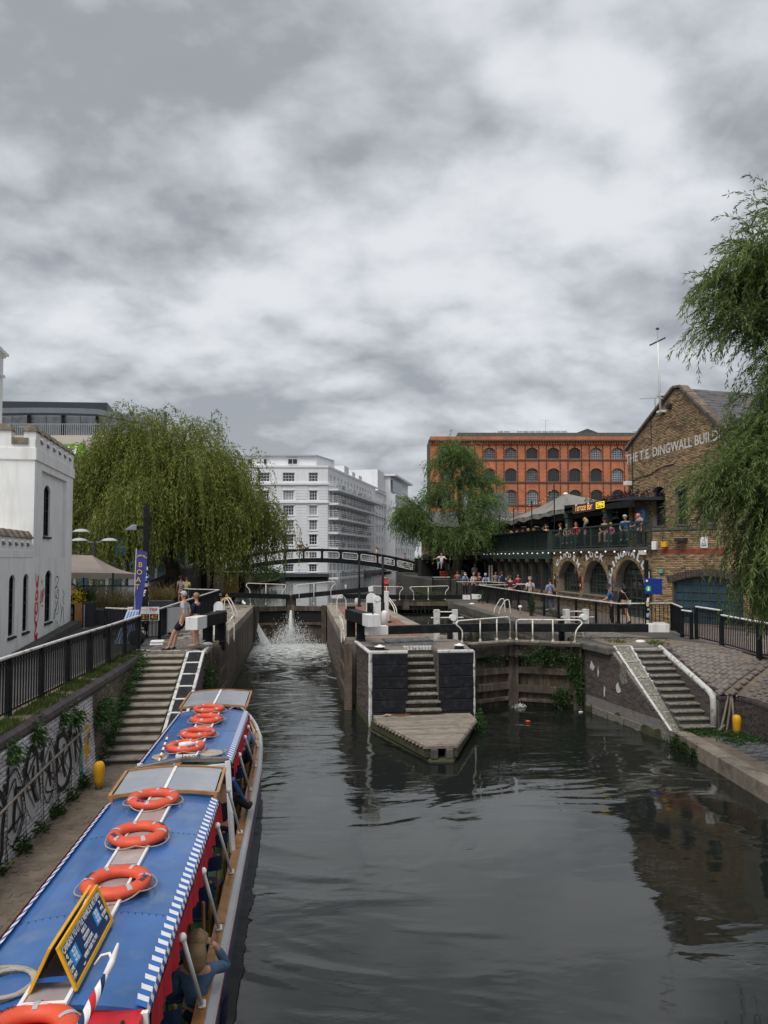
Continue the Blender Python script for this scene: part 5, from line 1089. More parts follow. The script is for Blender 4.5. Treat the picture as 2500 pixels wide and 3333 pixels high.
for i in range(900):
 u, v = g_.random()**1.6, g_.random(); x = -2.62+.95*v**1.3*(1-.55*u); z = -.42-1.75*v-.35*u*(1-v); s = .012+.012*rnd.random(); y = 42.95-.2*v
 m_.add([(x, y, z+s*3), (x+s, y, z), (x-s, y, z), (x, y-s, z-s*3)], [(0, 1, 3), (0, 3, 2)])
wpar(m_.build('drops', FOAM, norm=False, kind='stuff'), lk)
spray('spray', 'small white bubbling leak at the foot of the right lower gate', (7.3, 24.25, ZW), 160, .22, .12, .016, 6)
# paddle gear, posts, bollards
t = thing('paddle_gear', 'white arched paddle gear with black rack plate on the island', 'paddle gear', (2.62, 27.4, 0))
MB().ext([(-.2, 0), (.2, 0), (.2, 1.28)]+[(.2*math.cos(a), 1.28+.2*math.sin(a)) for a in np.linspace(.2, PI-.2, 7)]+[(-.2, 1.28)], (0, .06, 0), (1, 0, 0), (0, 0, 1), (0, .07, 0)).build('back_board', 'white', t, bevel=.01)
MB().bb(-.17, .02, .45, .05, .058, 1.12).build('rack_plate', 'black', t); MB().ext([(.0, 0), (.34, 0), (.34, 1.3), (.2, 1.3), (.16, .7)], (0, -.04, 0), (1, 0, 0), (0, 0, 1), (0, .055, 0)).build('bracket', 'white', t, bevel=.01)
MB().tube([(.22, -.06, 1.28), (.22, .12, 1.28)], .11, 12).build('gear_wheel', 'white', t); MB().tube([(.0, -.02, .96), (.0, -.16, .96)], .06, 8).build('spindle', 'iron', t)
for (x, y, h, lab) in ((3.62, 31.6, 1.36, 'white paddle post with a black winding gear on the island'),):
 t = thing('paddle_gear', lab, 'paddle gear', (x, y, 0)); MB().bb(-.13, -.1, .08, .13, .1, h).build('post', 'white', t, bevel=.015); MB().bb(-.24, -.16, 0, .24, .16, .08).build('base', 'iron', t)
 MB().tube([(-.30, -.12, h-.34), (-.30, .12, h-.34)], .14, 12).tube([(-.3, 0, h-.34), (0, 0, h-.34)], .07, 8).build('winding_gear', 'black', t); MB().bb(-.21, -.06, .1, -.14, .06, h-.2).build('rack', 'black', t)
for pts, lab in ((((4.68, 25.3), (5.32, 25.35)), 'peeling white paddle frame at the left end of the right lower gate'), (((9.22, 25.0), (9.92, 25.0)), 'white paddle frame at the right end of the right lower gate')):
 (xa, ya), (xb, yb) = pts; t = thing('paddle_gear', lab, 'paddle gear', (xa, ya, 0)); w = xb-xa
 MB().bb(-.1, -.1, -.4, .1, .1, 1.0).build('post', 'worn', t, bevel=.015); MB().bb(w-.09, -.1, -.4, w+.09, .1, 1.0).build('post', 'worn', t, bevel=.015)
 MB().tube([(-.12, 0, .92), (w+.02, 0, .92)], .022, 7).tube([(-.2, 0, .72), (w+.3, 0, .72)], .022, 7).build('cross_bars', 'cream', t); MB().bb(w-.26 if xa < 6 else -.26, -.09, -.3, w-.1 if xa < 6 else -.11, .09, .66).build('rack', 'black', t); MB().tube([(w-.08, -.14, .72), (w-.08, .14, .72)], .11, 8).build('gear_wheel', 'white', t)
for (x, y, h) in ((3.42, 30.9, 2.85), (3.3, 42, 2.7)):
 t = thing('black_post', 'tall slim black post on the island, %s' % ('nearer of the two' if y < 35 else 'farther of the two'), 'post', (x, y, 0), group='tall black posts on the island'); MB().tube([(0, 0, 0), (0, 0, h)], .055, 10, rad=[.06, .05]).build('shaft', 'black', t, smooth=True)
 MB().lathe([(.13, 0), (.13, .06), (.085, .09), (.08, .9), (.055, .95)], n=12).build('base', 'black', t, smooth=True); MB().lathe([(.07, 0), (.08, .03), (.03, .09), (.001, .1)], (0, 0, h), 10).build('finial', 'black', t, smooth=True)
for (x, y, h, r, lab) in ((2.98, 29.6, .80, .13, 'white dome topped bollard on the island, left of two together'), (3.22, 28.5, .76, .13, 'white dome topped bollard on the island, right of two together'), (3.25, 43.2, .45, .13, 'white bollard at the far end of the island by the black post')):
 t = thing('bollard', lab, 'bollard', (x, y, 0)); MB().lathe([(r, 0), (r, h-.13), (r*.9, h-.06), (r*.6, h-.015), (.001, h)], n=14).build('body', 'white', t, smooth=True)
for (x, y, lab) in ((2.36, 22.12, 'low white mushroom mooring bollard on the left black pier'), (4.80, 22.2, 'low white mushroom mooring bollard on the right black pier')):
 t = thing('mooring_bollard', lab, 'bollard', (x, y, .02)); MB().lathe([(.15, 0), (.15, .03), (.13, .08), (.13, .1)], n=16).build('base', 'black', t); MB().lathe([(.13, .10), (.165, .11), (.165, .125), (.10, .14), (.06, .15), (.05, .17), (.001, .175)], n=16).build('cap', 'white', t, smooth=True)
for (x, y, lab) in ((10.8, 35.7, 'small white mushroom bollard on the right lockside'), (-3.75, 26.5, 'small white mushroom bollard behind the leaning man'), (11.15, 23.4, 'low white cap set in the ground near the right steps'), (10.2, 43.5, 'far white cap on the right lockside')):
 t = thing('mooring_bollard', lab, 'bollard', (x, y, 0)); h = .3 if y > 25 and y < 40 else .06; MB().lathe([(.05, 0), (.05, h), (.10, h+.03), (.11, h+.07), (.07, h+.13), (.001, h+.15)] if h > .1 else [(.16, 0), (.16, .05), (.1, .08), (.001, .085)], n=12).build('cap', 'white', t, smooth=True)
for (x, y, lab) in ((-4.02, 15.6, 'rounded yellow bollard at the foot of the left steps'), (11.32, 18.3, 'rounded yellow bollard on the right quay by the curved wall')):
 t = thing('bollard', lab, 'bollard', (x, y, ZQ-.03)); t.scale = (.7, .7, .7); MB().lathe([(.10, .14), (.125, .3), (.155, .55), (.16, .66), (.14, .76), (.09, .82), (.001, .84)], n=18).build('head', 'yellow', t, smooth=True); MB().lathe([(.14, 0), (.105, .03), (.10, .14)], n=16).build('foot', 'iron', t, smooth=True)
# ladder hoops
def hoop(label, legs, r=.024):
 t = thing('ladder_hoop', label, 'ladder rail', legs[0][0])
 for L_ in legs: wpar(MB().tube([Vector(p) for p in spline(L_, 5)], r, 7).build('rail', 'cream', smooth=True), t)
hoop('white ladder hoops beside the left chamber, nearer pair higher on the coping', [[(-3.50, 33.6, 0), (-3.50, 33.6, .8), (-3.42, 33.6, .95), (-3.25, 33.5, .95), (-2.95, 33.3, .35), (-2.93, 33.3, 0)], [(-3.42, 34.0, 0), (-3.42, 34.0, .8), (-3.34, 34.0, .95), (-3.17, 33.9, .95), (-2.85, 33.7, .35), (-2.83, 33.7, 0)]])
hoop('white ladder rails dropping over the coping at the left chamber mouth', [[(-2.48, 25.6, -.1), (-2.50, 25.6, .45), (-2.42, 25.7, .62), (-2.3, 26.1, .78), (-2.3, 26.2, .4), (-2.3, 26.2, -.08)], [(-2.40, 25.3, -.12), (-2.42, 25.3, .40)], [(-2.28, 26.0, -.1), (-2.28, 26.0, .55)]])
hoop('white ladder hoops on the island edge of the left chamber', [[(1.78, 36.4, 0), (1.76, 36.4, .6), (1.85, 36.4, .88), (2.0, 36.5, .92), (2.2, 36.7, .7), (2.24, 36.7, 0)], [(1.82, 36.9, 0), (1.80, 36.9, .6), (1.89, 36.9, .86), (2.04, 37, .9), (2.26, 37.2, .65), (2.30, 37.2, 0)]])
hoop('white ladder rails dropping over the island coping at the left chamber mouth', [[(1.42, 26.1, -.1), (1.42, 26.1, .5), (1.36, 26.3, .72), (1.45, 25.8, .55), (1.50, 25.5, -.06)], [(1.40, 25.6, -.15), (1.44, 25.6, .35)]])
hoop('white ladder hoops on the right lockside', [[(9.58, 36.1, 0), (9.62, 36.1, .25), (9.88, 36.1, .68), (10.0, 36.1, .74), (10.10, 36.1, .66), (10.16, 36.1, 0)], [(9.70, 35.6, 0), (9.74, 35.6, .25), (10.0, 35.6, .66), (10.12, 35.6, .72), (10.22, 35.6, .64), (10.28, 35.6, 0)]])
hoop('white ladder rails at the right back edge of the island', [[(4.28, 38, .75), (4.4, 37.6, .72), (4.62, 36.8, .3), (4.66, 36.6, -.1)], [(4.40, 38.3, .75), (4.52, 37.9, .72), (4.76, 37.1, .3), (4.80, 36.9, -.1)]])
# chequered lower left: white arched board by the leaning couple
t = thing('paddle_gear', 'white rounded paddle board behind the leaning couple', 'paddle gear', (-2.95, 27.2, 0)); MB().ext([(-.17, 0), (.17, 0), (.17, 1.05)]+[(.17*math.cos(a), 1.05+.17*math.sin(a)) for a in np.linspace(.2, PI-.2, 7)]+[(-.17, 1.05)], (0, 0, 0), (1, 0, 0), (0, 0, 1), (0, .08, 0)).build('board', 'white', t)
# ferns and weeds on the gate
def fern(label, c, n, s, m='weeds'):
 P = np.array(c)+rg.normal(size=(n, 3))*np.array(s); o = leaves('fern', P, rg.normal(size=(n, 3))*.5+np.array([0, -.3, -.6]), rg.uniform(.08, .18, n), rg.uniform(.02, .045, n), m); o['kind'] = 'stuff'; o['label'] = label; o['category'] = 'fern'
fern('big bright fern hanging at the right end of the lower gate', (9.0, 23.62, -.75), 1100, (.16, .06, .28)); fern('ferns growing along the top rail of the right gate leaf', (8.2, 23.95, -.45), 1100, (.42, .06, .14)); fern('fern hanging near the foot of the right gate leaf', (8.55, 23.75, -1.75), 500, (.16, .06, .18)); fern('trailing weeds low on the right end of the gate', (9.12, 23.6, -1.5), 500, (.06, .05, .3))
fern('ferns on the left gate leaf beside the island', (5.45, 23.92, -1.35), 500, (.14, .06, .22)); fern('ferns on the upper left gate leaf', (6.1, 24.25, -.5), 400, (.3, .05, .12)); fern('small weed on the right pier corner', (5.28, 22.6, -.6), 250, (.05, .1, .15))

# ================================================================== RAILINGS
def railing(label, pts, H=1.05, step=.125, post=1.55, zf=None, arches=True, group=None, barcap=300, top='worn', ends=True, name='railing', wtop=.075):
 t = thing(name, label, 'railing', (pts[0][0], pts[0][1], 0), 0, group); bar = MB().tube([(0, 0, .07), (0, 0, H-.05)], .0145, 5).mesh('bar', 'black'); pm_ = MB().bb(-.05, -.05, -.05, .05, .05, H-.02).mesh('post', 'black')
 def zt(x, y): return zf(x, y) if zf else 0
 tr = MB(); nb = 0
 for a, b in zip(pts, pts[1:]):
  a, b = Vector((*a[:2], zt(*a[:2]))), Vector((*b[:2], zt(*b[:2]))); L_ = (b-a).length; n = max(1, round(L_/post)); d = (b-a)/n
  for i in range(n):
   p, q = a+d*i, a+d*(i+1); h = Vector((0, 0, H))
   wpar(MB().beam(p+h, q+h, wtop, .05).build('top_rail', top, bevel=.018), t); wpar(MB().beam(p+h-Vector((0, 0, .055)), q+h-Vector((0, 0, .055)), .04, .025).build('upper_bar', 'black'), t); wpar(MB().beam(p+Vector((0, 0, .09)), q+Vector((0, 0, .09)), .035, .03).build('lower_bar', 'black'), t)
   m = max(2, round((q-p).length/step)); u = (q-p)/m
   for j in range(1, m):
    o = link('bar', bar, t, p+u*j-t.location); nb += 1
   if arches:
    for j in range(m-1):
     c0, c1 = p+u*j, p+u*(j+2); pk = p+u*(j+1)
     for e in (c0, c1): tr.tube([e+Vector((0, 0, H-.30)), e.lerp(pk, .25)+Vector((0, 0, H-.18)), e.lerp(pk, .75)+Vector((0, 0, H-.085)), pk+Vector((0, 0, H-.06))], .006, 3, caps=False)
   link('post', pm_, t, p-t.location)
 link('post', pm_, t, b-t.location)
 if tr.v: o = tr.build('arch_tracery', 'black', norm=False); wpar(o, t); o['kind'] = 'stuff'
 return t
railing('black railing with worn white top rail above the graffiti wall, left', [(-4.85, 23.05), (-4.92, 19.8), (-5.05, 16.9), (-5.12, 13.8), (-5.15, 9.2)])
railing('black railing behind the next trip sign, left of the lamp post', [(-6.75, 26.7), (-5.95, 26.15), (-4.80, 26.1)], post=1.1, arches=False)
railing('long black railing with white top running back beside the left lockside', [(-4.80, 26.1), (-4.62, 33), (-4.42, 41.0)], post=1.8, step=.14)
railing('black railing with white top turning toward the hut, far left', [(-4.42, 41.0), (-6.3, 42.2), (-6.6, 43)], post=1.3, step=.16)
railing('long black railing with white top rail along the right towpath', [(11.28, 46.2), (11.45, 36), (11.62, 32.5), (12.0, 27.0)], post=2.2, step=.115)
railing('black railing panel with gothic loops below the blue sign post', [(12.0, 27.0), (14.15, 27.0)], post=2.2, step=.16)
railing('short black railing return with white top right of the sign post', [(14.15, 27.0), (13.36, 24.8)], post=2.3, step=.11)
railing('short low black railing panel beside the right gate', [(13.34, 24.75), (13.32, 24.1)], H=.95, post=.9, step=.11, top='white')
railing('taller black gate panel in the right railings', [(13.45, 24.0), (13.30, 22.25)], H=1.12, post=2.2, step=.12, top='white')
railing('black railing panel with white top right of the gate', [(13.26, 22.15), (12.92, 19.75)], H=.98, post=2.6, step=.12, top='white')
railing('rightmost black railing panel at the picture edge', [(12.89, 19.65), (12.7, 16.2)], H=.98, post=2.6, step=.12, top='white')
railing('far white topped railing where the crowd leans, by the far lock beam', [(11.2, 52.5), (13.4, 52.2), (15.0, 46.8), (11.28, 46.2)], post=2, step=.17, arches=False)

# ================================================================== LEFT BANK FURNITURE
def stickers(t, w, z0, z1, n, seed):
 g_ = random.Random(seed); cols = ['white', 'letter', 'letterblack', 'grey', 'white', 'letterred', 'cyan', 'letteryellow', 'white', 'worn', 'skyblue']
 for i in range(n):
  z = g_.uniform(z0, z1); f_ = g_.choice('xyy'); a = w*.5+.002+.0006*i/n*4; x = g_.uniform(-.35, .35)*w; s = g_.uniform(.03, .075); r_ = g_.uniform(-.5, .5)
  c, s2 = math.cos(r_)*s, math.sin(r_)*s; P_ = [(-c+s2, -s2-c), (c+s2, s2-c), (c-s2, s2+c), (-c-s2, -s2+c)]
  v = [(max(-w*.49, min(w*.49, x+p)), -a, z+q*.8) for p, q in P_] if f_ == 'y' else [(a, max(-w*.49, min(w*.49, x+p)), z+q*.8) for p, q in P_]
  MB().quad(*v).build('sticker', g_.choice(cols), t, norm=False)
def lamp_post(label, x, y, h, arm, w=.17, st=None, z=0):
 t = thing('lamp_post', label, 'lamp post', (x, y, z)); MB().bb(-w/2, -w/2, 0, w/2, w/2, h).build('column', 'black', t, bevel=.012); MB().bb(-w*.36, -w*.36, h, w*.36, w*.36, h+.05).build('cap', 'black', t)
 if arm:
  z_, l = arm; MB().beam((0, 0, z_), (-l*.55, 0, z_), .07, .09).build('arm', 'black', t)
  MB().hexa([(-l*1.15, -.13, z_-.10), (-l*.5, -.15, z_-.10), (-l*.5, .15, z_-.10), (-l*1.15, .13, z_-.10)], [(-l*.8, -.09, z_+.10), (-l*.5, -.12, z_+.10), (-l*.5, .12, z_+.10), (-l*.8, .09, z_+.10)]).build('lantern', 'midgrey', t, bevel=.02)
 if st: stickers(t, w, *st)
 return t
lamp_post('square black lamp post covered in stickers behind the blue boat banner', -5.38, 26.55, 4.55, (3.85, .62), .18, (.1, 2.45, 46, 3))
lamp_post('black lamp post covered in stickers beside the hut, farther back', -6.38, 54.3, 4.45, (4.05, 1.3), .26, (.4, 3.4, 50, 5))
t = thing('street_lamp', 'double armed grey street lamp beyond the cafe canopy', 'street lamp', (-10.2, 38, 0)); MB().tube([(0, 0, 0), (0, 0, 3.6)], .07, 8).build('column', 'darkgrey', t)
for s in (-1, 1): MB().tube([(0, 0, 3.55), (s*.4, 0, 3.58), (s*.8, 0, 3.68)], .03, 6).build('arm', 'midgrey', t); MB().lathe([(.40, 0), (.40, .02), (.28, .11), (.1, .15), (.001, .16)], (s*.72, 0, 3.62), 14).build('lantern', 'grey', t, smooth=True)
t = thing('street_lamp', 'single grey street lamp showing at the corner of the white building', 'street lamp', (-11.6, 38.5, 0)); MB().tube([(0, 0, 0), (0, 0, 4.1)], .07, 8).build('column', 'darkgrey', t); MB().tube([(0, 0, 4.05), (.6, 0, 4.1)], .03, 6).build('arm', 'midgrey', t); MB().lathe([(.42, 0), (.42, .02), (.28, .12), (.1, .16), (.001, .17)], (.62, 0, 4.08), 14).build('lantern', 'grey', t, smooth=True)
t = thing('hanging_sign', 'teal hanging sign on a black post under the big willow', 'sign', (-10.35, 45, 0)); MB().bb(.14, -.06, 0, .24, .06, 4.2).build('post', 'black', t); MB().ext([(-.55, 2.95), (.1, 2.9), (.0, 4.0), (-.52, 4.05)], (0, -.03, 0), (1, 0, 0), (0, 0, 1), (0, .05, 0)).build('panel', mat('teal_sign', (.02, .13, .22), .5, .1, 3), t); text('ICE', .26, 'letter', (-.26, -.035, 3.68), (1, -.04, 0), (0, 0, 1), t); text('WHARF', .17, 'letter', (-.26, -.035, 3.42), (1, -.04, 0), (0, 0, 1), t)
# banner
t = thing('feather_banner', 'tall blue BOAT banner on a pole beside the railings', 'banner', (-5.42, 25.45, 0)); MB().tube([(-.07, .03, 0), (-.09, .03, 2.2), (-.06, .03, 3.1)], .016, 6).build('pole', 'white', t)
def bf(u, v): return (-.06+(.02+.36*u)*(1-.30*(1-v))-.10*(1-v)+.05*math.sin(3*v)-.02, .02*math.sin(7*v+3*u), .86+2.2*v-.07*u*(v > .5)*v)
MB().sheet(bf, 6, 20).build('flag', 'banner', t, smooth=True)
def bl_(ch, sz, u, v, m): P_ = Vector(bf(u, v)); text(ch, sz, m, P_+Vector((0, -.03, 0)), (1, 0, -.06), (0, 0, 1), t)
for i, ch in enumerate('BOAT'): bl_(ch, .24, .40-.05*i, .78-.115*i, 'letteryellow')
for i, ch in enumerate('JENNY WREN'): bl_(ch, .085, .12+.085*i, .905+.022*math.sin(PI*i/9), 'letteryellow')

# next trip board
t = thing('notice_board', 'white NEXT TRIP board with two black time panels on the railing', 'sign', (-5.35, 25.98, 0)); MB().bb(-.5, -.02, .86, .55, .02, 1.12).build('panel', 'white', t, bevel=.004); MB().bb(-.08, -.02, .66, .55, .02, .858).build('panel', 'white', t, bevel=.004)
for x0, x1, a in ((-.05, .22, '2'), (.245, .52, '4')):
 MB().bb(x0, -.028, .68, x1, -.0205, .88).build('time_panel', 'letterblack', t); text(a, .17, 'letterorange', (x0+.08, -.031, .78), (1, 0, 0), (0, 0, 1), t, bold=.004); text('30', .09, 'letterorange', (x0+.19, -.031, .825), (1, 0, 0), (0, 0, 1), t); text('PM', .07, 'letterorange', (x0+.19, -.031, .735), (1, 0, 0), (0, 0, 1), t)
text('NEXT', .135, 'letterred', (-.28, -.023, 1.02), (1, 0, 0), (0, 0, 1), t, bold=.004); text('TRIP', .135, 'letterred', (.36, -.023, 1.02), (1, 0, 0), (0, 0, 1), t, bold=.004); MB().bb(-.05, -.024, 1.02, .18, -.021, 1.035).build('script_line', 'letterorange', t)
t = thing('crowd_barrier', 'grey steel crowd barrier standing behind the leaning man', 'barrier', (-4.3, 26.9, 0), R(60)); MB().tube([(-.6, 0, .1), (-.6, 0, 1.1), (.6, 0, 1.1), (.6, 0, .1)], .018, 6).build('frame', 'steel', t); MB().bb(-.58, -.008, .2, .58, .008, 1.06).build('panel', 'grey', t)
for x in (-.5, .5): MB().beam((x, -.3, .02), (x, .3, .02), .03, .03).beam((x, -.28, .02), (x, 0, .3), .025, .025).build('foot', 'steel', t)
t = thing('deck_sign', 'pale blue striped folded board leaning behind the left railings', 'sign', (-5.55, 24.5, 0)); MB().hexa([(-.35, 0, .05), (.1, 0, .05), (.1, .04, .05), (-.35, .04, .05)], [(-.05, .35, 1.1), (.32, .35, 1.1), (.32, .39, 1.1), (-.05, .39, 1.1)]).build('panel', mat('pale_board', (.42, .48, .58), .7, .2, 3), t)
for i in range(4): MB().hexa([(-.30+.1*i, -.006, .08), (-.26+.1*i, -.006, .08), (-.26+.1*i, 0.002, .08), (-.30+.1*i, 0.002, .08)], [(0.0+.085*i, .325, 1.05), (.03+.085*i, .325, 1.05), (.03+.085*i, .333, 1.05), (0.0+.085*i, .333, 1.05)]).build('stripe', 'bluestripe', t)
MB().beam((0, .6, .02), (.12, .37, 1.05), .04, .04).build('leg', 'darkwood', t)
t = thing('bag', 'black bag lying behind the left railings', 'bag', (-5.15, 24.2, 0)); MB().ball((0, 0, .26), .3, sx=.9, sy=.7, sz=.85, n=10, k=6).build('body', 'dark', t, smooth=True); MB().tube([(-.12, 0, .48), (-.1, 0, .62), (.1, 0, .62), (.12, 0, .48)], .015, 5).build('strap', 'black', t)
t = thing('seat_pads', 'pile of white cushions on the ground at the end of the railing', 'cushions', (-4.55, 24.3, 0), .1)
for i in range(2): MB().box((.02*i, 0, .05+.08*i), (.42, .35, .075)).build('cushion', 'white', t, bevel=.03)
t = thing('carrier_bag', 'white carrier bag dropped by the timber post', 'bag', (-2.95, 24.15, 0)); MB().ball((0, 0, .05), .13, sx=1.3, sy=.7, sz=.5, n=9, k=6).build('body', 'white', t); MB().tube([(-.1, 0, .08), (-.16, .02, .14), (-.08, .02, .16)], .012, 5).build('handle', 'white', t)
t = thing('gull', 'white and grey gull standing at the far left lockside', 'gull', (-3.15, 41.6, .03), R(20)); MB().tube([(0, -.28, .2), (0, -.1, .24), (0, .08, .27), (0, .15, .36), (0, .19, .40), (0, .23, .395)], 0, 8, rad=[.01, .075, .085, .05, .045, .015]).build('body', 'white', t, smooth=True); MB().tube([(.06, -.3, .22), (.075, -.05, .27), (.05, .08, .28)], 0, 6, rad=[.01, .05, .03]).tube([(-.06, -.3, .22), (-.075, -.05, .27), (-.05, .08, .28)], 0, 6, rad=[.01, .05, .03]).build('wings', 'grey', t, smooth=True); MB().tube([(0, .22, .395), (0, .29, .385)], .012, 5).build('beak', 'yellow', t); MB().cyl((-.03, 0, 0), (-.03, 0, .2), .008).cyl((.03, 0, 0), (.03, 0, .2), .008).build('legs', 'yellow', t)
# wooden hut
t = thing('wooden_hut', 'small slatted yellow wood hut with a dark side beyond the far beam', 'hut', (-5.2, 56.5, 0)); MB().bb(-.55, 0, 0, .55, 1.2, 1.65).build('body', 'darkwood', t); MB().bb(-.7, -.12, 1.65, 1.0, 1.3, 1.75).build('roof', 'grey', t); MB().bb(.56, .05, 0, 1.0, 1.2, 1.62).build('cabinet', 'black', t)
for i in range(13): MB().bb(-.56, -.04, .06+i*.122, .54, -.003, .165+i*.122).build('slat', mat('larch', (.42, .26, .09), .8, .2, 5) if i == 0 else bpy.data.materials['larch'], t)
t = thing('grit_box', 'low yellow box on the far left lockside', 'box', (-5.0, 49, 0)); MB().bb(-.5, -.3, 0, .5, .3, .34).build('body', 'yellow', t, bevel=.03); MB().bb(-.54, -.34, .34, .54, .34, .42).build('lid', 'yellow', t, bevel=.02)
t = thing('driftwood_poles', 'old timber poles leaning in the corner of the right quay wall', 'poles', (11.3, 18.9, ZQ))
for a, b in (((.0, -.15, 0), (.35, .15, 1.05)), ((-.15, -.1, 0), (.3, .2, 1.0)), ((.12, -.3, 0), (.32, .1, .95)), ((-.2, -.05, .02), (-.02, -.12, .18))): MB().tube([a, tuple(Vector(a).lerp(Vector(b), .5)+Vector((.02, .01, 0))), b], .028, 6).build('pole', 'plank', t)
t = thing('driftwood', 'rusty driftwood and rope on the timber landing below the left pier', 'driftwood', (2.75, 21.55, -1.83)); MB().tube([(-.3, 0, .02), (-.1, .03, .05), (.2, -.01, .03), (.42, .02, .05)], .022, 6).build('stick', mat('rust_wood', (.22, .08, .03), .9, .3, 8), t); MB().tube([(-.36, -.02, .03), (-.25, .03, .06), (-.12, .0, .05), (-.2, -.05, .03)], .02, 6).build('rope', 'rope', t)
t = thing('wall_pipe', 'thin rusty handrail pipe running down the graffiti wall', 'pipe', (-4.42, 16.2, -.9)); wpar(MB().tube([(-4.40, 16.1, -.72), (-4.36, 13.5, -.80), (-4.32, 11, -.95), (-4.3, 8, -1.1)], .022, 7).build('pipe', 'plank', smooth=True), t)
for y, z in ((15.5, -.74), (12.5, -.86)): wpar(MB().tube([(-4.5, y, z), (-4.37, y, z)], .02, 6).build('bracket', 'iron'), t)
# graffiti on the retaining wall (flat paint strokes)
def stroke(name, m, paths, w, o, u, v, parent, off=-.034):
 mb = MB()
 for p in paths: ribbon(mb, spline(p, 6), w, o, u, v, off)
 return wpar(mb.build(name, m, norm=False), parent)
gr = random.Random(11)
Og, Ug, Vg = (-4.455, 15.95, -1.9), (.008, -1, 0), (-.07, 0, 1)
paths = []; thin = []; fill = []
for i in range(6):                                               # bubble letters: a closed outline, a paler fill, a few wedge strokes
 x = .35+i*.82; w, h = gr.uniform(.36, .44), gr.uniform(.5, .62); z = .84+gr.uniform(-.08, .08); ph = gr.uniform(0, 6)
 lp = [(x+w*math.cos(t)*(1+.22*math.sin(3*t+ph)), z+h*math.sin(t)*(1+.16*math.sin(2*t+ph*2))) for t in np.linspace(0, 2*PI, 12)]; (paths if i % 2 else thin).append(lp if i % 3 else lp[:8]); fill.append([(x+(p-x)*.9, z+(q-z)*.9) for p, q in lp[:-1]])
 paths.append([(x-.12, z+.30), (x+gr.uniform(-.05, .1), z), (x+gr.uniform(-.15, .15), z-.32)]); thin += [[(x+gr.uniform(-.35, .35), z+gr.uniform(-.5, .5)) for _ in range(4)] for _ in range(3)]
 paths.append([(x+w*.4, z+h*1.05), (x+w*.75, z+h*.5), (x+w*1.02, z+h*.75)]); thin.append([(x+w, .02), (x+w+.03, .3), (x+w-.02, .55)])
for q in fill: wpar(MB().ext(q, Vector(Og)+Vector((.024, 0, 0)), Ug, Vg, (.004, 0, .0003)).build('graffiti', gr.choice(['grey', 'whitevinyl', 'worn', 'grey'])), ret)
stroke('graffiti', 'sprayblack', paths, .115, Og, Ug, Vg, ret, -.04); stroke('graffiti', 'sprayblack', thin, .04, Og, Ug, Vg, ret, -.044)
star = [(-.9, .35), (-.62, .72), (-.85, 1.5), (-.55, 1.05), (-.38, 1.62), (-.36, 1.0), (-.2, .6), (-.33, .62), (-.35, .28), (-.55, .58)]
wpar(MB().ext(star, Vector(Og)+Vector((.02, 0, 0)), Ug, Vg, (.005, 0, .0004)).build('graffiti', 'sprayyellow'), ret)
stroke('graffiti', 'sprayblack', [[(-.75, .75), (-.62, .95), (-.5, .75), (-.42, .95)], [(-.7, 1.0), (-.55, .88), (-.45, 1.02)]], .03, Og, Ug, Vg, ret, -.045)
stroke('graffiti', 'sprayteal', [[(.05, 1.35), (-.02, 1.0), (.02, .6), (-.05, .2)], [(.12, .5), (.06, .3), (.14, .12)]], .16, Og, Ug, Vg, ret, -.038)
# pink tag on the curved wall at the right
for s in range(3):
 x, y = 11.45-.12*s, 16.75-.35*s
for k, (p, q) in enumerate((((11.62, 17.2), (11.5, 16.9)), ((11.49, 16.85), (11.37, 16.5)))):
 d = Vector((q[0]-p[0], q[1]-p[1], 0)); nn = Vector((d.y, -d.x, 0)).normalized(); l = d.length
 o = MB().ext([(0, .1), (l, .1), (l, .5), (l*.8, .66), (l*.5, .7), (l*.2, .66), (0, .5)], Vector((*p, -1.93))+nn*.03, d.normalized(), (0, 0, 1), nn*.004).build('graffiti', 'spraypink'); wpar(o, cwo)
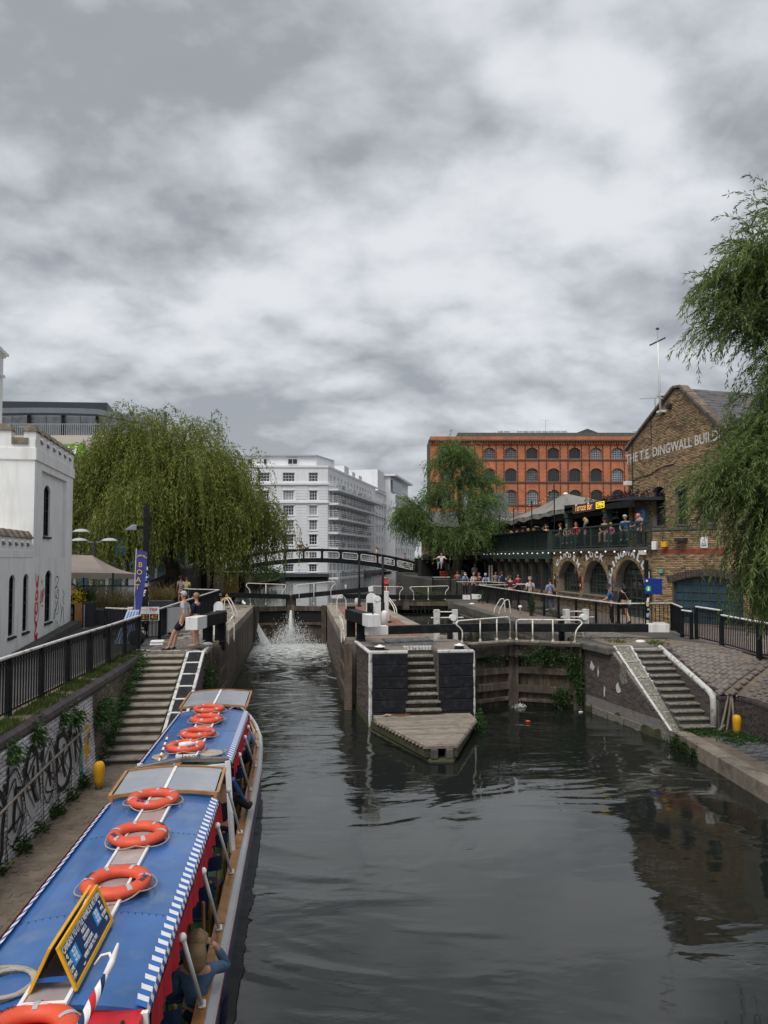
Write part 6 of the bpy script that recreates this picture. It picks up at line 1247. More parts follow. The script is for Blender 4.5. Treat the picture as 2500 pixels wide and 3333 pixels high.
# ================================================================== BUILDINGS
def window(parent, O, U, N, op, nx, ny, depth=.15, fm='white', pm='glass', fw=.07, bw=.03, sill=None, sash=False, head=None, pane_var=None, single=False):
 """a window set back in its opening: frame with glazing bars, its pane, and a sill"""
 O, U, N = map(Vector, (O, U, N)); V = Vector((0, 0, 1)); u0, u1, v0, v1, rise = op; n = 8 if rise > 0 else 1
 xs = [u0+(u1-u0)*k/n for k in range(n+1)]; head = [(x, arch_top(op, x)) for x in xs]; inner = []
 m = MB(); P = lambda a, b, d: O+U*a+V*b-N*d
 def bar(a0, b0, a1, b1):  # axis aligned bar
  if a1-a0 < .004 or b1-b0 < .004: return
  lo = [P(a0, b0, depth), P(a1, b0, depth), P(a1, b0, depth-.05), P(a0, b0, depth-.05)]; hi = [P(a0, b1, depth), P(a1, b1, depth), P(a1, b1, depth-.05), P(a0, b1, depth-.05)]; m.hexa(lo, hi)
 bar(u0, v0, u0+fw, head[0][1]); bar(u1-fw, v0, u1, head[-1][1]); bar(u0+fw, v0, u1-fw, v0+fw)
 for (a, b), (c, d) in zip(head, head[1:]): m.hexa([P(a, b-fw, depth), P(c, d-fw, depth), P(c, d-fw, depth-.05), P(a, b-fw, depth-.05)], [P(a, b, depth), P(c, d, depth), P(c, d, depth-.05), P(a, b, depth-.05)])
 for i in range(1, nx): x = u0+(u1-u0)*i/nx; bar(x-bw/2, v0+fw, x+bw/2, arch_top(op, x)-fw*.6)
 for j in range(1, ny):
  y = v0+(v1-v0)*j/ny; w = bw*(1.8 if sash and j == ny//2 else 1)
  xa, xb = u0, u1
  if y > head[0][1]:
   ok = [x for x, h in head if h > y+.02]
   if not ok: continue
   xa, xb = min(ok), max(ok)
  bar(xa, y-w/2, xb, y+w/2)
 w = wpar(m.build('window', fm, norm=False), parent)
 pn = MB().quad(*[P(a, b, depth-.012) for a, b in [(u0, v0), (u1, v0)]+[(x, y) for x, y in reversed(head)]]).build('pane', pm, norm=False); wpar(pn, w)
 if sill: s = MB().hexa([P(u0-.06, v0-.09, depth), P(u1+.06, v0-.09, depth), P(u1+.06, v0-.09, -.06), P(u0-.06, v0-.09, -.06)], [P(u0-.06, v0, depth), P(u1+.06, v0, depth), P(u1+.06, v0-.02, -.06), P(u0-.06, v0-.02, -.06)]).build('sill', sill); wpar(s, w)
 return w
Zv = Vector((0, 0, 1))
# ---------------------------------------------------------------- white castellated building, left
wb = thing('white_building', 'white rendered castellated building with red black and green graffiti on its corner', 'building', (-8.55, 24.8, 0), R(5))
L = lambda mb, nm, m, par=wb, **k: mb.build(nm, m, par, **k)
def lwindow(O, U, N, op, **k):
 w = window(wb, O, U, N, op, **k); w.matrix_parent_inverse = Matrix(); 
 for c in w.children: c.matrix_parent_inverse = Matrix()
 return w
U_, N_ = Vector((0, 1, 0)), Vector((1, 0, 0))
ops_up = [(1.72, 2.62, 3.55, 5.33, .2)]; ops_lo = [(1.62, 2.52, .58, 2.36, .2), (-1.05, -.45, .52, 2.30, .15), (-2.5, -1.9, .52, 2.30, .15)]
m = MB(); facade(m, (0, 0, 0), U_, N_, 5.72, 2.82, [ops_lo[0]], .13); sh = [(a+6, b+6, c, d, r_) for a, b, c, d, r_ in ops_lo[1:]]; facade(m, (0, -6, 0), U_, N_, 6.0, 2.82, sh, .13)
m.quad((0, 5.72, 0), (-6, 5.72, 0), (-6, 5.72, 2.82), (0, 5.72, 2.82)); L(m, 'wall', 'render', norm=False)
m = MB(); facade(m, (-.12, .9, 2.82), U_, N_, 3.7, 2.9, [(a-.9, b-.9, c-2.82, d-2.82, r_) for a, b, c, d, r_ in ops_up], .13); L(m, 'recessed_panel', 'render', norm=False)
m = MB().bb(-.6, 0, 2.82, -.001, .9, 5.72).bb(-.6, 4.6, 2.82, -.001, 5.72, 5.72).bb(-.6, .0, 5.72, .0, 5.72, 6.1).bb(-6, .6, 2.82, -.6, 5.1, 6.1).bb(-.55, 5.3, 2.82, -.0015, 5.715, 6.0)
m.bb(-6, 5.1, 2.82, -.6, 5.715, 6.1).bb(-1.25, .001, 2.82, -.6, .6, 6.1).bb(-6, .12, 2.82, -1.25, .6, 5.6).bb(-6, .001, 5.6, -1.25, .6, 6.1); L(m, 'wall', 'render')
L(MB().bb(-6.05, -.05, 5.95, .05, 5.78, 6.34), 'string_course', 'render', bevel=.012); L(MB().bb(-6.0, 0, 6.34, -.001, 5.72, 6.62), 'parapet', 'render')
def merl(x0, y0, x1, y1, z, hgt):   # a merlon with its weathered stone cap
 L(MB().bb(x0, y0, z, x1, y1, z+hgt), 'merlon', 'render')
 b = MB().hexa([(x0-.06, y0-.06, z+hgt), (x1+.06, y0-.06, z+hgt), (x1+.06, y1+.06, z+hgt), (x0-.06, y1+.06, z+hgt)], [(x0+.08, y0+.08, z+hgt+.24), (x1-.08, y0+.08, z+hgt+.24), (x1-.08, y1-.08, z+hgt+.24), (x0+.08, y1-.08, z+hgt+.24)]); L(b, 'merlon_cap', 'tile', bevel=.02)
for i in range(7): y = .05+i*.86; merl(-.36, y, 0, y+.56, 6.62, .26)
for i in range(6): y = .62+i*.86; L(MB().hexa([(-.36, y+.02, 6.62), (.05, y+.02, 6.58), (.05, y+.28, 6.58), (-.36, y+.28, 6.62)], [(-.36, y+.02, 6.82), (-.02, y+.02, 6.72), (-.02, y+.28, 6.72), (-.36, y+.28, 6.82)]), 'embrasure_sill', 'tile')
for i in range(4): x = -1.35-i*1.15; merl(x, 0, x+.62, .36, 6.62, .26); L(MB().bb(x+.64, -.05, 6.45, x+1.13, .36, 6.66), 'embrasure_sill', 'tile')
# lower wing towards the camera
L(MB().bb(-6, -9, 2.80, .02, -.002, 3.02), 'string_course', 'render', bevel=.01); L(MB().bb(-6, -9, 3.02, 0, -.002, 3.22), 'parapet', 'render')
for i in range(10): y = -.55-i*.62; merl(-.32, y, 0, y+.4, 3.22, .18)
for i in range(10): y = -.75-i*.62; L(MB().hexa([(-.3, y+.0, 3.2), (.05, y+.0, 3.16), (.05, y+.2, 3.16), (-.3, y+.2, 3.2)], [(-.3, y, 3.34), (.0, y, 3.26), (.0, y+.2, 3.26), (-.3, y+.2, 3.34)]), 'embrasure_sill', 'tile')
lwindow((0, 0, 0), U_, N_, ops_lo[0], nx=2, ny=4, depth=.11, fm='black', pm='darkpane', sill='iron', sash=True)
for o in sh: lwindow((0, -6, 0), U_, N_, o, nx=2, ny=4, depth=.11, fm='black', pm='darkpane', sill='iron', sash=True)
lwindow((-.12, 0, 0), U_, N_, ops_up[0], nx=2, ny=4, depth=.11, fm='black', pm='darkpane', sill='iron', sash=True)
L(MB().bb(-4, -2.2, 3.4, -1.9, -2.1, 4.0), 'balcony_rail', 'black'); 
m = MB().bb(-2.6, 1.0, 6.3, -1.62, 2.1, 9.2).bb(-2.66, .94, 9.05, -1.56, 2.16, 9.14).bb(-2.6, 1.0, 9.2, -1.62, 2.1, 9.75); ch_ = L(m, 'chimney', 'render')
for z, e in ((9.75, .06), (9.83, .14), (9.91, .06), (10.0, -.02)): wpar(MB().bb(-2.6-e, 1.0-e, z, -1.62+e, 2.1+e, z+.085).build('cornice', 'render', wb), wb).matrix_parent_inverse = Matrix()
L(MB().hexa([(.05, -2.2, 0), (.42, -2.2, 0), (.42, 5.6, 0), (.05, 5.6, 0)], [(.05, -2.2, .04), (.42, -2.2, .04), (.42, 5.6, .32), (.05, 5.6, .32)]), 'plinth', 'asphalt')
def lstroke(m_, paths, w, off=.006, O=(0, 0, 0)):
 mb = MB()
 for p in paths: ribbon(mb, spline(p, 7), w, O, (0, 1, 0), (0, 0, 1), off)
 return mb.build('graffiti', m_, wb, norm=False)
# (u along the wall, height): red tag, black scribble, green scribble
lstroke('sprayred', [[(.35, 2.3), (.45, 1.95), (.62, 1.85), (.7, 2.2), (.62, 2.0), (.48, 1.9)], [(.5, 1.8), (.42, 1.5), (.6, 1.45), (.68, 1.7), (.5, 1.65)], [(.45, 1.35), (.4, 1.05), (.62, 1.0), (.66, 1.3), (.5, 1.28)], [(.5, .95), (.38, .75), (.62, .62), (.5, .5), (.4, .3), (.6, .2), (.75, .32)], [(.36, .3), (.5, .05), (.62, .3), (.7, .0)]], .12)
lstroke('sprayred', [[(.78, 1.55), (.86, 1.2), (.72, .75), (.42, .6), (.30, 1.0), (.4, 1.5)], [(1.05, 1.75), (1.0, 1.35), (1.1, 1.32), (1.15, 1.7)], [(1.1, 1.95), (1.16, 2.05), (1.2, 1.95), (1.12, 1.88)], [(1.2, 1.3), (1.24, 1.7), (1.32, 1.3)], [(1.36, 1.3), (1.4, 1.75), (1.5, 1.6), (1.4, 1.5)], [(1.15, 1.2), (1.35, 1.16)]], .055)
lstroke('sprayblack', [[(3.0, 1.9), (3.2, 2.1), (3.55, 2.05), (3.3, 1.8), (3.05, 1.7), (3.5, 1.75)], [(3.0, 1.6), (3.2, 1.35), (3.5, 1.65), (3.6, 1.3), (3.1, 1.4)], [(3.05, 1.25), (3.3, 1.0), (3.1, .85), (3.5, 1.2), (3.6, .8), (3.2, .75)], [(3.0, .95), (2.95, .6), (3.2, .85)], [(3.9, 1.1), (4.1, .75), (4.0, .4), (4.3, .95), (4.5, .5), (4.6, .15)], [(4.2, 1.6), (4.5, 1.4), (4.3, 1.2), (4.6, 1.0)]], .045)
lstroke('spraygreen', [[(3.3, .55), (3.1, .3), (3.4, .1), (3.5, .45), (3.3, .4)], [(3.6, .3), (3.5, -.05+.2), (3.9, .1), (3.8, .35)], [(3.6, .1), (3.75, -.1+.15), (4.0, .2), (3.9, .05)]], .07)
# ---------------------------------------------------------------- hotel behind
ht = thing('hotel_building', 'pale hotel with a curved glazed top floor and a green sign behind the big willow', 'building', (-22, 72, 0)); H_ = lambda mb, nm, m, **k: wpar(mb.build(nm, m, **k), ht)
hu = Vector((.95, -.10, 0)).normalized(); hn = Vector((-.1, -.95, 0)).normalized()
H_(MB().hexa([(-34, 74.3, 0), (-13.5, 72.1, 0), (-13, 90, 0), (-34, 92, 0)], [(-34, 74.3, 14.5), (-13.5, 72.1, 14.5), (-13, 90, 14.5), (-34, 92, 14.5)]), 'wall', 'beige')
for i in range(12): a = -33+i*1.65; H_(MB().quad((a, 75.6-(a+34)*.105, 14.5), (a+1.6, 75.6-(a+35.6)*.105, 14.5), (a+1.6, 75.6-(a+35.6)*.105, 16.9), (a, 75.6-(a+34)*.105, 16.9)), 'window_panel', 'paleglass')
for i in range(7): a = -33+i*3.3; H_(MB().bb(a-.12, 75.3-(a+34)*.105, 14.5, a+.12, 75.55-(a+34)*.105, 17), 'mullion', 'darkgrey')
cur = [(-34+20.8*t, 74.6-2.2*t, 16.6+.25*math.sin(PI*min(1, t*1.15))-1.1*max(0, t-.7)/.3*.9) for t in np.linspace(0, 1, 18)]
for p, q in zip(cur, cur[1:]): H_(MB().beam(p, q, 1.2, .5), 'curved_fascia', 'midgrey')
H_(MB().hexa([(-34, 80, 16.5), (-20.0, 79, 16.5), (-20.5, 92, 16.5), (-34, 92, 16.5)], [(-34, 80, 17.6), (-20.0, 79, 17.6), (-20.5, 92, 17.6), (-34, 92, 17.6)]), 'clerestory', 'blueglass'); H_(MB().hexa([(-35, 77.5, 17.5), (-19.6, 76.8, 17.5), (-21.2, 93, 17.5), (-35, 93, 17.5)], [(-35, 77.5, 18.5), (-19.6, 76.8, 18.5), (-21.2, 93, 18.5), (-35, 93, 18.5)]), 'flat_roof', 'darkgrey')
for p, q in zip(cur, cur[1:]):
 a, b = Vector((p[0], p[1]-.2, 15.6)), Vector((q[0], q[1]-.2, 15.6)); H_(MB().beam(a, b, .06, .06), 'terrace_rail', 'steel')
 for k in range(6): c = a.lerp(b, k/6); H_(MB().bb(c.x-.02, c.y-.02, 14.5, c.x+.02, c.y+.02, 15.6), 'terrace_baluster', 'steel')
hs = Vector((-23.2, 72.95, 0)); H_(MB().ext([(0, 12.15), (2.65, 12.15), (2.65, 13.6), (0, 13.6)], hs, hu, Zv, hn*.25), 'sign_panel', 'hotelgreen')
wpar(text('H', 1.5, 'letter', hs+hu*1.35+hn*.28+Zv*12.85, hu, Zv, None, shear=.3, bold=.03), ht); wpar(text('Holiday Inn', 1.15, 'green', hs+hu*5.55+hn*.08+Zv*12.9, hu, Zv, None, shear=.25, bold=.02), ht)
def aerial(label, x, y, z, h, w, rot=0):
 t = thing('tv_aerial', label, 'aerial', (x, y, z), rot); MB().tube([(0, 0, 0), (0, 0, h)], .03, 5).build('mast', 'steel', t); b = MB().beam((-w, 0, h), (w*.6, 0, h+.02), .03, .03)
 for i in range(9): b.beam((-w+i*w*.2, 0, h-.16), (-w+i*w*.2, 0, h+.16), .015, .015)
 b.build('antenna', 'steel', t); return t
aerial('thin television aerial behind the white parapet, left', -10.1, 28.6, 6.4, 1.25, .35, .3)
aerial('long television aerial beside the gable flagpole', 17.75, 35.2, 8.2, 2.65, .75, -.3)
aerial('aerial on the red warehouse roof', 40.3, 118, 22, 3.6, 1.1, .2)
# ---------------------------------------------------------------- white canalside apartments
ap = thing('apartment_building', 'white canalside apartment block with long stacked balconies', 'building', (3.93, 110, -.3)); A_ = lambda mb, nm, m, **k: wpar(mb.build(nm, m, **k), ap)
MT['apt'] = mat('white_stucco', (.76, .77, .79), .8, .05, .3, dirt=(.6, .6, .6), dscale=.3, damt=.4, streak=True)
fu = Vector((-.994, .111, 0)); fn = Vector((-.111, -.994, 0)); fo = Vector((3.93, 110, -.3)); ru = Vector((.306, .952, 0)).normalized(); rn_ = Vector((.952, -.306, 0)).normalized()
rows = [(14.46, 15.8, 1.15), (11.64, 13.13, 1), (9.4, 10.9, 1), (7.2, 8.7, 1), (5.0, 6.57, 1), (2.86, 4.4, 1), (1.0, 2.14, 1)]
cols = [(1.5, 2.88), (4.98, 6.78), (8.7, 10.5), (12.6, 14.4), (16.4, 18.2), (20.2, 22), (24, 25.8)]
ops = [(c0+(.1 if k else 0), c1-(.1 if k else 0), z0, z1, 0) for k, (z0, z1, _) in enumerate(rows) for c0, c1 in cols]
m = MB(); facade(m, fo, fu, fn, 30, 16.75, ops, .3); m.quad(*[fo+fu*30, fo+fu*30+ru*25, fo+fu*30+ru*25+Zv*16.75, fo+fu*30+Zv*16.75]); A_(m, 'front_wall', 'apt', norm=False)
for o in ops:
 if o[0] > 15: continue
 window(ap, fo, fu, fn, o, 3 if o[0] < 3 else (4 if o[3] < 15 else 4), 3 if o[3] > 15 else 3, .22, 'white', rnd.choice(['glass', 'glass', 'curtain', 'paleglass']), .08, .05)
 if o[3] < 15: A_(MB().ext([(o[0]-.14, o[2]-.15), (o[1]+.14, o[2]-.15), (o[1]+.14, o[2]), (o[0]-.14, o[2])], fo, fu, Zv, fn*.1), 'window_sill', 'apt'); A_(MB().ext([(o[0]-.14, o[3]), (o[1]+.14, o[3]), (o[1]+.14, o[3]+.14), (o[0]-.14, o[3]+.14)], fo, fu, Zv, fn*.1), 'window_head', 'apt')
ru_ = MB()
for k in range(31):                                           # rusticated courses between the windows, real grooves
 z0, z1 = .9+k*.42, .9+k*.42+.37
 if z0 > 13.6 or abs(z0-11.3) < .3: continue
 for a, b in ((0, 1.34), (3.04, 4.82), (6.94, 8.5), (10.7, 12.4), (14.6, 16.2)): ru_.ext([(a, z0), (b, z0), (b, z1), (a, z1)], fo, fu, Zv, fn*.07)
o = A_(ru_, 'rustication', 'apt', norm=False); o['kind'] = 'stuff'
for z, h, e in ((13.95, .3, .25), (11.2, .28, .22), (16.55, .3, .12)): A_(MB().ext([(-.02, z), (30, z), (30, z+h), (-.02, z+h)], fo, fu, Zv, fn*e), 'cornice', 'apt'); A_(MB().ext([(0, z), (60, z), (60, z+h), (0, z+h)], fo, ru, Zv, rn_*e), 'cornice', 'apt')
A_(MB().ext([(-.05, -.2), (30, -.2), (30, .75), (-.05, .75)], fo, fu, Zv, fn*.12), 'plinth', 'darkgrey'); A_(MB().ext([(-.05, -.2), (62, -.2), (62, .75), (-.05, .75)], fo, ru, Zv, rn_*.12), 'plinth', 'darkgrey')
rops = []
for k, (z0, z1) in enumerate(((14.4, 15.6), (11.5, 13.2), (9.3, 11.0), (7.1, 8.7), (4.9, 6.5), (2.8, 4.3), (1.0, 2.2))):
 for j in range(15):
  u = 1.2+j*2.15
  if k == 0 and j > 13: continue
  rops.append((u, u+(1.0 if k == 0 else 1.35 if u < 27 else .9), z0, z1, 0))
m = MB(); facade(m, fo, ru, rn_, 34, 16.75, rops, .3); m.quad(fo+Zv*16.75, fo+ru*34+Zv*16.75, fo+ru*34+fu*25+Zv*16.75, fo+fu*30+Zv*16.75); A_(m, 'canal_wall', 'apt', norm=False)
for o in rops: window(ap, fo, ru, rn_, o, 2, 2, .25, 'white', rnd.choice(['glass', 'glass', 'curtain', 'paleglass']), .09, .05)
for k, (z, l) in enumerate(((13.4, 33), (11.25, 27.5), (9.05, 27.5), (6.9, 27.5), (4.6, 27.5), (.1, 17))):            # balconies
 A_(MB().ext([(.1, z-.28), (l, z-.28), (l, z), (.1, z)], fo, ru, Zv, rn_*1.6), 'balcony_slab', 'apt')
 P0, P1, P2 = fo+ru*.15+Zv*z, fo+ru*.15+rn_*1.55+Zv*z, fo+ru*l+rn_*1.55+Zv*z; rb = MB(); pb_ = MB()
 for a, b in ((P0, P1), (P1, P2)):
  for h in (.12, .42, .72, 1.05): rb.beam(a+Zv*h, b+Zv*h, .06, .05)
  n = max(2, int((b-a).length/.95))
  for i in range(n+1): c = a.lerp(b, i/n); rb.beam(c, c+Zv*1.08, .05, .05, up=rn_)
 A_(rb, 'balcony_railing', 'white', norm=False)
 for j in range(7): 
  a = fo+ru*(1.5+j*3.6+rnd.random())+rn_*1.0+Zv*(z+.45); A_(MB().ball(a, .5, sx=.7, sy=.7, n=8, k=5) if j % 2 else MB().box(a-Zv*.1, (.7, .7, .7)), 'plant_pot' if j % 2 else 'patio_chair', 'weeds' if j % 3 == 1 else 'midgrey')
pq = [fo+fu*30+ru*1.5+Zv*16.7, fo+fu*2.2+ru*1.6+Zv*16.7, fo+ru*8-rn_*1.2+Zv*16.7, fo+fu*14+ru*14+Zv*16.7, fo+fu*30+ru*14+Zv*16.7]; A_(MB().add([tuple(p) for p in pq]+[tuple(p+Zv*1.75) for p in pq], [(0, 1, 6, 5), (1, 2, 7, 6), (2, 3, 8, 7), (3, 4, 9, 8), (4, 0, 5, 9), (5, 6, 7, 8, 9)]), 'penthouse', 'apt')
A_(MB().add([tuple(p+Zv*1.75-rn_*0+fn*.4) for p in pq[:3]]+[tuple(p+Zv*1.75) for p in pq[3:]]+[tuple(p+Zv*1.95+fn*.4) for p in pq[:3]]+[tuple(p+Zv*1.95) for p in pq[3:]], [(0, 1, 6, 5), (1, 2, 7, 6), (2, 3, 8, 7), (3, 4, 9, 8), (4, 0, 5, 9), (5, 6, 7, 8, 9), (4, 3, 2, 1, 0)]), 'penthouse_roof', 'grey')
for u, w in ((5.0, 1.5), (9.6, .6), (11.8, .8), (15, 1.7), (20, 1.6)): window(ap, fo+ru*1.5+Zv*16.85, fu, fn, (u, u+w, .35, 1.25, 0), 2 if w > 1 else 1, 1, -.06, 'white', 'glass', .07, .05)
for u, w, h in ((12, 3, 1.4), (17, 2.2, 1.0), (22, 2.4, .9)): A_(MB().box(fo+ru*u-rn_*1.4+Zv*(16.75+h/2), (2.4, w, h), -.31), 'roof_box', 'apt')
a2 = thing('apartment_building', 'farther white apartment block with a glazed corner penthouse', 'building', (16, 146, -.3)); B_ = lambda mb, nm, m, **k: wpar(mb.build(nm, m, **k), a2)
go = Vector((14.4, 143, -.3)); gu = Vector((.93, .37, 0)).normalized(); gn = Vector((.37, -.93, 0)).normalized()
def blk(o, u, n, w, h, ops_, nm='wall'):
 m = MB(); facade(m, o, u, n, w, h, ops_, .3); b = o-n*16; m.quad(o, b, b+Zv*h, o+Zv*h).quad(o+u*w, b+u*w, b+u*w+Zv*h, o+u*w+Zv*h).quad(o+Zv*h, o+u*w+Zv*h, b+u*w+Zv*h, b+Zv*h); B_(m, nm, 'apt', norm=False)
 for q in ops_: window(a2, o, u, n, q, 2, 2, .2, 'white', 'glass', .09, .06)
blk(go+gn*.0, ru, rn_, 9, 16.2, [(1.0+j*2.6, 2.0+j*2.6, 1.2+k*2.3, 2.7+k*2.3, 0) for j in range(3) for k in range(6)])
blk(go+ru*9+rn_*2.2, ru, rn_, 26, 16.2, [(1.2+j*3, 2.4+j*3, 1.2+k*2.3, 2.7+k*2.3, 0) for j in range(8) for k in range(6)])
p0 = go+ru*9+rn_*1.2; B_(MB().ext([(0, 16.2), (22, 16.2), (22, 20.0), (0, 20.0)], p0, ru, Zv, -rn_*9), 'penthouse', 'apt'); B_(MB().ext([(1, 16.9), (12, 16.9), (12, 19.3), (1, 19.3)], p0, ru, Zv, rn_*.3), 'penthouse_window', 'blueglass'); B_(MB().ext([(-.5, 20.0), (22, 20.0), (22, 20.4), (-.5, 20.4)], p0+rn_*1.2, ru, Zv, -rn_*11), 'penthouse_roof', 'apt'); B_(MB().ext([(-7, 16.2), (0, 16.2), (0, 20.6), (-7, 20.6)], p0-rn_*1.2, ru, Zv, -rn_*9), 'roof_block', 'apt')
B_(MB().ext([(-.05, -.3), (40, -.3), (40, .7), (-.05, .7)], go, ru, Zv, rn_*.12), 'plinth', 'darkgrey')
for z in (13.6, 16.0): B_(MB().ext([(-.1, z), (9.1, z), (9.1, z+.3), (-.1, z+.3)], go, ru, Zv, rn_*.25), 'cornice', 'apt'); B_(MB().ext([(-.1, z), (26, z), (26, z+.3), (-.1, z+.3)], go+ru*9+rn_*2.2, ru, Zv, rn_*.25), 'cornice', 'apt')
# sheet piling and far bank
sp_ = MB().quad((-6.3, 75, -.4), (-2.3, 109, -.4), (-2.3, 109, .5), (-6.3, 75, .5)).build('piling_wall', 'darkwood', kind='structure')
for i in range(46): y = 74.5+i*.74; wpar(MB().bb(-6.3+.1176*(y-75), y, -.4, -6.05+.1176*(y-75), y+.36, .62).build('sheet_pile', 'darkwood'), sp_)
# ---------------------------------------------------------------- red brick warehouse
wh = thing('brick_warehouse', 'long red brick warehouse with rows of arched iron windows', 'building', (20.1, 113.4, 0)); W_ = lambda mb, nm, m, **k: wpar(mb.build(nm, m, **k), wh)
wo = Vector((20.05, 113.42, 0)); wu = Vector((.994, -.111, 0)).normalized(); wn = Vector((-.111, -.994, 0)).normalized(); WW = 45
wr = [(18.28, 20.02, .45), (14.68, 16.78, .5), (11.08, 13.4, .5), (7.4, 9.8, .5), (3.6, 6.2, .5)]
ops = [(2.55+3.345*j-.90, 2.55+3.345*j+.90, z0, z1, r_) for j in range(13) for z0, z1, r_ in wr]
m = MB(); facade(m, wo, wu, wn, WW, 21.8, ops, .35, seg=8); m.quad(wo+wu*WW, wo+wu*WW-wn*30, wo+wu*WW-wn*30+Zv*21.8, wo+wu*WW+Zv*21.8); W_(m, 'wall', 'redbrick', norm=False); W_(MB().quad(wo, wo-wn*9, wo-wn*9+Zv*21.8, wo+Zv*21.8), 'side_wall', 'greybrick')  # side wall coloured darker than the front, cutting red bounce light onto the apartments
for i, o in enumerate(ops):
 if o[3] < 10 and o[0] > 12: continue
 window(wh, wo, wu, wn, o, 5, 5 if o[3]-o[2] < 1.9 else 6, .28, 'iron', rnd.choice(['glass', 'curtain', 'paleglass', 'glass']), .07, .045, sill='concrete')
dk = mat('dark_trim_brick', (.10, .06, .05), .85, .2, 3)
MT['dkbrick'] = dk
for z, h in ((17.95, .22), (14.40, .24), (10.8, .24), (7.1, .24)): W_(MB().ext([(0, z), (WW, z), (WW, z+h), (0, z+h)], wo, wu, Zv, wn*.09), 'string_course', 'dkbrick')
q = MB()                                                                       # toothed dark brick edges of the piers
for j in range(13):
 for s in (-1, 1):
  x = 2.55+3.345*j+s*.98
  for k in range(58):
   z = 3+k*.31; w = .12 if k % 2 else .2
   if z > 20.4: break
   q.ext([(min(x, x+s*w), z), (max(x, x+s*w), z), (max(x, x+s*w), z+.29), (min(x, x+s*w), z+.29)], wo, wu, Zv, wn*.05)
o = W_(q, 'quoin_bricks', 'dkbrick', norm=False); o['kind'] = 'stuff'
for j in range(13):
 for z0, z1, r_ in wr[:3]:
  oo = (2.55+3.345*j-1.02, 2.55+3.345*j+1.02, z0, z1+.22, r_+.05); pts = [(oo[0]+(oo[1]-oo[0])*k/8, arch_top(oo, oo[0]+(oo[1]-oo[0])*k/8)) for k in range(9)]; i2 = (oo[0]+.12, oo[1]-.12, z0, z1, r_)
  W_(MB().ext(pts+[(i2[0]+(i2[1]-i2[0])*k/8, arch_top(i2, i2[0]+(i2[1]-i2[0])*k/8)) for k in range(8, -1, -1)], wo, wu, Zv, wn*.06), 'window_arch', 'redbrick')
 W_(MB().ext([(2.55+3.345*j-.14, 20.1), (2.55+3.345*j+.14, 20.1), (2.55+3.345*j+.14, 20.5), (2.55+3.345*j-.14, 20.5)], wo, wu, Zv, wn*.12), 'keystone', 'dkbrick')
W_(MB().ext([(-.3, 20.95), (WW, 20.95), (WW, 21.2), (-.3, 21.2)], wo, wu, Zv, wn*.55), 'cornice', 'dkbrick'); q = MB()
for k in range(112): q.ext([(k*.4, 20.55), (k*.4+.2, 20.55), (k*.4+.2, 20.95), (k*.4, 20.95)], wo, wu, Zv, wn*.3)
o = W_(q, 'dentils', 'redbrick', norm=False); o['kind'] = 'stuff'
r0 = wo+Zv*21.3-wn*1.5; W_(MB().ext([(4.5, 0), (WW, 0), (WW, 1.35), (4.5, 1.35)], r0, wu, Zv, -wn*9), 'slate_roof', 'slate'); W_(MB().ext([(23.4, 1.35), (26.8, 1.35), (25.1, 2.0)], r0, wu, Zv, -wn*8), 'roof_lantern', 'slate')
for a, n in ((11.0, 11), (32.5, 9)):
 for k in range(n):
  if a == 11 and k == 2: continue
  x = a+k*1.02; W_(MB().hexa([r0+wu*(x+.03)+Zv*.5+wn*.1, r0+wu*(x+.97)+Zv*.5+wn*.1, r0+wu*(x+.97)+Zv*.5+wn*.02, r0+wu*(x+.03)+Zv*.5+wn*.02], [r0+wu*(x-.12)+Zv*1.72-wn*.8, r0+wu*(x+.82)+Zv*1.72-wn*.8, r0+wu*(x+.82)+Zv*1.72-wn*.9, r0+wu*(x-.12)+Zv*1.72-wn*.9]), 'skylight', 'paleglass'); W_(MB().beam(r0+wu*x+Zv*.5+wn*.13, r0+wu*(x-.15)+Zv*1.74-wn*.78, .07, .06), 'skylight_bar', 'white')
 W_(MB().beam(r0+wu*(a-.15)+Zv*1.76-wn*.8, r0+wu*(a+n*1.02-.15)+Zv*1.76-wn*.8, .12, .1), 'skylight_frame', 'white'); W_(MB().beam(r0+wu*a+Zv*.48+wn*.1, r0+wu*(a+n*1.02)+Zv*.48+wn*.1, .12, .1), 'skylight_frame', 'white')
t = thing('roof_plant', 'grey metal plant box between the willow and the warehouse', 'roof plant', (21.5, 84, 6)); MB().bb(-2, 0, 0, .1, 3, 3.6).bb(.12, 0, .2, 2.6, 3, 4.4).build('cabinet', 'midgrey', t); MB().tube([(-2.4, 0, 0), (-2.4, 0, 4.2)], .25, 8).build('duct', 'steel', t)
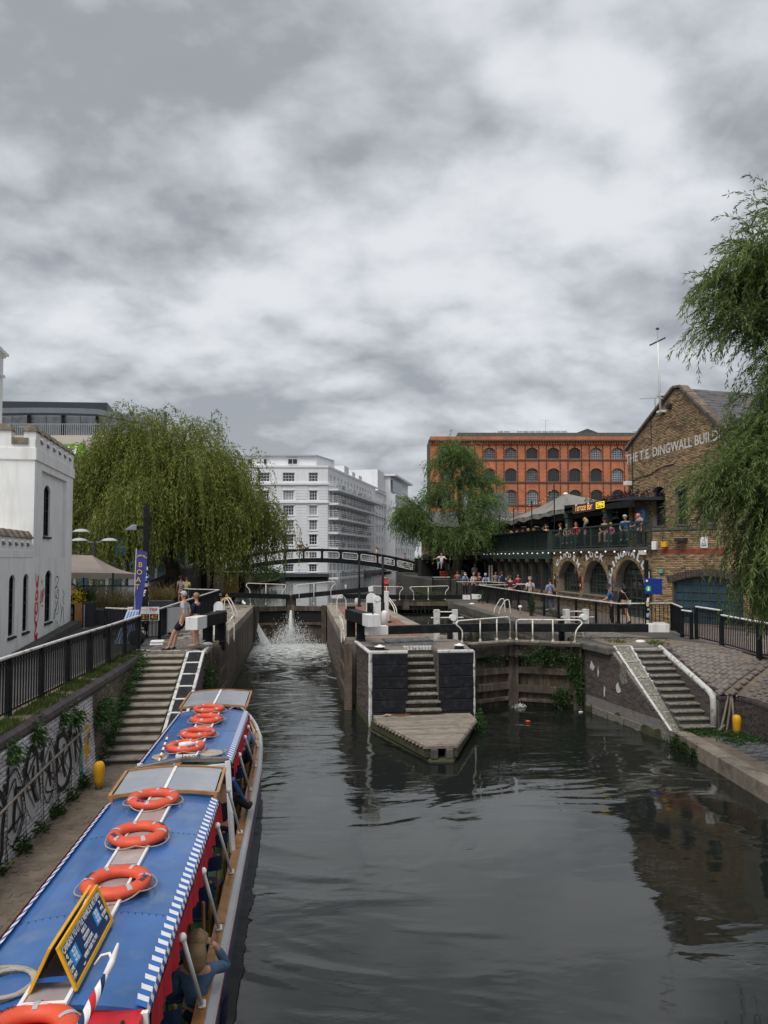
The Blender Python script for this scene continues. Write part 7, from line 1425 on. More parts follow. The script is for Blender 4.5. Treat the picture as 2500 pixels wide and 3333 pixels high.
# ---------------------------------------------------------------- footbridge
fb = thing('footbridge', 'arched black iron footbridge with white framed open panels across the canal', 'bridge', (1.5, 71, 2)); F_ = lambda mb, nm, m, **k: wpar(mb.build(nm, m, **k), fb)
yb = lambda x: 71.0+.0*x-(.035*max(0, -1-x))**1*2.2; ztop = lambda x: 3.66-.0138*(x-1.5)**2
for side, dy in ((0, 0), (1, 2.4)):
 n = 30; xs = np.linspace(-10.5, 11.0, n+1)
 for z0, h, nm, w in ((-.12, .24, 'top_chord', .16), (-1.12, .42, 'lower_girder', .22)):
  for a, b in zip(xs, xs[1:]): F_(MB().hexa([(a, yb(a)+dy-w/2, ztop(a)+z0-h/2), (b, yb(b)+dy-w/2, ztop(b)+z0-h/2), (b, yb(b)+dy+w/2, ztop(b)+z0-h/2), (a, yb(a)+dy+w/2, ztop(a)+z0-h/2)], [(a, yb(a)+dy-w/2, ztop(a)+z0+h/2), (b, yb(b)+dy-w/2, ztop(b)+z0+h/2), (b, yb(b)+dy+w/2, ztop(b)+z0+h/2), (a, yb(a)+dy+w/2, ztop(a)+z0+h/2)]), nm, 'black')
 pn_ = np.linspace(-10.4, 10.9, 13)
 for a, b in zip(pn_, pn_[1:]):
  F_(MB().bb(a-.09, yb(a)+dy-.1, ztop(a)-1.2, a+.09, yb(a)+dy+.1, ztop(a)+.02), 'panel_post', 'black')
  if side == 0:
   x0, x1 = a+.16, b-.16; bt = lambda x: ztop(x)-.88; tp = lambda x: ztop(x)-.28; pts = []
   for x, f_, s in ((x0, bt, 1), (x1, bt, -1)): pass
   pts = [(x0+.14, bt(x0+.14)), (x1-.14, bt(x1-.14)), (x1-.03, bt(x1)+.05), (x1, bt(x1)+.16), (x1, tp(x1)-.14), (x1-.04, tp(x1)-.04), (x1-.14, tp(x1-.14)), (x0+.14, tp(x0+.14)), (x0+.04, tp(x0)-.04), (x0, tp(x0)-.14), (x0, bt(x0)+.16), (x0+.03, bt(x0)+.05)]
   F_(MB().tube([(x, yb(x)-.12, z) for x, z in pts], .032, 5, closed=True), 'panel_frame', 'white')
   for k in (.33, .62): F_(MB().beam((x0, yb(x0)-.05, bt(x0)+.6*k), (x1, yb(x1)-.05, bt(x1)+.6*k), .025, .03), 'panel_rail', 'white')
 for x, z in (): pass
F_(MB().sheet(lambda u, v: (-10.5+21.5*u, yb(-10.5+21.5*u)+2.4*v, ztop(-10.5+21.5*u)-1.02), 24, 1), 'deck', 'asphalt')
pr = MB().prism([(9.2, 70.6), (14, 70.2), (14, 74.5), (9.6, 74.3)], -.6, 1.38).build('bridge_pier', 'stonedark'); tag(pr, 'dark stone pier carrying the right end of the footbridge', 'bridge pier')
bricks(pr, 'stonedark', (9.2, 70.6, -.4), (1, -.08, 0), (-.08, -1, 0), 4.4, 1.75, L=.62, h=.29, gap=.03, proud=.06, cap=60, name='stone_block')
wpar(MB().bb(10.95, 70.4, 1.38, 12.6, 71, 2.75).build('parapet', 'black'), pr)
lp_ = MB().hexa([(-20, 58, -.2), (-8.2, 66.5, -.2), (-8.2, 73, -.2), (-20, 73, -.2)], [(-20, 58, .8), (-8.2, 66.5, 2.1), (-8.2, 73, 2.1), (-20, 73, .8)]).build('bridge_ramp', 'greybrick', kind='structure')
t = thing('ramp_wall', 'dark sloping parapet wall of the ramp up to the footbridge under the willow', 'wall', (-9, 46, 0)); wpar(MB().ext([(0, 0), (26, 0), (26, 3.0), (0, .75)], (-9.2, 41.5, 0), Vector((.07, .995, 0)), Zv, (-.45, 0, 0)).build('wall', 'darkwood'), t)
for i in range(26): wpar(MB().beam((-9.43+.07*i, 41.5+.997*i, .80+.0865*i), (-9.43+.07*(i+.97), 41.5+.997*(i+.97), .80+.0865*(i+.97)), .6, .12).build('coping_stone', 'stonedark'), t)
t = thing('underpass', 'dark brick bridge underpass below the willow', 'wall', (-6.6, 60, 0)); wpar(MB().bb(-14, 60.2, 0, -7.4, 62, 3.2).build('wall', 'dark'), t); wpar(MB().bb(-7.4, 59.8, 0, -6.2, 62, 2.6).build('pier', 'greybrick'), t)
# ---------------------------------------------------------------- arch fronted brick building with the terrace on top
ab_ = thing('arched_building', 'stock brick building with three glazed arches lettered in white, terrace above', 'building', (15.2, 37, 0)); T_ = lambda mb, nm, m, **k: wpar(mb.build(nm, m, **k), ab_)
ao = Vector((15.2, 43.4, 0)); au = Vector((0, -1, 0)); an = Vector((-1, 0, 0)); aw = 12.8
aops = [(.9, 4.25, .82, 2.62, 1.05), (4.8, 8.1, .85, 2.65, 1.2), (8.8, 12.05, 0.02, 2.70, 1.35)]
m = MB(); facade(m, ao, au, an, aw, 3.2, aops, .45, seg=12); T_(m, 'wall', 'mortar', norm=False)
def bwall(par, O, U, N, W, H, ops_, cap, mm='stock', keep=None): bricks(par, mm, O, U, N, W, H, openings=ops_, cap=cap, keep=keep, proud=.012)
bwall(ab_, ao, au, an, aw, 3.2, aops, 300)
for o, nx, ny in zip(aops, (7, 7, 6), (5, 5, 6)): window(ab_, ao, au, an, o, nx, ny, .42, 'grnframe', 'glass', .09, .045, sill='stonedark' if o[2] > .1 else None)
T_(MB().ext([(8.95, 2.0), (11.9, 2.0), (11.5, 2.35), (10.4, 2.66), (9.3, 2.35)], ao-an*.40, au, Zv, an*.03), 'door_head', 'grnframe')
for o in aops:                                                                   # voussoirs round each arch
 u0, u1, v0, v1, r_ = o; cx_ = (u0+u1)/2; h = (u1-u0)/2
 for k in range(26):
  th = PI*(k+.5)/26; c0, c1 = (cx_+(h+.01)*math.cos(th), v1-r_+(r_+.01)*math.sin(th)), (cx_+(h+.24)*math.cos(th), v1-r_+(r_+.24)*math.sin(th)); a, b = Vector((*c0, 0)), Vector((*c1, 0)); d = (b-a).normalized(); s = Vector((-d.y, d.x, 0))*.055*(h+.1)/1.4
  P_ = [a-s, b-s*1.15, b+s*1.15, a+s]; T_(MB().ext([(p.x, p.y) for p in P_], ao, au, Zv, an*.024), 'arch_brick', 'stock')
def arc_text(s, o, sz, spread, m_, rr=.46):
 u0, u1, v0, v1, r_ = o; cx_ = (u0+u1)/2; h = (u1-u0)/2; n = len(s)
 for i, c in enumerate(s):
  th = PI/2+spread/2-spread*i/(n-1); a = cx_+(h+rr)*math.cos(th); b = v1-r_+(r_+rr*.75)*math.sin(th); tg = Vector((math.sin(th)*(h+rr), -math.cos(th)*(r_+rr), 0)).normalized(); uu = au*tg.x+Zv*tg.y; vv = au*(-tg.y)+Zv*tg.x
  wpar(text(c, sz, m_, ao+au*a+Zv*b+an*.05, uu, vv, None, depth=.03, bold=.018, sx=1.45), ab_)
arc_text('CAMDEN', aops[0], .40, 1.75, 'letter', .42); arc_text('LOCK', aops[1], .42, .95, 'letter', .42); arc_text('DINGWALLS', aops[2], .44, 2.25, 'letter', .44)
T_(MB().bb(15.08, 30.5, 3.12, 24, 60.5, 3.30), 'terrace_floor', 'stonedark')
# lower flanking wall with the big window
lo = Vector((15.2, 30.6, 0)); lu = Vector((.6, -.8, 0)); ln = Vector((-.8, -.6, 0)); lops = [(.85, 3.75, .04, 2.03, .28)]
m = MB(); facade(m, lo, lu, ln, 8, 3.98, lops, .3); m.quad(lo+Zv*3.98, lo+lu*8+Zv*3.98, lo+lu*8-ln*6+Zv*3.98, lo-ln*6+Zv*3.98); T_(m, 'wall', 'mortar', norm=False); bwall(ab_, lo, lu, ln, 6.5, 3.9, lops, 260)
T_(MB().ext([(0, 3.96), (8, 3.96), (8, 4.08), (0, 4.08)], lo+ln*.06, lu, Zv, -ln*.4), 'ledge', 'stonedark', bevel=.02); T_(MB().ext([(.35, 2.97), (4.5, 2.97), (4.5, 3.16), (.35, 3.16)], lo+ln*.013, lu, Zv, ln*.005), 'red_band', mat('faded_red', (.25, .05, .035), .85, .25, 3, dirt=(.2, .13, .07), dscale=3, damt=.7))
for k in range(30):
 t0 = k/29; oo = lops[0]; x = oo[0]-.14+(oo[1]-oo[0]+.28)*t0; zc = arch_top(oo, min(max(x, oo[0]), oo[1])); an_ = -(x-2.3)*.13; d = Vector((-math.sin(an_), math.cos(an_), 0))
 for r0_, r1_ in ((.01, .15), (.155, .30)):
  a = Vector((x, zc, 0))+d*r0_; b = Vector((x, zc, 0))+d*r1_; s = Vector((d.y, -d.x, 0))*.046; T_(MB().ext([((a-s).x, (a-s).y), ((a+s).x, (a+s).y), ((b+s).x, (b+s).y), ((b-s).x, (b-s).y)], lo, lu, Zv, ln*.028), 'arch_brick', 'bluebrick')
window(ab_, lo, lu, ln, lops[0], 8, 6, .25, 'grnframe', 'blueglass', .06, .035)
for k in range(5): T_(MB().sheet(lambda u, v, k=k: lo+lu*(1.1+k*.52+.42*u)+Zv*(.1+1.8*v)-ln*(.42+.03*math.sin(u*14)), 8, 1), 'curtain', mat('blue_curtain', (.04, .10, .15), .9, .2, 3) if k == 0 else bpy.data.materials['blue_curtain'])
# terrace railings
tr_ = thing('terrace_railing', 'dark green railing round the bar terrace above the arches', 'railing', (15.2, 40, 3.3)); barm = MB().tube([(0, 0, 0), (0, 0, 1.05)], .012, 5).mesh('bar', 'dkgreen')
for i in range(int(29.5/.125)):
 y = 30.7+i*.125; link('bar', barm, tr_, (0, y-40, .03))
for i in range(14): y = 30.65+i*2.27; wpar(MB().bb(15.16, y-.04, 3.3, 15.24, y+.04, 4.46).build('post', 'dkgreen'), tr_); 
for i in range(13): y = 30.65+i*2.27; wpar(MB().bb(15.15, y, 4.38, 15.25, y+2.27, 4.45).build('top_rail', 'dkgreen'), tr_); wpar(MB().bb(15.18, y, 3.36, 15.22, y+2.27, 3.41).build('lower_rail', 'dkgreen'), tr_)
wpar(MB().bb(15.10, 43.4, 3.3, 15.3, 44.1, 4.5).build('panel', 'dkgreen'), tr_)
for i in range(8): y = 43.9+i*2.0; wpar(MB().hexa([(15.16, y, 4.36), (15.16, y+1.94, 4.36), (15.19, y+1.94, 4.36), (15.19, y, 4.36)], [(14.7, y, 4.5), (14.7, y+1.94, 4.5), (14.73, y+1.94, 4.5), (14.73, y, 4.5)]).build('glass_screen', 'glass'), tr_); wpar(MB().beam((15.16, y, 4.36), (14.7, y, 4.5), .04, .04).build('screen_arm', 'black'), tr_)
wpar(MB().beam((14.7, 43.9, 4.51), (14.7, 60, 4.51), .04, .04).build('screen_rail', 'black'), tr_)
pl_ = MB().quad((15.3, 44, 3.3), (15.3, 60.4, 3.3), (15.3, 60.4, 4.38), (15.3, 44, 4.38)); wpar(pl_.build('back_screen', 'dkgreen', norm=False), tr_)
# timber pavilion under the terrace
tp = thing('timber_pavilion', 'dark timber and green framed glazed front below the terrace', 'building', (15.4, 51, 0)); Q_ = lambda mb, nm, m, **k: wpar(mb.build(nm, m, **k), tp)
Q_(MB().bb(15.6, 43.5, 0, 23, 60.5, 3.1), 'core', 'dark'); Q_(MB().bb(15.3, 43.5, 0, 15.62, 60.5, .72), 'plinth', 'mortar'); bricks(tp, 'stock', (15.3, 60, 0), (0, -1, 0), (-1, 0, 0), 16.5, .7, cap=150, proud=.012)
Q_(MB().bb(15.0, 43.45, 2.72, 15.5, 60.8, 3.22), 'fascia', 'dkgreen')
for i in range(9): y = 43.7+i*2.05; Q_(MB().bb(15.22, y-.13, .0, 15.5, y+.13, 2.72), 'post', 'darkwood'); Q_(MB().beam((15.3, y+.75, 2.68), (15.3, y+.12, 1.9), .12, .14, up=(1, 0, 0)), 'brace', 'darkwood'); Q_(MB().bb(14.85, y-.1, 2.5, 15.5, y+.1, 2.72), 'beam_end', 'darkwood', bevel=.02)
for i in range(8): y = 43.83+i*2.05; window(tp, (15.45, y+1.8, 0), (0, -1, 0), (-1, 0, 0), (.02, 1.78, .74, 2.5, 0), 3, 2, .08, 'grnframe', 'glass', .1, .09)
bulb = MB().ball((0, 0, 0), .045, n=8, k=6).mesh('bulb', 'bulb'); st_ = thing('string_lights', 'string of white bulbs along the edge of the terrace floor', 'string lights', (15.02, 45, 3.12)); sl_ = []
for i in range(28):
 y = 30.8+i*1.06; z = 3.16+.02*math.sin(i*2.1); link('bulb', bulb, st_, (-.06, y-45, z-3.12-.08)); sl_ += [(14.99, y, z), (14.99, y+.53, z-.04)]
wpar(MB().tube(sl_, .01, 4).build('cable', 'black'), st_)
# awning, bar, pergola
aw_ = thing('terrace_awning', 'big grey canvas awning over the bar terrace', 'awning', (18.5, 51.4, 3.3)); pk = Vector((19, 51.4, 7.45)); cr_ = [Vector((16.1, 42.3, 5.92)), Vector((16.4, 61.6, 5.75)), Vector((22.5, 61.6, 5.8)), Vector((22.5, 42.3, 5.9))]
for a, b in ((0, 1), (1, 2), (2, 3), (3, 0)):
 def cf(u, v, a=a, b=b):
  e = cr_[a].lerp(cr_[b], u); p = e.lerp(pk, v); p.z -= .35*math.sin(PI*v)*(1-.3*abs(2*u-1))+.10*abs(math.sin(u*PI*5))*(1-v); return p
 wpar(MB().sheet(cf, 24, 8).build('canopy', 'canvas', smooth=True), aw_)
 def vf(u, v, a=a, b=b): e = cr_[a].lerp(cr_[b], u); return e+Vector((.05*math.sin(u*60), 0, -.10*abs(math.sin(u*PI*5))-v*(.30+.06*math.sin(u*38))))
 wpar(MB().sheet(vf, 50, 2).build('valance', 'canvas', smooth=True), aw_)
wpar(MB().lathe([(.22, 0), (.1, .14), (.001, .15)], pk-Vector((0, 0, .08)), 10).build('finial', 'white'), aw_)
for i, y in enumerate((43.9, 48.7, 53, 57, 61)): wpar(MB().tube([(16.6, y, 3.3), (16.6, y, 5.8)], .06, 8).build('pole', 'black'), aw_)
for i, y in enumerate((43.2, 47.6, 51.8, 55.6, 60.4)): t = thing('light_mast', 'thin black mast for fairy lights on the terrace edge, %s from the near end' % ('first', 'second', 'third', 'fourth', 'fifth')[i], 'mast', (15.25, y, 3.3)); MB().tube([(0, 0, 0), (0, 0, (3.95, 3.3, 3.1, 2.8, 2.55)[i])], .035, 6).build('mast', 'black', t)
fl = thing('fairy_lights', 'sagging string of small fairy lights between the terrace masts', 'string lights', (15.25, 50, 6)); tops = [(43.2, 7.2), (47.6, 6.55), (51.8, 6.35), (55.6, 6.05), (60.4, 5.8)]; sb_ = MB().ball((0, 0, 0), .022, n=6, k=4).mesh('bulb', 'bulb')
for (y0, z0), (y1, z1) in zip(tops, tops[1:]):
 pts = [(15.25, y0+(y1-y0)*k/8, z0+(z1-z0)*k/8-.45*math.sin(PI*k/8)) for k in range(9)]; wpar(MB().tube(pts, .008, 4).build('cable', 'black'), fl)
 for p in pts[1:-1]: link('bulb', sb_, fl, Vector(p)-fl.location-Vector((0, 0, .04)))
br = thing('terrace_bar', 'dark open fronted terrace bar with a neon Terrace Bar sign', 'bar', (17.5, 38.5, 3.3)); X_ = lambda mb, nm, m, **k: wpar(mb.build(nm, m, **k), br)
X_(MB().bb(15.95, 34.2, 5.62, 21, 43.4, 5.78), 'roof', 'darkgrey'); X_(MB().hexa([(15.95, 34.2, 5.26), (16.1, 34.2, 5.26), (16.1, 43.4, 5.50), (15.95, 43.4, 5.50)], [(15.95, 34.2, 5.62), (16.1, 34.2, 5.62), (16.1, 43.4, 5.98), (15.95, 43.4, 5.98)]), 'fascia', 'black')
for y, w in ((43.3, .42), (37.6, .36)): X_(MB().bb(16.02, y-w/2, 3.3, 16.38, y+w/2, 5.4), 'column', 'dkgreen', bevel=.02); X_(MB().bb(15.97, y-w/2-.06, 5.2, 16.43, y+w/2+.06, 5.44), 'capital', 'dkgreen', bevel=.02)
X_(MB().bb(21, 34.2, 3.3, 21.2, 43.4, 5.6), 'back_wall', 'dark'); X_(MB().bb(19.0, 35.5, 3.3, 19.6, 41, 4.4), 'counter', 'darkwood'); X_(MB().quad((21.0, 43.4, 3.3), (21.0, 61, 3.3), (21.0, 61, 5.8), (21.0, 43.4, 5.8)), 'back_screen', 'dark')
for i in range(14): X_(MB().lathe([(.04, 0), (.04, .18), (.015, .24), (.015, .3)], (20.7, 35.4+i*.45, 4.6+.0*i), 6), 'bottle', ('dkgreen', 'varnish', 'paleglass')[i % 3])
for y in (36, 39.4): X_(MB().lathe([(.32, 0), (.12, .16), (.02, .2), (.02, .5)], (17.5, y, 4.95), 12), 'pendant_lamp', 'grey')
X_(MB().bb(15.93, 38.62, 5.38, 15.949, 42.0, 5.86), 'sign_panel', 'darkwood'); wpar(text('Terrace Bar', .58, 'neon', (15.93, 40.35, 5.66), (0, -1, -.01), (0, 0, 1), None, sx=.92, shear=.25, bold=-.008), br)
X_(MB().bb(15.925, 37.35, 5.44, 15.949, 38.45, 5.80), 'open_sign', 'black'); wpar(text('OPEN', .31, 'neony', (15.915, 37.9, 5.62), (0, -1, 0), (0, 0, 1), None, sx=1.1), br)
for a in (((37.38, 5.46), (38.42, 5.46)), ((37.38, 5.78), (38.42, 5.78)), ((37.38, 5.46), (37.38, 5.78)), ((38.42, 5.46), (38.42, 5.78))): X_(MB().tube([(15.915, *a[0]), (15.915, *a[1])], .014, 5), 'neon_tube', 'neony')
n = 1500; P = np.stack([rg.uniform(16, 18, n), rg.uniform(34.4, 40.5, n), 5.85+np.abs(rg.normal(size=n))*.17], 1); lv = leaves('climber', P, rg.normal(size=(n, 3)), rg.uniform(.08, .16, n), .06, 'purple', kind='stuff'); lv['label'] = 'dark purple creeper on the bar roof'; lv['category'] = 'creeper'
# gable
gb = thing('gable_building', 'tall stock brick gable lettered in white with a flagpole, behind the near willow', 'building', (17, 36.8, 0)); D_ = lambda mb, nm, m, **k: wpar(mb.build(nm, m, **k), gb)
go_ = Vector((17, 36.8, 0)); gu_ = Vector((math.cos(R(-80)), math.sin(R(-80)), 0)); gn_ = Vector((gu_.y, -gu_.x, 0)); gops = [(2.04, 2.96, 4.36, 6.29, .22), (3.68, 4.56, 4.36, 6.2, .2), (5.4, 6.3, 4.36, 6.2, .2)]
gtop = lambda u: np.interp(u, [.2, 3.81, 4.25, 6.02, 8.6], [8.63, 10.8, 10.72, 9.1, 6.7])
us = sorted({.0, 8.6, 3.81, 4.25, *[x for o in gops for x in o[:2]]}); m = MB(); facade(m, go_, gu_, gn_, 8.6, 6.6, gops, .3)
for a, b in zip(us, us[1:]): m.quad(go_+gu_*a+Zv*6.6, go_+gu_*b+Zv*6.6, go_+gu_*b+Zv*float(gtop(b)), go_+gu_*a+Zv*float(gtop(a)))
bk_ = -gn_*12; m.quad(go_, go_+bk_, go_+bk_+Zv*8.5, go_+Zv*8.5); D_(m, 'wall', 'mortar', norm=False); bwall(gb, go_+Zv*3.2, gu_, gn_, 7.6, 7.6, [(a, b, c-3.2, d-3.2, r_) for a, b, c, d, r_ in gops], 300, keep=lambda a, b: b+3.2 < gtop(a)-.12)
for o in gops: window(gb, go_, gu_, gn_, o, 3, 6, .24, 'darkgrey', 'glass', .06, .035, sill='stonedark')
for o in gops:
 cx_ = (o[0]+o[1])/2
 for k in range(13): x = o[0]-.05+(o[1]-o[0]+.1)*k/12; z = arch_top(o, min(max(x, o[0]), o[1])); a_ = -(x-cx_)*.75; d = Vector((-math.sin(a_), math.cos(a_))); s = Vector((d.y, -d.x))*.036; p = Vector((x, z)); q_ = p+d*.22; D_(MB().ext([tuple(p-s), tuple(p+s), tuple(q_+s), tuple(q_-s)], go_, gu_, Zv, gn_*.022), 'arch_brick', 'stock')
pr_ = [(-.15, 8.42), (.2, 8.7), (3.75, 10.92), (4.28, 10.86), (6.1, 9.2), (8.7, 6.78)]
for (a, z0), (b, z1) in zip(pr_, pr_[1:]):
 nseg = max(1, int(math.hypot(b-a, z1-z0)/.6))
 for k in range(nseg): p = go_+gu_*(a+(b-a)*k/nseg)+Zv*(z0+(z1-z0)*k/nseg); q_ = go_+gu_*(a+(b-a)*(k+.97)/nseg)+Zv*(z0+(z1-z0)*(k+.97)/nseg); D_(MB().beam(p-gn_*.1, q_-gn_*.1, .48, .13), 'verge_stone', 'tile', bevel=.02)
for (a, z0), (b, z1), sgn in (((.1, 8.5), (4, 10.75), 1), ((4.05, 10.75), (8.7, 6.7), -1)): D_(MB().hexa([go_+gu_*a+Zv*(z0-.1)-gn_*.3, go_+gu_*b+Zv*(z1-.1)-gn_*.3, go_+gu_*b+Zv*(z1-.1)+bk_, go_+gu_*a+Zv*(z0-.1)+bk_], [go_+gu_*a+Zv*z0-gn_*.3, go_+gu_*b+Zv*z1-gn_*.3, go_+gu_*b+Zv*z1+bk_, go_+gu_*a+Zv*z0+bk_]), 'slate_roof', 'slate')
rd = Vector((gu_.x*4.65, gu_.y*4.65, 6.7-10.75)).normalized(); bricks(gb, 'slate', go_+gu_*4.1+Zv*10.80-gn_*.6, -gn_, gu_.cross(-gn_)*0+rd.cross(-gn_)*(1 if rd.cross(-gn_).z > 0 else -1), 8, 6, V=rd, L=.5, h=.26, gap=.008, proud=.02, cap=150, name='slate')
wpar(text('THE T.E. DINGWALL BUILDING', .66, 'letterworn', go_+gu_*3.75+Zv*8.06+gn_*.024, gu_+Zv*.035, Zv, None, sx=.83, bold=.012, spacing=1.02), gb)
ml_ = [(.62, 4.5), (1.67, 4.42), (1.67, 5.44), (.62, 5.38)]; D_(MB().ext(ml_, go_+gn_*.02, gu_, Zv, gn_*.004), 'mural', 'sprayblue'); D_(MB().ext([(1.05, 4.66), (1.3, 4.66), (1.42, 4.9), (1.40, 5.1), (1.25, 5.27), (1.1, 5.24), (.98, 5.0)], go_+gn_*.025, gu_, Zv, gn_*.003), 'mural_shape', 'skyblue'); D_(MB().ext([(.62, 4.82), (.98, 4.84), (.98, 4.88), (.62, 4.86)], go_+gn_*.025, gu_, Zv, gn_*.003), 'mural_line', 'letter')
fp = thing('flagpole', 'white flagpole with a cross bar fixed to the brick gable', 'flagpole', go_+gu_*3.05+gn_*.25+Zv*9.75); MB().tube([(0, 0, 0), (-.03, 0, 1.8), (-.08, 0, 3.5)], 0, 8, rad=[.058, .048, .04]).build('pole', 'white', fp, smooth=True); MB().tube([(-.08, 0, 3.5), (-.08, 0, 4.15)], .022, 6).build('tip', 'steel', fp); MB().lathe([(.06, 0), (.1, .03), (.05, .09), (.001, .1)], (-.08, 0, 4.15), 8).build('finial', 'darkgrey', fp); MB().tube([(-.4, .2, 3.42), (.25, -.15, 3.72)], .04, 6).build('cross_bar', 'darkgrey', fp)
for z in (.1, .9): MB().bb(-.05, -.05, z, .3, .3, z+.1).build('bracket', 'white', fp)
# small fittings on the brick fronts
def box_on(name, label, cat, O, U, N, u, z, w, h, d, m_, extra=None):
 t = thing(name, label, cat, Vector(O)+Vector(U)*u+Zv*z); wpar(MB().ext([(u-w/2, z-h/2), (u+w/2, z-h/2), (u+w/2, z+h/2), (u-w/2, z+h/2)], Vector(O)+Vector(N)*.02, U, Zv, Vector(N)*d).build('body', m_, bevel=min(.015, d/3)), t); return t
def poster(label, O, U, N, u, z, w, h, frame, inner, marks=()):
 t = box_on('poster', label, 'poster', O, U, N, u, z, w, h, .035, frame); O, U, N = map(Vector, (O, U, N))
 wpar(MB().ext([(u-w*.42, z-h*.43), (u+w*.42, z-h*.43), (u+w*.42, z+h*.43), (u-w*.42, z+h*.43)], O+N*.056, U, Zv, N*.003).build('sheet', inner), t)
 for (a, b, c, d_, mm) in marks: wpar(MB().ext([(u+a*w, z+b*h), (u+c*w, z+b*h), (u+c*w, z+d_*h), (u+a*w, z+d_*h)], O+N*.06, U, Zv, N*.002).build('print', mm), t)
poster('tall dark framed notice left of the first brick arch', ao, au, an, .45, 1.45, .30, .75, 'darkwood', 'dark', [(-.2, .1, .2, .35, 'white')]); poster('tall dark red framed notice between the first two arches', ao, au, an, 4.52, 1.45, .30, .75, 'red', 'dark', [(-.2, -.3, .2, -.1, 'white')]); poster('grey framed notice between the second and third arches', ao, au, an, 8.45, 1.45, .34, .85, 'darkgrey', 'grey')
poster('upper music poster with two white figures beside the right arch', ao, au, an, 12.42, 2.0, .55, .62, 'dkgreen', 'letterblack', [(-.3, -.1, -.05, .35, 'grey'), (.08, -.2, .32, .3, 'white'), (-.4, -.42, .4, -.28, 'spraygreen')]); poster('lower dark red poster beside the right arch', ao, au, an, 12.42, 1.28, .55, .72, 'darkwood', 'letterblack', [(-.35, -.1, .0, .3, 'redcloth'), (.05, .05, .35, .35, 'red'), (-.3, -.4, .3, -.25, 'skin')])
poster('white warning notice with a triangle on the upper brick wall', lo, lu, ln, 2.26, 3.42, .30, .46, 'white', 'white'); t = bpy.data.objects[[o.name for o in C.objects if o.name.startswith('poster')][-1]]; c = lo+lu*2.26+Zv*3.46+ln*.062
wpar(MB().ext([(-.10, -.08), (.10, -.08), (0, .10)], c, lu, Zv, ln*.002).build('triangle', 'letterblack'), t); wpar(MB().ext([(-.07, -.063), (.07, -.063), (0, .065)], c+ln*.003, lu, Zv, ln*.002).build('triangle_inner', 'white'), t); [wpar(MB().ext([(-.11, -.13-.03*k), (.11, -.13-.03*k), (.11, -.115-.03*k), (-.11, -.115-.03*k)], c, lu, Zv, ln*.002).build('print_line', 'letterblack'), t) for k in range(3)]
box_on('junction_box', 'yellow box on a bracket above the red painted band', 'box', lo, lu, ln, .62, 3.36, .22, .22, .25, 'yellow'); box_on('junction_box', 'white electrical box at the corner of the terrace wall', 'box', lo, lu, ln, .15, 3.32, .2, .36, .18, 'white'); box_on('wall_light', 'white wedge shaped flood light above the right arch', 'light', ao, au, an, 12.1, 3.02, .45, .2, .2, 'white'); box_on('wall_light', 'dark flood light on an arm on the upper wall', 'light', lo, lu, ln, 1.35, 3.55, .45, .14, .35, 'iron'); box_on('wall_light', 'small dark lamp between the second and third arches', 'light', ao, au, an, 8.5, 2.3, .16, .26, .16, 'iron'); box_on('wall_light', 'dark lamp above the second arch', 'light', ao, au, an, 4.5, 2.95, .18, .2, .2, 'iron'); box_on('camera', 'white security camera at the gable corner', 'camera', go_, gu_, gn_, .25, 6.65, .3, .22, .35, 'white'); box_on('speaker', 'dark flood light high in the gable', 'light', go_, gu_, gn_, 3.5, 10.05, .22, .22, .2, 'iron'); box_on('alarm_box', 'teal alarm box above the big window', 'box', lo, lu, ln, .4, 2.2, .16, .16, .08, 'sprayteal')
for nm, par, pts in (('conduit', ab_, [ao+an*.03+au*(.1+.6*i)+Zv*(2.93+.02*math.sin(i*1.7)) for i in range(21)]), ('drain_pipe', gb, [go_+gn_*.05+gu_*.45+Zv*(3.3+.5*i) for i in range(12)]), ('cable', gb, [go_+gn_*.03+gu_*(.4+.3*i)+Zv*(6.75+.05*i+.05*math.sin(i)) for i in range(12)]), ('cable', gb, [go_+gn_*.03+gu_*2.0+Zv*z for z in (10, 9, 8.4)])): wpar(MB().tube(pts, .022, 5).build(nm, 'iron'), par)
sg = thing('sign_post', 'stickered black post carrying a blue towpath code sign', 'sign', (13.1, 26.9, 0)); MB().bb(-.06, -.06, 0, .06, .06, 2.7).build('post', 'black', sg); stickers(sg, .12, .1, 1.35, 22, 8); bpu = Vector((.995, -.1, 0))
MB().ext([(-.12, 1.42), (.55, 1.40), (.55, 2.0), (-.12, 2.02)], (0, -.1, 0), bpu, Zv, (0, .03, 0)).build('panel', 'signblue', sg, bevel=.008); MB().lathe([(.115, 0), (.115, .006)], (0, 0, 0), 18).build('badge', 'spraygreen', sg, (.02, -.105, 1.62)).rotation_euler = (R(90), 0, 0); MB().lathe([(.04, 0), (.02, .13), (.001, .14)], (0, 0, 0), 8).build('badge_figure', 'letter', sg, (.02, -.113, 1.55)); MB().lathe([(.045, 0), (.045, .005)], (0, 0, 0), 14).build('badge', 'letter', sg, (-.04, -.105, 1.92)).rotation_euler = (R(90), 0, 0)
MB().bb(.40, -.108, 1.88, .50, -.104, 1.97).build('emblem', 'letter', sg)
for s, x, z, sz in (('Share the Space', .34, 1.68, .085), ('Drop your Pace', .34, 1.56, .085), ('Canal & River', .15, 1.94, .05), ('Trust', .1, 1.89, .05)): text(s, sz, 'letter', (x, -.107, z), bpu, Zv, sg, sx=.72)
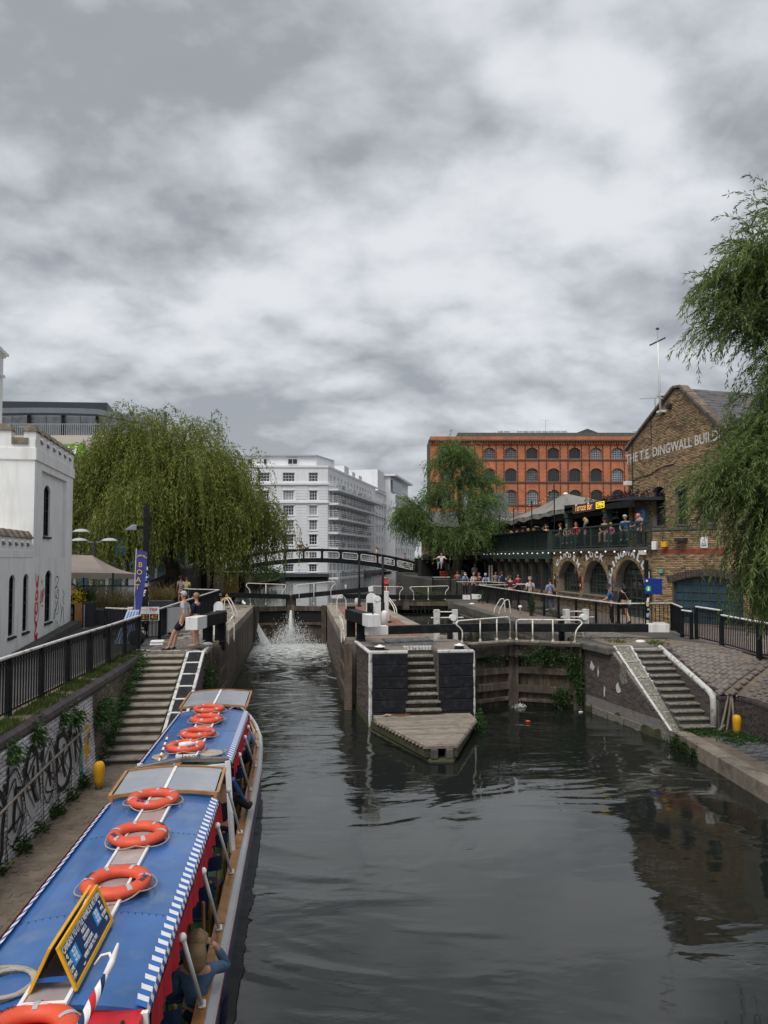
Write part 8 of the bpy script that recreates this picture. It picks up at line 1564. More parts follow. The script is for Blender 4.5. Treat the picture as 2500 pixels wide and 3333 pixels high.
# older market building with a lattice balcony behind the middle willow
mk = thing('market_building', 'brick market hall with an iron lattice balcony behind the middle willow', 'building', (14.5, 64, 0)); K_ = lambda mb, nm, m, **k: wpar(mb.build(nm, m, **k), mk); mo = Vector((10.5, 64, 0)); mu = Vector((1, 0, 0)); mn = Vector((0, -1, 0)); mops = [(4.9, 6.1, 3.3, 5.0, 0), (8.2, 9.4, 3.3, 5.0, 0)]
m = MB(); facade(m, mo+Zv*2.6, mu, mn, 13, 2.9, [(a, b, c-2.6, d-2.6, 0) for a, b, c, d, _ in mops], .2); K_(m, 'wall', 'mortar', norm=False); bwall(mk, mo+Zv*2.7, mu, mn, 7, 2.75, [(a, b, c-2.7, d-2.7, 0) for a, b, c, d, _ in mops], 60)
for o in mops: window(mk, mo, mu, mn, o, 3, 4, .12, 'dkgreen', 'glass', .07, .04)
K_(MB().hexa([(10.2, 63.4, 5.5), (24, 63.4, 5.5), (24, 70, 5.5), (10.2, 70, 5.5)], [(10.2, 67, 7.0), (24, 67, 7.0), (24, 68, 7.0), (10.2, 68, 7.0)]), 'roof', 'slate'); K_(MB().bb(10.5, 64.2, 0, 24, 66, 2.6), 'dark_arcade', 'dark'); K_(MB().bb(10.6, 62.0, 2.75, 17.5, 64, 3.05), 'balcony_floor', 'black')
for i in range(7): K_(MB().bb(10.9+i*1.0-.06, 61.95, 2.8, 10.9+i*1.0+.06, 62.05, 4.15), 'balcony_post', 'black')
for z in (3.1, 3.95): K_(MB().bb(10.7, 61.98, z, 17.4, 62.03, z+.07), 'balcony_rail', 'black')
lt = MB()
for i in range(34):
 x = 10.75+i*.2; lt.beam((x, 62, 3.15), (x+.4, 62, 3.95), .03, .05).beam((x+.4, 62, 3.15), (x, 62, 3.95), .03, .05)
o = K_(lt, 'balcony_lattice', 'black', norm=False); o['kind'] = 'stuff'; K_(MB().beam((12.4, 61.3, 2.75), (15.5, 61, 1.2), .12, .2), 'stair_string', 'black'); K_(MB().beam((12.4, 61.3, 3.5), (15.5, 61, 1.95), .06, .06), 'stair_rail', 'black')
for i in range(3): K_(MB().bb(12.75+i*.6, 63.95, 1.35-.12*i, 13.15+i*.55, 63.99, 1.95-.12*i), 'notice', 'white')
bk2 = MB().prism([(9.6, 54), (13.4, 55), (13, 70.5), (9.5, 70.5)], -.5, 1.15).build('willow_bank', 'stonedark', kind='structure'); 
railing('low black railing in front of the middle willow', [(9.7, 53.9), (11.0, 53.9)], H=1.0, post=1.2, step=.15, arches=False, zf=lambda x, y: .35)
# cafe on the left
cf_ = thing('cafe_canopy', 'brown canvas cafe gazebo with a scalloped edge behind the white building', 'canopy', (-9.4, 34, 0)); cc = [Vector((-12.4, 32.6, 2.2)), Vector((-8.0, 32.6, 2.14)), Vector((-7.7, 36.8, 2.0)), Vector((-12.4, 36.8, 2.2))]; r1, r2 = Vector((-11.2, 34.7, 2.95)), Vector((-9.4, 34.7, 2.9))
for a, b, c, d in ((0, 1, r2, r1), (1, 2, r2, r2), (2, 3, r1, r2), (3, 0, r1, r1)):
 wpar(MB().sheet(lambda u, v, a=a, b=b, c=c, d=d: cc[a].lerp(cc[b], u).lerp(d.lerp(c, u), v)-Vector((0, 0, .16*math.sin(PI*v))), 10, 6).build('canopy', 'brown', smooth=True), cf_); wpar(MB().sheet(lambda u, v, a=a, b=b: cc[a].lerp(cc[b], u)-Vector((0, 0, v*(.2+.07*abs(math.sin(u*PI*4))))), 32, 2).build('valance', 'brown'), cf_)
for c in cc: wpar(MB().tube([(c.x*.995, c.y, 0), (c.x*.995, c.y, 2.15)], .035, 6).build('pole', 'black'), cf_)
for x in (-10.4, -9.2): wpar(MB().tube([(x, 32.7, 0), (x, 32.7, 2.15)], .03, 6).build('pole', 'black'), cf_)
for i in range(8): t = thing('windbreak', 'clear glazed windbreak panel beside the cafe, panel %s from the right' % ('one', 'two', 'three', 'four', 'five', 'six', 'seven', 'eight')[7-i], 'screen', (-11.8+i*.62, 33.2, 0), 0, 'cafe windbreak panels'); MB().bb(-.29, -.006, .4, .29, .006, 1.55).build('pane', 'paleglass', t); MB().bb(-.31, -.02, .3, .31, .02, .4).bb(-.31, -.02, 1.55, .31, .02, 1.6).build('frame', 'iron', t)
def planter(label, x, y, w, d, h, m_='darkgrey', n=900, hh=.45, rz_=0, lm='grasses'):
 t = thing('planter', label, 'planter', (x, y, 0), rz_); MB().bb(-w/2, -d/2, 0, w/2, d/2, h).build('box', m_, t, bevel=.01); MB().bb(-w/2+.04, -d/2+.04, h, w/2-.04, d/2-.04, h+.02).build('soil', 'earth', t)
 P = np.stack([rg.uniform(-w/2, w/2, n), rg.uniform(-d/2, d/2, n), np.full(n, h)+np.abs(rg.normal(size=n))*hh*.5], 1); lv = leaves('grasses', P, np.stack([rg.normal(size=n)*.6, rg.normal(size=n)*.6, np.ones(n)], 1), rg.uniform(.12, .4, n), .02, lm); lv.parent = t; lv['kind'] = 'stuff'; return t
planter('tall dark grey planter with leafy plants by the white building corner', -8.75, 31.3, .75, .6, .98, lm='weeds'); planter('low dark planter of dry grasses and red leaves behind the railings', -7.5, 32.2, 2.2, .6, .62, n=2400, hh=.7); planter('far dark planter of dry brown grasses near the boat banner', -6.55, 34.6, 1.6, .6, .85, n=1500, hh=.5)
n = 260; P = np.array([-8.95, 30.95, 1.25])+rg.normal(size=(n, 3))*np.array([.14, .12, .14]); lv = leaves('flowers', P, rg.normal(size=(n, 3)), .08, .06, 'flowers', kind='stuff'); lv['label'] = 'yellow flowers in a pot at the corner of the white building'; lv['category'] = 'flowers'
t = thing('menu_stand', 'orange wooden menu stand on a steel foot by the white building corner', 'stand', (-8.75, 30.5, 0)); MB().bb(-.14, -.03, .1, .14, .03, 1.0).build('board', 'varnish', t); MB().tube([(.22, 0, .02), (.22, 0, .95)], .025, 8).build('post', 'steel', t); MB().lathe([(.2, 0), (.2, .02), (.03, .04)], (.22, 0, 0), 14).build('foot', 'steel', t)
t = thing('wall_board', 'tall pale artwork board with a red figure shape behind the banner', 'board', (-8.1, 37.4, 0)); MB().bb(-.3, 0, .3, .25, .05, 1.75).build('panel', 'paleglass', t); MB().ext([(-.05, .7), (.12, .75), (.2, 1.2), (.05, 1.7), (-.12, 1.3)], (0, -.004, 0), (1, 0, 0), Zv, (0, .003, 0)).build('print', 'sprayred', t)
shp = thing('office_building', 'glass fronted building half hidden behind the big willow', 'building', (-14, 58, 0)); S_ = lambda mb, nm, m: wpar(mb.build(nm, m), shp); S_(MB().bb(-24, 58.5, 0, -8.9, 70, 5.5), 'wall', 'concrete')
for i in range(12): S_(MB().bb(-23+i*1.2, 58.4, .3, -22.1+i*1.2, 58.49, 4.9), 'window', 'blueglass')
# ================================================================== TREES
def willow(label, trunk, branches, leafL, leafW, m, step=.16, seed=1, group=None, pairs=1, droop=.5, sway=.10, shadeW=1):
 """weeping willow: trunk = [(polyline, r0, r1)], branches = [(a, b, arch, n strands, length lo, hi, spread)]"""
 g_ = np.random.default_rng(seed); t = thing('willow_tree', label, 'willow', trunk[0][0][0], 0, group); tm = MB()
 for pl, r0, r1 in trunk: pts = spline(pl, 5); tm.tube([tuple(p) for p in pts], 0, 8, rad=[r0+(r1-r0)*i/(len(pts)-1)+.02*g_.random() for i in range(len(pts))])
 wpar(tm.build('trunk', 'bark', smooth=True), t); bm_ = MB(); P0 = []; D0 = []; LN = []
 for a, b, arch, n, lo, hi, sp in branches:
  a, b = np.array(a, float), np.array(b, float); pts = [a+(b-a)*s+np.array([0, 0, arch*math.sin(PI*s*.9)]) for s in np.linspace(0, 1, 8)]; bm_.tube([tuple(p) for p in pts], 0, 5, rad=[.09*(1-.85*i/7)*(np.linalg.norm(b-a)/4)**.5 for i in range(8)])
  s = g_.uniform(.12, 1.0, n)**.8; d = (b-a)/(np.linalg.norm(b-a)+1e-6); q = a+(b-a)*s[:, None]; q[:, 2] += arch*np.sin(PI*s*.9); q += g_.normal(size=(n, 3))*sp*np.array([1, 1, .6])
  P0.append(q); D0.append(d*.8+g_.normal(size=(n, 3))*.45+np.array([0, 0, .25])); LN.append(g_.uniform(lo, hi, n)*(.55+.45*s))
 wpar(bm_.build('limbs', 'bark', smooth=True), t)
 P = np.concatenate(P0); D = np.concatenate(D0); D /= np.linalg.norm(D, axis=1, keepdims=True); Ln = np.concatenate(LN); n = len(P); LP = []; LD = []; trav = np.zeros(n); alive = np.ones(n, bool)
 for k in range(int(Ln.max()/step)+1):
  D = D+np.array([0, 0, -droop])*step*2.2+g_.normal(size=(n, 3))*sway*step*3; D /= np.linalg.norm(D, axis=1, keepdims=True); P = P+D*step; trav += step; alive = trav < Ln
  if not alive.any(): break
  for _ in range(pairs): LP.append(P[alive]+g_.normal(size=(alive.sum(), 3))*step*.25); LD.append(D[alive]*1.0+g_.normal(size=(alive.sum(), 3))*.42+np.array([0, 0, -.15]))
 LP, LD = np.concatenate(LP), np.concatenate(LD); k = len(LP); o = leaves('crown', LP, LD, g_.uniform(leafL*.6, leafL*1.25, k), leafW*g_.uniform(.7, 1.2, k), m, t, rng=g_); o['kind'] = 'stuff'; return t, k
g5 = np.random.default_rng(21)
# big willow on the left: limbs fan out from the trunk, then clumps of strands on the dome of the crown
c0 = np.array([-9.1, 50, 0.]); br_ = []
def dome(n, zc, rx, ry, rz_, seed, lo, hi, ns, cx=c0, zmin=5.5, sp=.38):
 g_ = np.random.default_rng(seed); out = []
 for i in range(n):
  th = 2*PI*(i*.618+.1*g_.random()); el = math.asin(min(1, max(.02, (i+.5)/n)))*.96; rr = g_.uniform(.74, 1.10)
  b = cx+np.array([math.cos(th)*math.cos(el)*rx*rr, math.sin(th)*math.cos(el)*ry*rr, zc+math.sin(el)*rz_*rr+g_.normal()*.25]); a = cx+np.array([math.cos(th)*math.cos(el)*rx*.3, math.sin(th)*math.cos(el)*ry*.3, zc-1.2+math.sin(el)*rz_*.55])
  out.append((a, b, .5*g_.random()+.2, ns, lo, hi if math.sin(el) < .75 else hi*.75, sp))
 return out
br_ = dome(62, 5.2, 6.5, 5.6, 6.8, 2, 2.6, 5.8, 84, sp=.30)+dome(34, 4.8, 5.0, 4.2, 5.0, 4, 2.4, 4.6, 60, sp=.3)
for bx, bz in ((-3.2, 6.6), (-2.1, 5.6), (-1.5, 4.6), (-4.0, 7.6), (-1.7, 5.0), (-12.6, 10.2), (-13.6, 9), (-11, 11.6)): br_.append((c0+np.array([.5, -1, 5.0]), np.array([bx, 47.5+3*g5.random(), bz]), .9, 130, 2.0, 3.4 if bz < 7 else 4.6, .45))
wl1, k1 = willow('huge weeping willow with olive green curtains of leaves on the left bank', [([(-8.6, 50, 0), (-8.4, 50, 1.8), (-8.9, 50, 3.6)], .55, .38), ([(-8.8, 50, 3.2), (-7.6, 49.4, 5.5), (-6.6, 48.8, 8.4)], .3, .1), ([(-8.9, 50, 3.2), (-9.9, 50.4, 6), (-10.6, 50, 9.4)], .3, .1), ([(-8.8, 50, 3.4), (-8.6, 49, 7), (-8.4, 48.6, 10.6)], .28, .08)], br_, .25, .062, 'willow', .17, 3, droop=.8, pairs=2)
# middle willow, brighter green, in separate hanging clumps
def pxy(px_, py_, y): return None
cl = [((12.9, 58.5, 8.8), 1.0, 26), ((11.7, 58, 9.9), .9, 34), ((13.3, 58, 10.2), .7, 28), ((12.3, 57, 10.9), .8, 34), ((14.7, 58.5, 8.8), .8, 30), ((15.3, 58.5, 7.4), .7, 26), ((13.9, 57, 7.4), .8, 28), ((11.2, 57.5, 8.2), .7, 26), ((12.4, 56.8, 6.4), .8, 30), ((10.4, 57.4, 7.3), .6, 30), ((14.6, 57.4, 5.5), .7, 24), ((15.6, 58.6, 5.0), .6, 24), ((8.6, 57, 6.6), .62, 40), ((7.9, 57, 6.0), .5, 38), ((8.6, 57, 5.0), .6, 34), ((9.9, 57, 4.9), .6, 30), ((10.7, 56.5, 4.2), .6, 26), ((12.9, 56.4, 4.7), .6, 22), ((11.9, 58.2, 11.4), .6, 28), ((11.4, 56.3, 3.6), .55, 22), ((13.4, 56.2, 3.9), .5, 20), ((14.6, 57, 4.4), .6, 22)]
bm = []
for (x, y, z), r_, n_ in cl:
 for j in range(4): th = 1.57*j+g5.random(); bm.append(((x*.55+12.3*.45, y, z-1.0), (x+math.cos(th)*r_, y+math.sin(th)*r_*.8, z+.25*g5.normal()), .45, int(n_*1.6), .9, 2.3, .2))
wl2, k2 = willow('bright green weeping willow with hanging clumps beside the footbridge', [([(12.2, 58, 1.0), (12.5, 58, 2.6), (13.2, 58, 4.2), (12.7, 58, 6.5), (12.6, 58, 9)], .42, .12), ([(12.1, 58, 1.2), (11.3, 57.8, 2.4), (10.0, 57.4, 4.2), (9.2, 57.2, 5.6)], .26, .07), ([(13, 58, 3.8), (14.2, 58.2, 5.6), (15, 58.4, 7.4)], .2, .06)], bm, .21, .05, 'willow2', .14, 5, droop=.75, pairs=2)
# near willow overhanging the right edge of the picture
nb = []
def nbr(a, b, arch, n, lo, hi, sp=.16): nb.append((a, b, arch, int(n*1.9), lo, hi*1.15, sp*1.15))
for a, b, arch, n, lo, hi in (((10.6, 12.8, 8.2), (8.55, 12.6, 9.35), .25, 34, .4, .95), ((10.6, 13.0, 7.6), (8.0, 12.6, 8.35), .4, 60, .5, 1.2), ((10.5, 12.8, 7.0), (7.65, 12.7, 7.75), .45, 70, .5, 1.2), ((10.4, 12.9, 6.8), (7.65, 12.5, 7.0), .45, 75, .5, 1.2), ((10.4, 12.4, 8.2), (8.5, 12.2, 8.4), .3, 60, .5, 1.2), ((10.4, 13.4, 7.0), (8.5, 13.2, 7.6), .4, 80, .6, 1.3), ((10.4, 13.0, 6.2), (8.1, 12.8, 6.9), .4, 70, .4, .8), ((10.3, 13.4, 7.8), (8.9, 13.4, 8.4), .3, 70, .6, 1.4), ((10.4, 12.6, 6.0), (8.8, 12.4, 6.2), .3, 60, .4, .8),
 ((10.6, 13.2, 5.3), (8.5, 12.8, 5.1), .25, 75, .5, 1.0), ((10.5, 13.0, 4.9), (7.6, 12.6, 4.3), .22, 85, .5, 1.0), ((10.5, 12.8, 4.6), (7.65, 12.6, 4.15), .3, 75, .4, .8), ((10.4, 13.4, 5.4), (8.6, 13.3, 5.0), .3, 90, .6, 1.3), ((10.5, 13.0, 4.4), (8.3, 12.8, 4.1), .3, 85, .5, .9), ((10.4, 12.6, 5.0), (8.9, 12.4, 4.7), .2, 80, .6, 1.3), ((10.4, 13.2, 3.9), (8.8, 13.0, 3.7), .2, 70, .5, 1.2),
 ((10.5, 13.0, 3.5), (8.8, 12.8, 3.05), .2, 60, .5, 1.3), ((10.5, 13.2, 3.0), (9.0, 13.0, 2.7), .2, 60, .6, 1.4), ((10.4, 12.6, 3.4), (9.1, 12.5, 3.1), .15, 55, .7, 1.6), ((10.6, 13.4, 2.5), (9.2, 13.2, 2.3), .12, 40, .5, 1.2), ((10.3, 12.8, 4.9), (7.1, 12.5, 3.75), .3, 80, .4, .8), ((10.3, 12.9, 4.4), (7.4, 12.6, 3.5), .3, 70, .4, .8), ((10.3, 13.0, 3.2), (8.7, 12.8, 3.4), .3, 80, .8, 1.7), ((10.3, 13.0, 2.8), (8.9, 12.8, 2.9), .3, 80, .8, 1.8), ((10.4, 13, 8.0), (8.3, 12.8, 7.9), .3, 80, .5, 1.2), ((10.8, 13, 6.6), (9.1, 12.8, 6.4), .25, 90, .7, 1.6), ((10.8, 13.2, 6.0), (9.0, 12.9, 5.7), .25, 90, .6, 1.4), ((10.8, 13.2, 2.9), (9.0, 13.0, 3.0), .15, 80, .9, 1.9)): nbr(a, b, arch, n, lo, hi)
wl3, k3 = willow('near weeping willow whose branches hang in from the right edge', [([(13.6, 13.2, -.9), (13.3, 13.1, 2), (12.6, 13, 4.6)], .42, .3), ([(12.7, 13, 4.4), (11.6, 13, 6.6), (10.3, 12.9, 8.3)], .22, .08), ([(12.9, 13, 3.4), (11.6, 13, 4.4), (10.4, 13, 5.2)], .18, .07), ([(13.1, 13, 2.2), (11.8, 13, 2.9), (10.4, 13, 3.3)], .14, .06)], nb, .125, .021, 'willow3', .042, 7, pairs=2, droop=.9, sway=.35)
print('leaves', k1, k2, k3)
# shrubs
def shrub(label, c, s, n, l, w, m='weeds', name='shrub'):
 t = thing(name, label, 'shrub', (c[0], c[1], c[2]-s[2]*.9)); g_ = np.random.default_rng(int(abs(c[0]*10+c[1]*7))); bl = g_.normal(size=(9, 3))*np.array(s)*.42; q = bl[g_.integers(0, 9, n)]+g_.normal(size=(n, 3))*np.array(s)*.3
 MB().tube([(0, 0, 0), (.05, 0, s[2]*.7), (.1, .05, s[2]*1.2)], .03, 5).build('stem', 'bark', t); o = leaves('foliage', q+np.array(c), q+g_.normal(size=(n, 3))*.4*s[2], g_.uniform(l*.6, l*1.2, n), w, m, t, rng=g_); o['kind'] = 'stuff'
shrub('dark leafy shrub at the foot of the brick wall on the far right', (19.0, 26.9, .8), (1.2, .8, .8), 3800, .13, .05); shrub('dark shrub filling the right edge behind the railings', (17.2, 24.2, .7), (.9, .9, .8), 3000, .12, .05)
shrub('green bush growing by the far right chamber gate', (8.2, 48.0, .3), (1.1, .4, .5), 1600, .14, .035, 'grass'); shrub('bush on the bank beside the white apartments', (-4.6, 84, 1.2), (2.4, 2.4, 1.1), 2400, .3, .12); shrub('ivy and bush on the bridge pier', (11.6, 69.5, 1.6), (.7, .4, 1.0), 1200, .2, .07); shrub('tall weed growing at the right towpath railing', (10.95, 34.2, .5), (.12, .12, .5), 420, .14, .03); shrub('small weed at the foot of the railing by the far beam', (10.95, 44.0, .35), (.15, .1, .35), 260, .12, .03); shrub('yellow green bush beyond the bridge on the right bank', (20, 128, 1.2), (4, 3, 1.2), 1600, .5, .2, 'grass')
# ================================================================== PEOPLE
G_T = 'people on the bar terrace'; G_C = 'people crowding by the far railing'
j = joints(1.78, 'stand', 'down'); j['anl'] = Vector((-.12, .42, .085)); j['knl'] = Vector((-.11, .27, .52)); j['tol'] = Vector((-.13, .58, .035)); j['anr'] = Vector((.12, .34, .085)); j['knr'] = Vector((.11, .24, .52)); j['tor'] = Vector((.13, .5, .035))
for q, s in (('l', -1), ('r', 1)): j['wr'+q] = Vector((s*.25, -.02, .94)); j['ha'+q] = Vector((s*.25, -.02, .85)); j['el'+q] = Vector((s*.27, -.10, 1.16))
m_str = mat('striped_cloth', (.45, .47, .52), .9, .1, 7); nt = m_str.node_tree; w_ = nt.nodes.new('ShaderNodeTexWave'); w_.bands_direction = 'Z'; w_.inputs['Scale'].default_value = 11; tc_ = nt.nodes.new('ShaderNodeTexCoord'); nt.links.new(tc_.outputs['Object'], w_.inputs['Vector']); cr_2 = nt.nodes.new('ShaderNodeValToRGB'); cr_2.color_ramp.interpolation = 'CONSTANT'; cr_2.color_ramp.elements[0].color = (.62, .63, .66, 1); cr_2.color_ramp.elements[1].position = .5; cr_2.color_ramp.elements[1].color = (.06, .07, .13, 1); nt.links.new(w_.outputs[0], cr_2.inputs[0]); nt.links.new(cr_2.outputs[0], nt.nodes['Principled BSDF'].inputs['Base Color']); MT['striped'] = m_str
m_vs = m_str.copy(); MT['vstriped'] = m_vs; m_vs.node_tree.nodes[w_.name].bands_direction = 'X'; m_vs.node_tree.nodes[w_.name].inputs['Scale'].default_value = 7; e_ = m_vs.node_tree.nodes[cr_2.name].color_ramp.elements; e_[0].color = (.7, .7, .68, 1); e_[1].color = (.35, .36, .38, 1); e_[1].position = .7
person('white haired man in a striped T-shirt and dark shorts leaning back on the beam end', (-3.52, 22.95, .0), R(80), 1.78, 'striped', (.012, .014, .022), hair='grey', legs='short', J=j, detail=True, turn=.25, shoes=(.02, .022, .03))
person('woman in sunglasses and a navy top standing behind the beam end', (-3.28, 23.95, .0), R(70), 1.68, (.012, .016, .035), (.03, .03, .04), hair='fair', sleeves='long', legs='brief', arms='lap', detail=True, glasses=True, shoes=(.4, .3, .24))
person('person in a yellow top and blue shorts seen from behind on the ramp', (-6.85, 45.6, 0), R(-5), 1.62, (.55, .50, .22), (.07, .17, .33), hair='brown', legs='short', arms='lap', shoes=(.6, .6, .6)); person('person in pale clothes and a brown hat on the ramp', (-7.3, 46.3, 0), R(30), 1.66, (.55, .5, .46), (.5, .42, .38), hair='brown', legs='short', hat=((.09, .05, .03), 'sun'), shoes=(.6, .6, .6))
person('waiter in black half hidden by the white building corner', (-9.15, 31.0, 0), R(200), 1.75, (.01, .01, .012), (.01, .01, .012), sleeves='long', hair='black')
person('man in a maroon top walking away along the right towpath', (12.3, 42.6, 0), R(5), 1.74, (.13, .012, .025), (.02, .02, .025), hair='brown', stride=.16, arms='hip', sleeves='short'); person('man in a striped shirt and cap walking away along the right towpath', (12.55, 39.6, 0), R(3), 1.72, 'vstriped', (.02, .022, .03), hair='grey', hat=((.30, .24, .22), 'cap'), stride=.1, bag=('bag', (.02, .02, .02), -1)); person('woman in a pale blue shirt and jeans on the right towpath', (13.0, 37.6, 0), R(15), 1.68, (.20, .32, .55), (.05, .10, .22), hair='black', stride=-.14, bag=('bag', (.015, .015, .02), 1), arms=('hold', 'down'), shoes=(.6, .6, .6))
person('man in a blue shirt and dark bucket hat leaning on the right railing', (12.75, 29.3, 0), R(62), 1.70, (.035, .10, .25), (.008, .008, .01), hair='grey', hat=((.02, .025, .045), 'sun'), arms='rail', lean=.16, bag='backpack', detail=True); person('woman with long black hair in a black dress carrying a pale tote', (13.4, 29.6, 0), R(15), 1.70, (.008, .008, .009), (.008, .008, .009), hair='black', long=True, legs='brief', sleeves='long', stride=-.22, bag=('bag', (.6, .58, .5), 1), shoes=(.02, .02, .022))
for lb, x, y, z, r_, h, top, hair, kw in (
 ('bare shouldered man in pink red at the left of the crowd', 12.1, 56.5, 0, 160, 1.78, (.42, .17, .14), 'brown', dict(skin='skin')), ('person in a blue shirt bent over the white railing, left of the crowd', 11.9, 52.9, 0, 170, 1.7, (.10, .22, .45), 'grey', dict(arms='rail', lean=.5)), ('person in a bright blue jacket behind the white railing', 12.4, 55.2, 0, 150, 1.68, (.02, .25, .62), 'blonde', dict(sleeves='long')), ('blonde woman in a white top behind the white railing', 12.9, 54.4, 0, 190, 1.66, (.65, .6, .58), 'blonde', dict(sleeves='long')),
 ('dark clothed person with a black bag bent over the railing', 12.75, 52.8, 0, 175, 1.55, (.06, .04, .04), 'brown', dict(arms='rail', lean=.45)), ('person in a rust coloured top in the middle of the crowd', 13.4, 54.8, 0, 165, 1.66, (.20, .06, .035), 'ginger', dict(sleeves='long')), ('person in a pale blue hooded top leaning on the railing corner', 13.5, 52.9, 0, 150, 1.68, (.25, .40, .62), 'grey', dict(sleeves='long', arms='rail', lean=.35, hat=((.4, .42, .45), 'cap'))), ('man in a blue T-shirt with a black backpack, right of the crowd', 14.4, 52.0, 0, 10, 1.78, (.03, .16, .50), 'brown', dict(bag='backpack')),
 ('person in white with a teal backpack, far right of the crowd', 14.9, 52.2, 0, 0, 1.6, (.68, .68, .66), 'brown', dict(bag=('backpack', (.02, .16, .20)))), ('man in a patterned white shirt standing higher on the steps', 13.9, 58.3, .55, 200, 1.75, (.52, .50, .45), 'brown', dict(skin='skin')), ('person in grey behind the backpackers', 15.0, 56, 0, 190, 1.72, (.3, .3, .32), 'black', {}), ('person in white and black beyond the backpackers', 15.3, 55.2, 0, 170, 1.70, (.5, .46, .44), 'ginger', dict(skin='skin')), ('person in a magenta top at the corner of the timber front', 15.05, 50.2, 0, 180, 1.66, (.42, .03, .10), 'brown', dict(sleeves='long'))):
 person(lb, (x, y, z), R(r_), h, top, (.02, .025, .04), hair=hair, group=G_C, **kw)
person('person in a white T-shirt sitting on the bank by the willow trunk', (10.6, 55.2, 1.9), R(150), 1.68, (.7, .7, .7), (.25, .25, .26), hair='black', pose='sit', arms='out')
t = thing('crates', 'stack of red plastic crates behind the crowd', 'crates', (11.4, 58.2, 1.15))
for i in range(3): MB().bb(-.35, -.2, .02+.2*i, .35, .2, .17+.2*i).build('crate', 'orange', t, bevel=.02)
zf_ = 3.3
for lb, px_, x, y, h, top, hair, kw in (
 ('person in red at the far end of the terrace', 0, 15.75, 57.2, 1.66, (.45, .03, .03), 'brown', {}), ('person in dark brown at the far end of the terrace', 0, 15.8, 55.8, 1.7, (.10, .05, .04), 'black', dict(skin='skindark')), ('fair haired person in white at the far terrace tables', 0, 15.75, 54.2, 1.66, (.62, .58, .54), 'fair', dict(long=True)), ('person in a rose top at the far terrace tables', 0, 15.8, 52.8, 1.64, (.36, .16, .13), 'ginger', {}), ('person in pale blue at the far terrace tables', 0, 15.9, 51.6, 1.68, (.25, .36, .48), 'black', {}), ('blonde woman in blue and pink on the terrace', 0, 15.75, 50, 1.66, (.24, .24, .34), 'blonde', dict(long=True)),
 ('ginger woman beside the blonde one on the terrace', 0, 15.8, 48.9, 1.64, (.12, .06, .06), 'ginger', dict(long=True)), ('dark haired person in dark blue on the terrace', 0, 16.0, 47.4, 1.72, (.03, .07, .12), 'black', {}), ('bearded man in a grey T-shirt on the terrace', 0, 15.75, 46.2, 1.80, (.28, .30, .33), 'brown', dict(turn=.5)), ('man in pale grey sitting left of the green column', 0, 15.9, 43.95, 1.78, (.36, .38, .40), 'brown', {}), ('fair haired person beside the green column', 0, 16.05, 43.2, 1.7, (.38, .32, .26), 'fair', {}),
 ('woman in bright red with long dark ginger hair on the terrace', 0, 15.75, 41.0, 1.68, (.55, .012, .025), 'ginger', dict(long=True, sleeves='long')), ('woman in denim with long platinum hair on the terrace', 0, 15.75, 39.6, 1.72, (.06, .09, .16), 'blonde', dict(long=True, sleeves='long', standing=True)), ('man in a dark T-shirt and cap with bare knees on the terrace', 0, 15.85, 37.2, 1.76, (.02, .025, .035), 'brown', dict(hat=((.03, .03, .04), 'cap'), legs='short')), ('child in magenta with fair hair on the terrace', 0, 15.8, 36.3, 1.35, (.36, .02, .16), 'blonde', {}), ('grey haired man in bright blue leaning on the terrace table', 0, 15.9, 34.7, 1.80, (.03, .22, .55), 'grey', dict(lean=.3, arms='rail')), ('dark haired person at the right end of the terrace', 0, 16.4, 34.3, 1.74, (.3, .3, .3), 'black', dict(standing=True)), ('pink haired woman in denim at the right end of the terrace', 0, 15.8, 33.2, 1.72, (.05, .10, .20), 'pink', dict(arms='rail', skin='skin'))):
 kw = dict(kw); st_2 = kw.pop('standing', False); yaw = R({0: 100, 1: 60, 2: 140}[int(y*7) % 3]); person(lb, (x, y, zf_ if st_2 else zf_+.24), yaw, h, top, (.03, .04, .07), hair=hair, pose='stand' if st_2 else 'sit', group=G_T, **{'arms': 'lap', **kw})
tb0 = None
for i, y in enumerate((33.9, 36.9, 40.3, 45, 48.2, 51, 53.8, 56.6)):
 if tb0 is None:
  tb0 = thing('terrace_table', '', 'table', (16.5, y, zf_)); MB().lathe([(.42, .72), (.44, .74), (.42, .76), (.01, .76)], n=14).build('tabletop', 'darkwood', tb0); MB().tube([(0, 0, 0), (0, 0, .72)], .05, 8).build('leg', 'black', tb0); o = tb0
 else: o = dup(tb0, (16.5, y, zf_))
 o['label'] = 'round dark terrace table, %s from the right end' % ('first', 'second', 'third', 'fourth', 'fifth', 'sixth', 'seventh', 'eighth')[i]; o['group'] = 'tables on the bar terrace'
dk_ = lambda x: 3.66-.0138*(x-1.5)**2-1.02
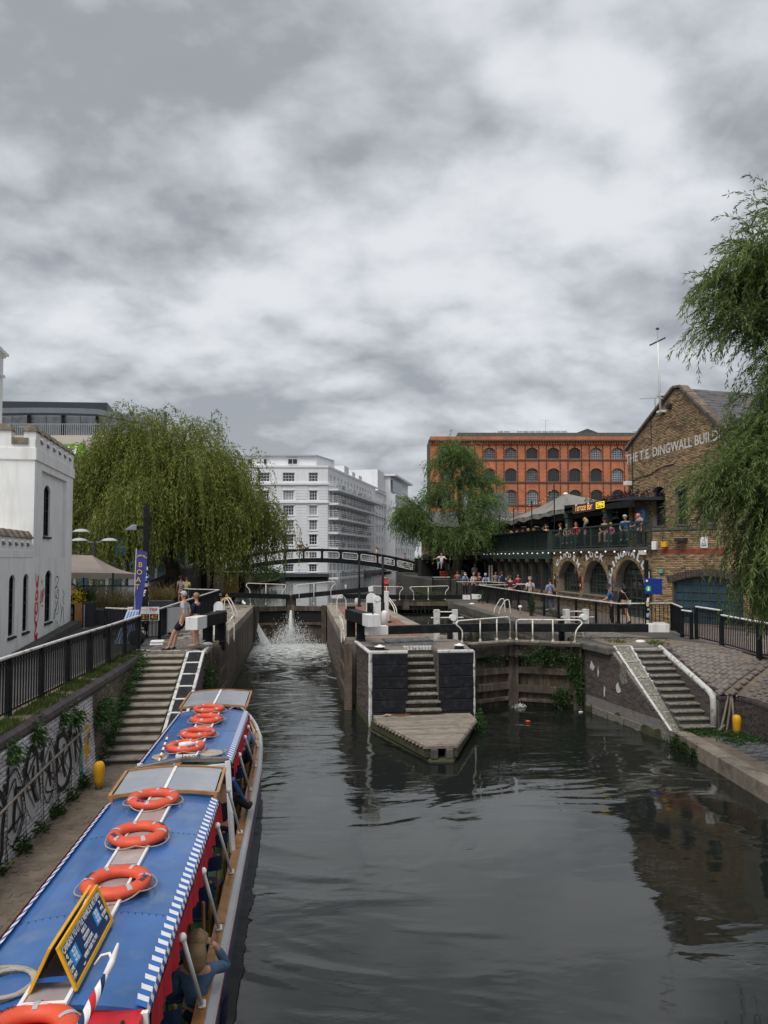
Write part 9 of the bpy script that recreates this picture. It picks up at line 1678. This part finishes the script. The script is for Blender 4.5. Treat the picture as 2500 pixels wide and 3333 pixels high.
person('man in a dark hooded top leaning on the footbridge rail', (-.05, 71.7, dk_(-.05)), R(190), 1.80, (.035, .03, .03), (.04, .05, .07), hair='black', sleeves='long', arms=('hip', 'rail')); person('person in pale shorts beside the man on the footbridge', (.55, 71.9, dk_(.55)), R(150), 1.5, (.1, .08, .08), (.4, .4, .42), hair='brown', legs='short'); person('red haired woman in a white top crossing the footbridge', (7.35, 72.0, dk_(7.35)), R(90), 1.72, (.62, .58, .56), (.3, .1, .08), hair='ginger', long=True, stride=.12)
person('person in rust at the right end of the footbridge', (10.2, 72.2, dk_(10.2)), R(80), 1.66, (.25, .08, .05), (.03, .03, .04), hair='brown')
t = thing('kayak', 'red kayak on the far water beyond the bridge pier', 'kayak', (9.6, 84, ZU)); MB().tube([(0, -2.0, .15), (0, -1.2, .14), (0, 0, .14), (0, 1.2, .14), (0, 2, .18)], 0, 10, rad=[.02, .26, .34, .26, .02]).build('hull', 'hullred', t, smooth=True); MB().tube([(-.9, .3, 1.1), (1.0, .2, .5)], .02, 5).build('paddle', 'orange', t)
person('paddler in a red life vest in the far kayak', (9.6, 83.8, ZU-.2), R(180), 1.7, (.30, .015, .03), (.02, .02, .03), pose='sit', arms='hold', hair='brown')
t = thing('seesaw_sign', 'small white poster on a slim post by the timber front corner', 'sign', (15.0, 57.5, 0)); MB().tube([(0, 0, 0), (0, 0, 2.4)], .05, 6).build('post', 'iron', t); MB().bb(-.16, -.03, .9, .16, 0, 2.2).build('panel', 'white', t); MB().bb(-.06, -.034, 1.1, .04, -.031, 2.05).build('print', 'letterred', t)
# bollard on the bank and other small things
t = thing('paper_cup', 'white paper cup left on the far upper beam', 'cup', (2.6, 43.1, 1.0)); MB().lathe([(.05, 0), (.08, .2), (.085, .22), (.001, .22)], n=10).build('cup', 'white', t)
for x, y, lb in ((6.9, 22.1, 'tiny orange float on the dark water near the right gate'), (9.0, 23.2, 'tiny white scrap floating near the abutment')): t = thing('litter', lb, 'litter', (x, y, ZW)); MB().ball((0, 0, .02), .05, sx=1.6, sz=.5, n=8, k=5).build('scrap', 'orange' if 'orange' in lb else 'white', t)
bpy.data.scenes.remove(WS)
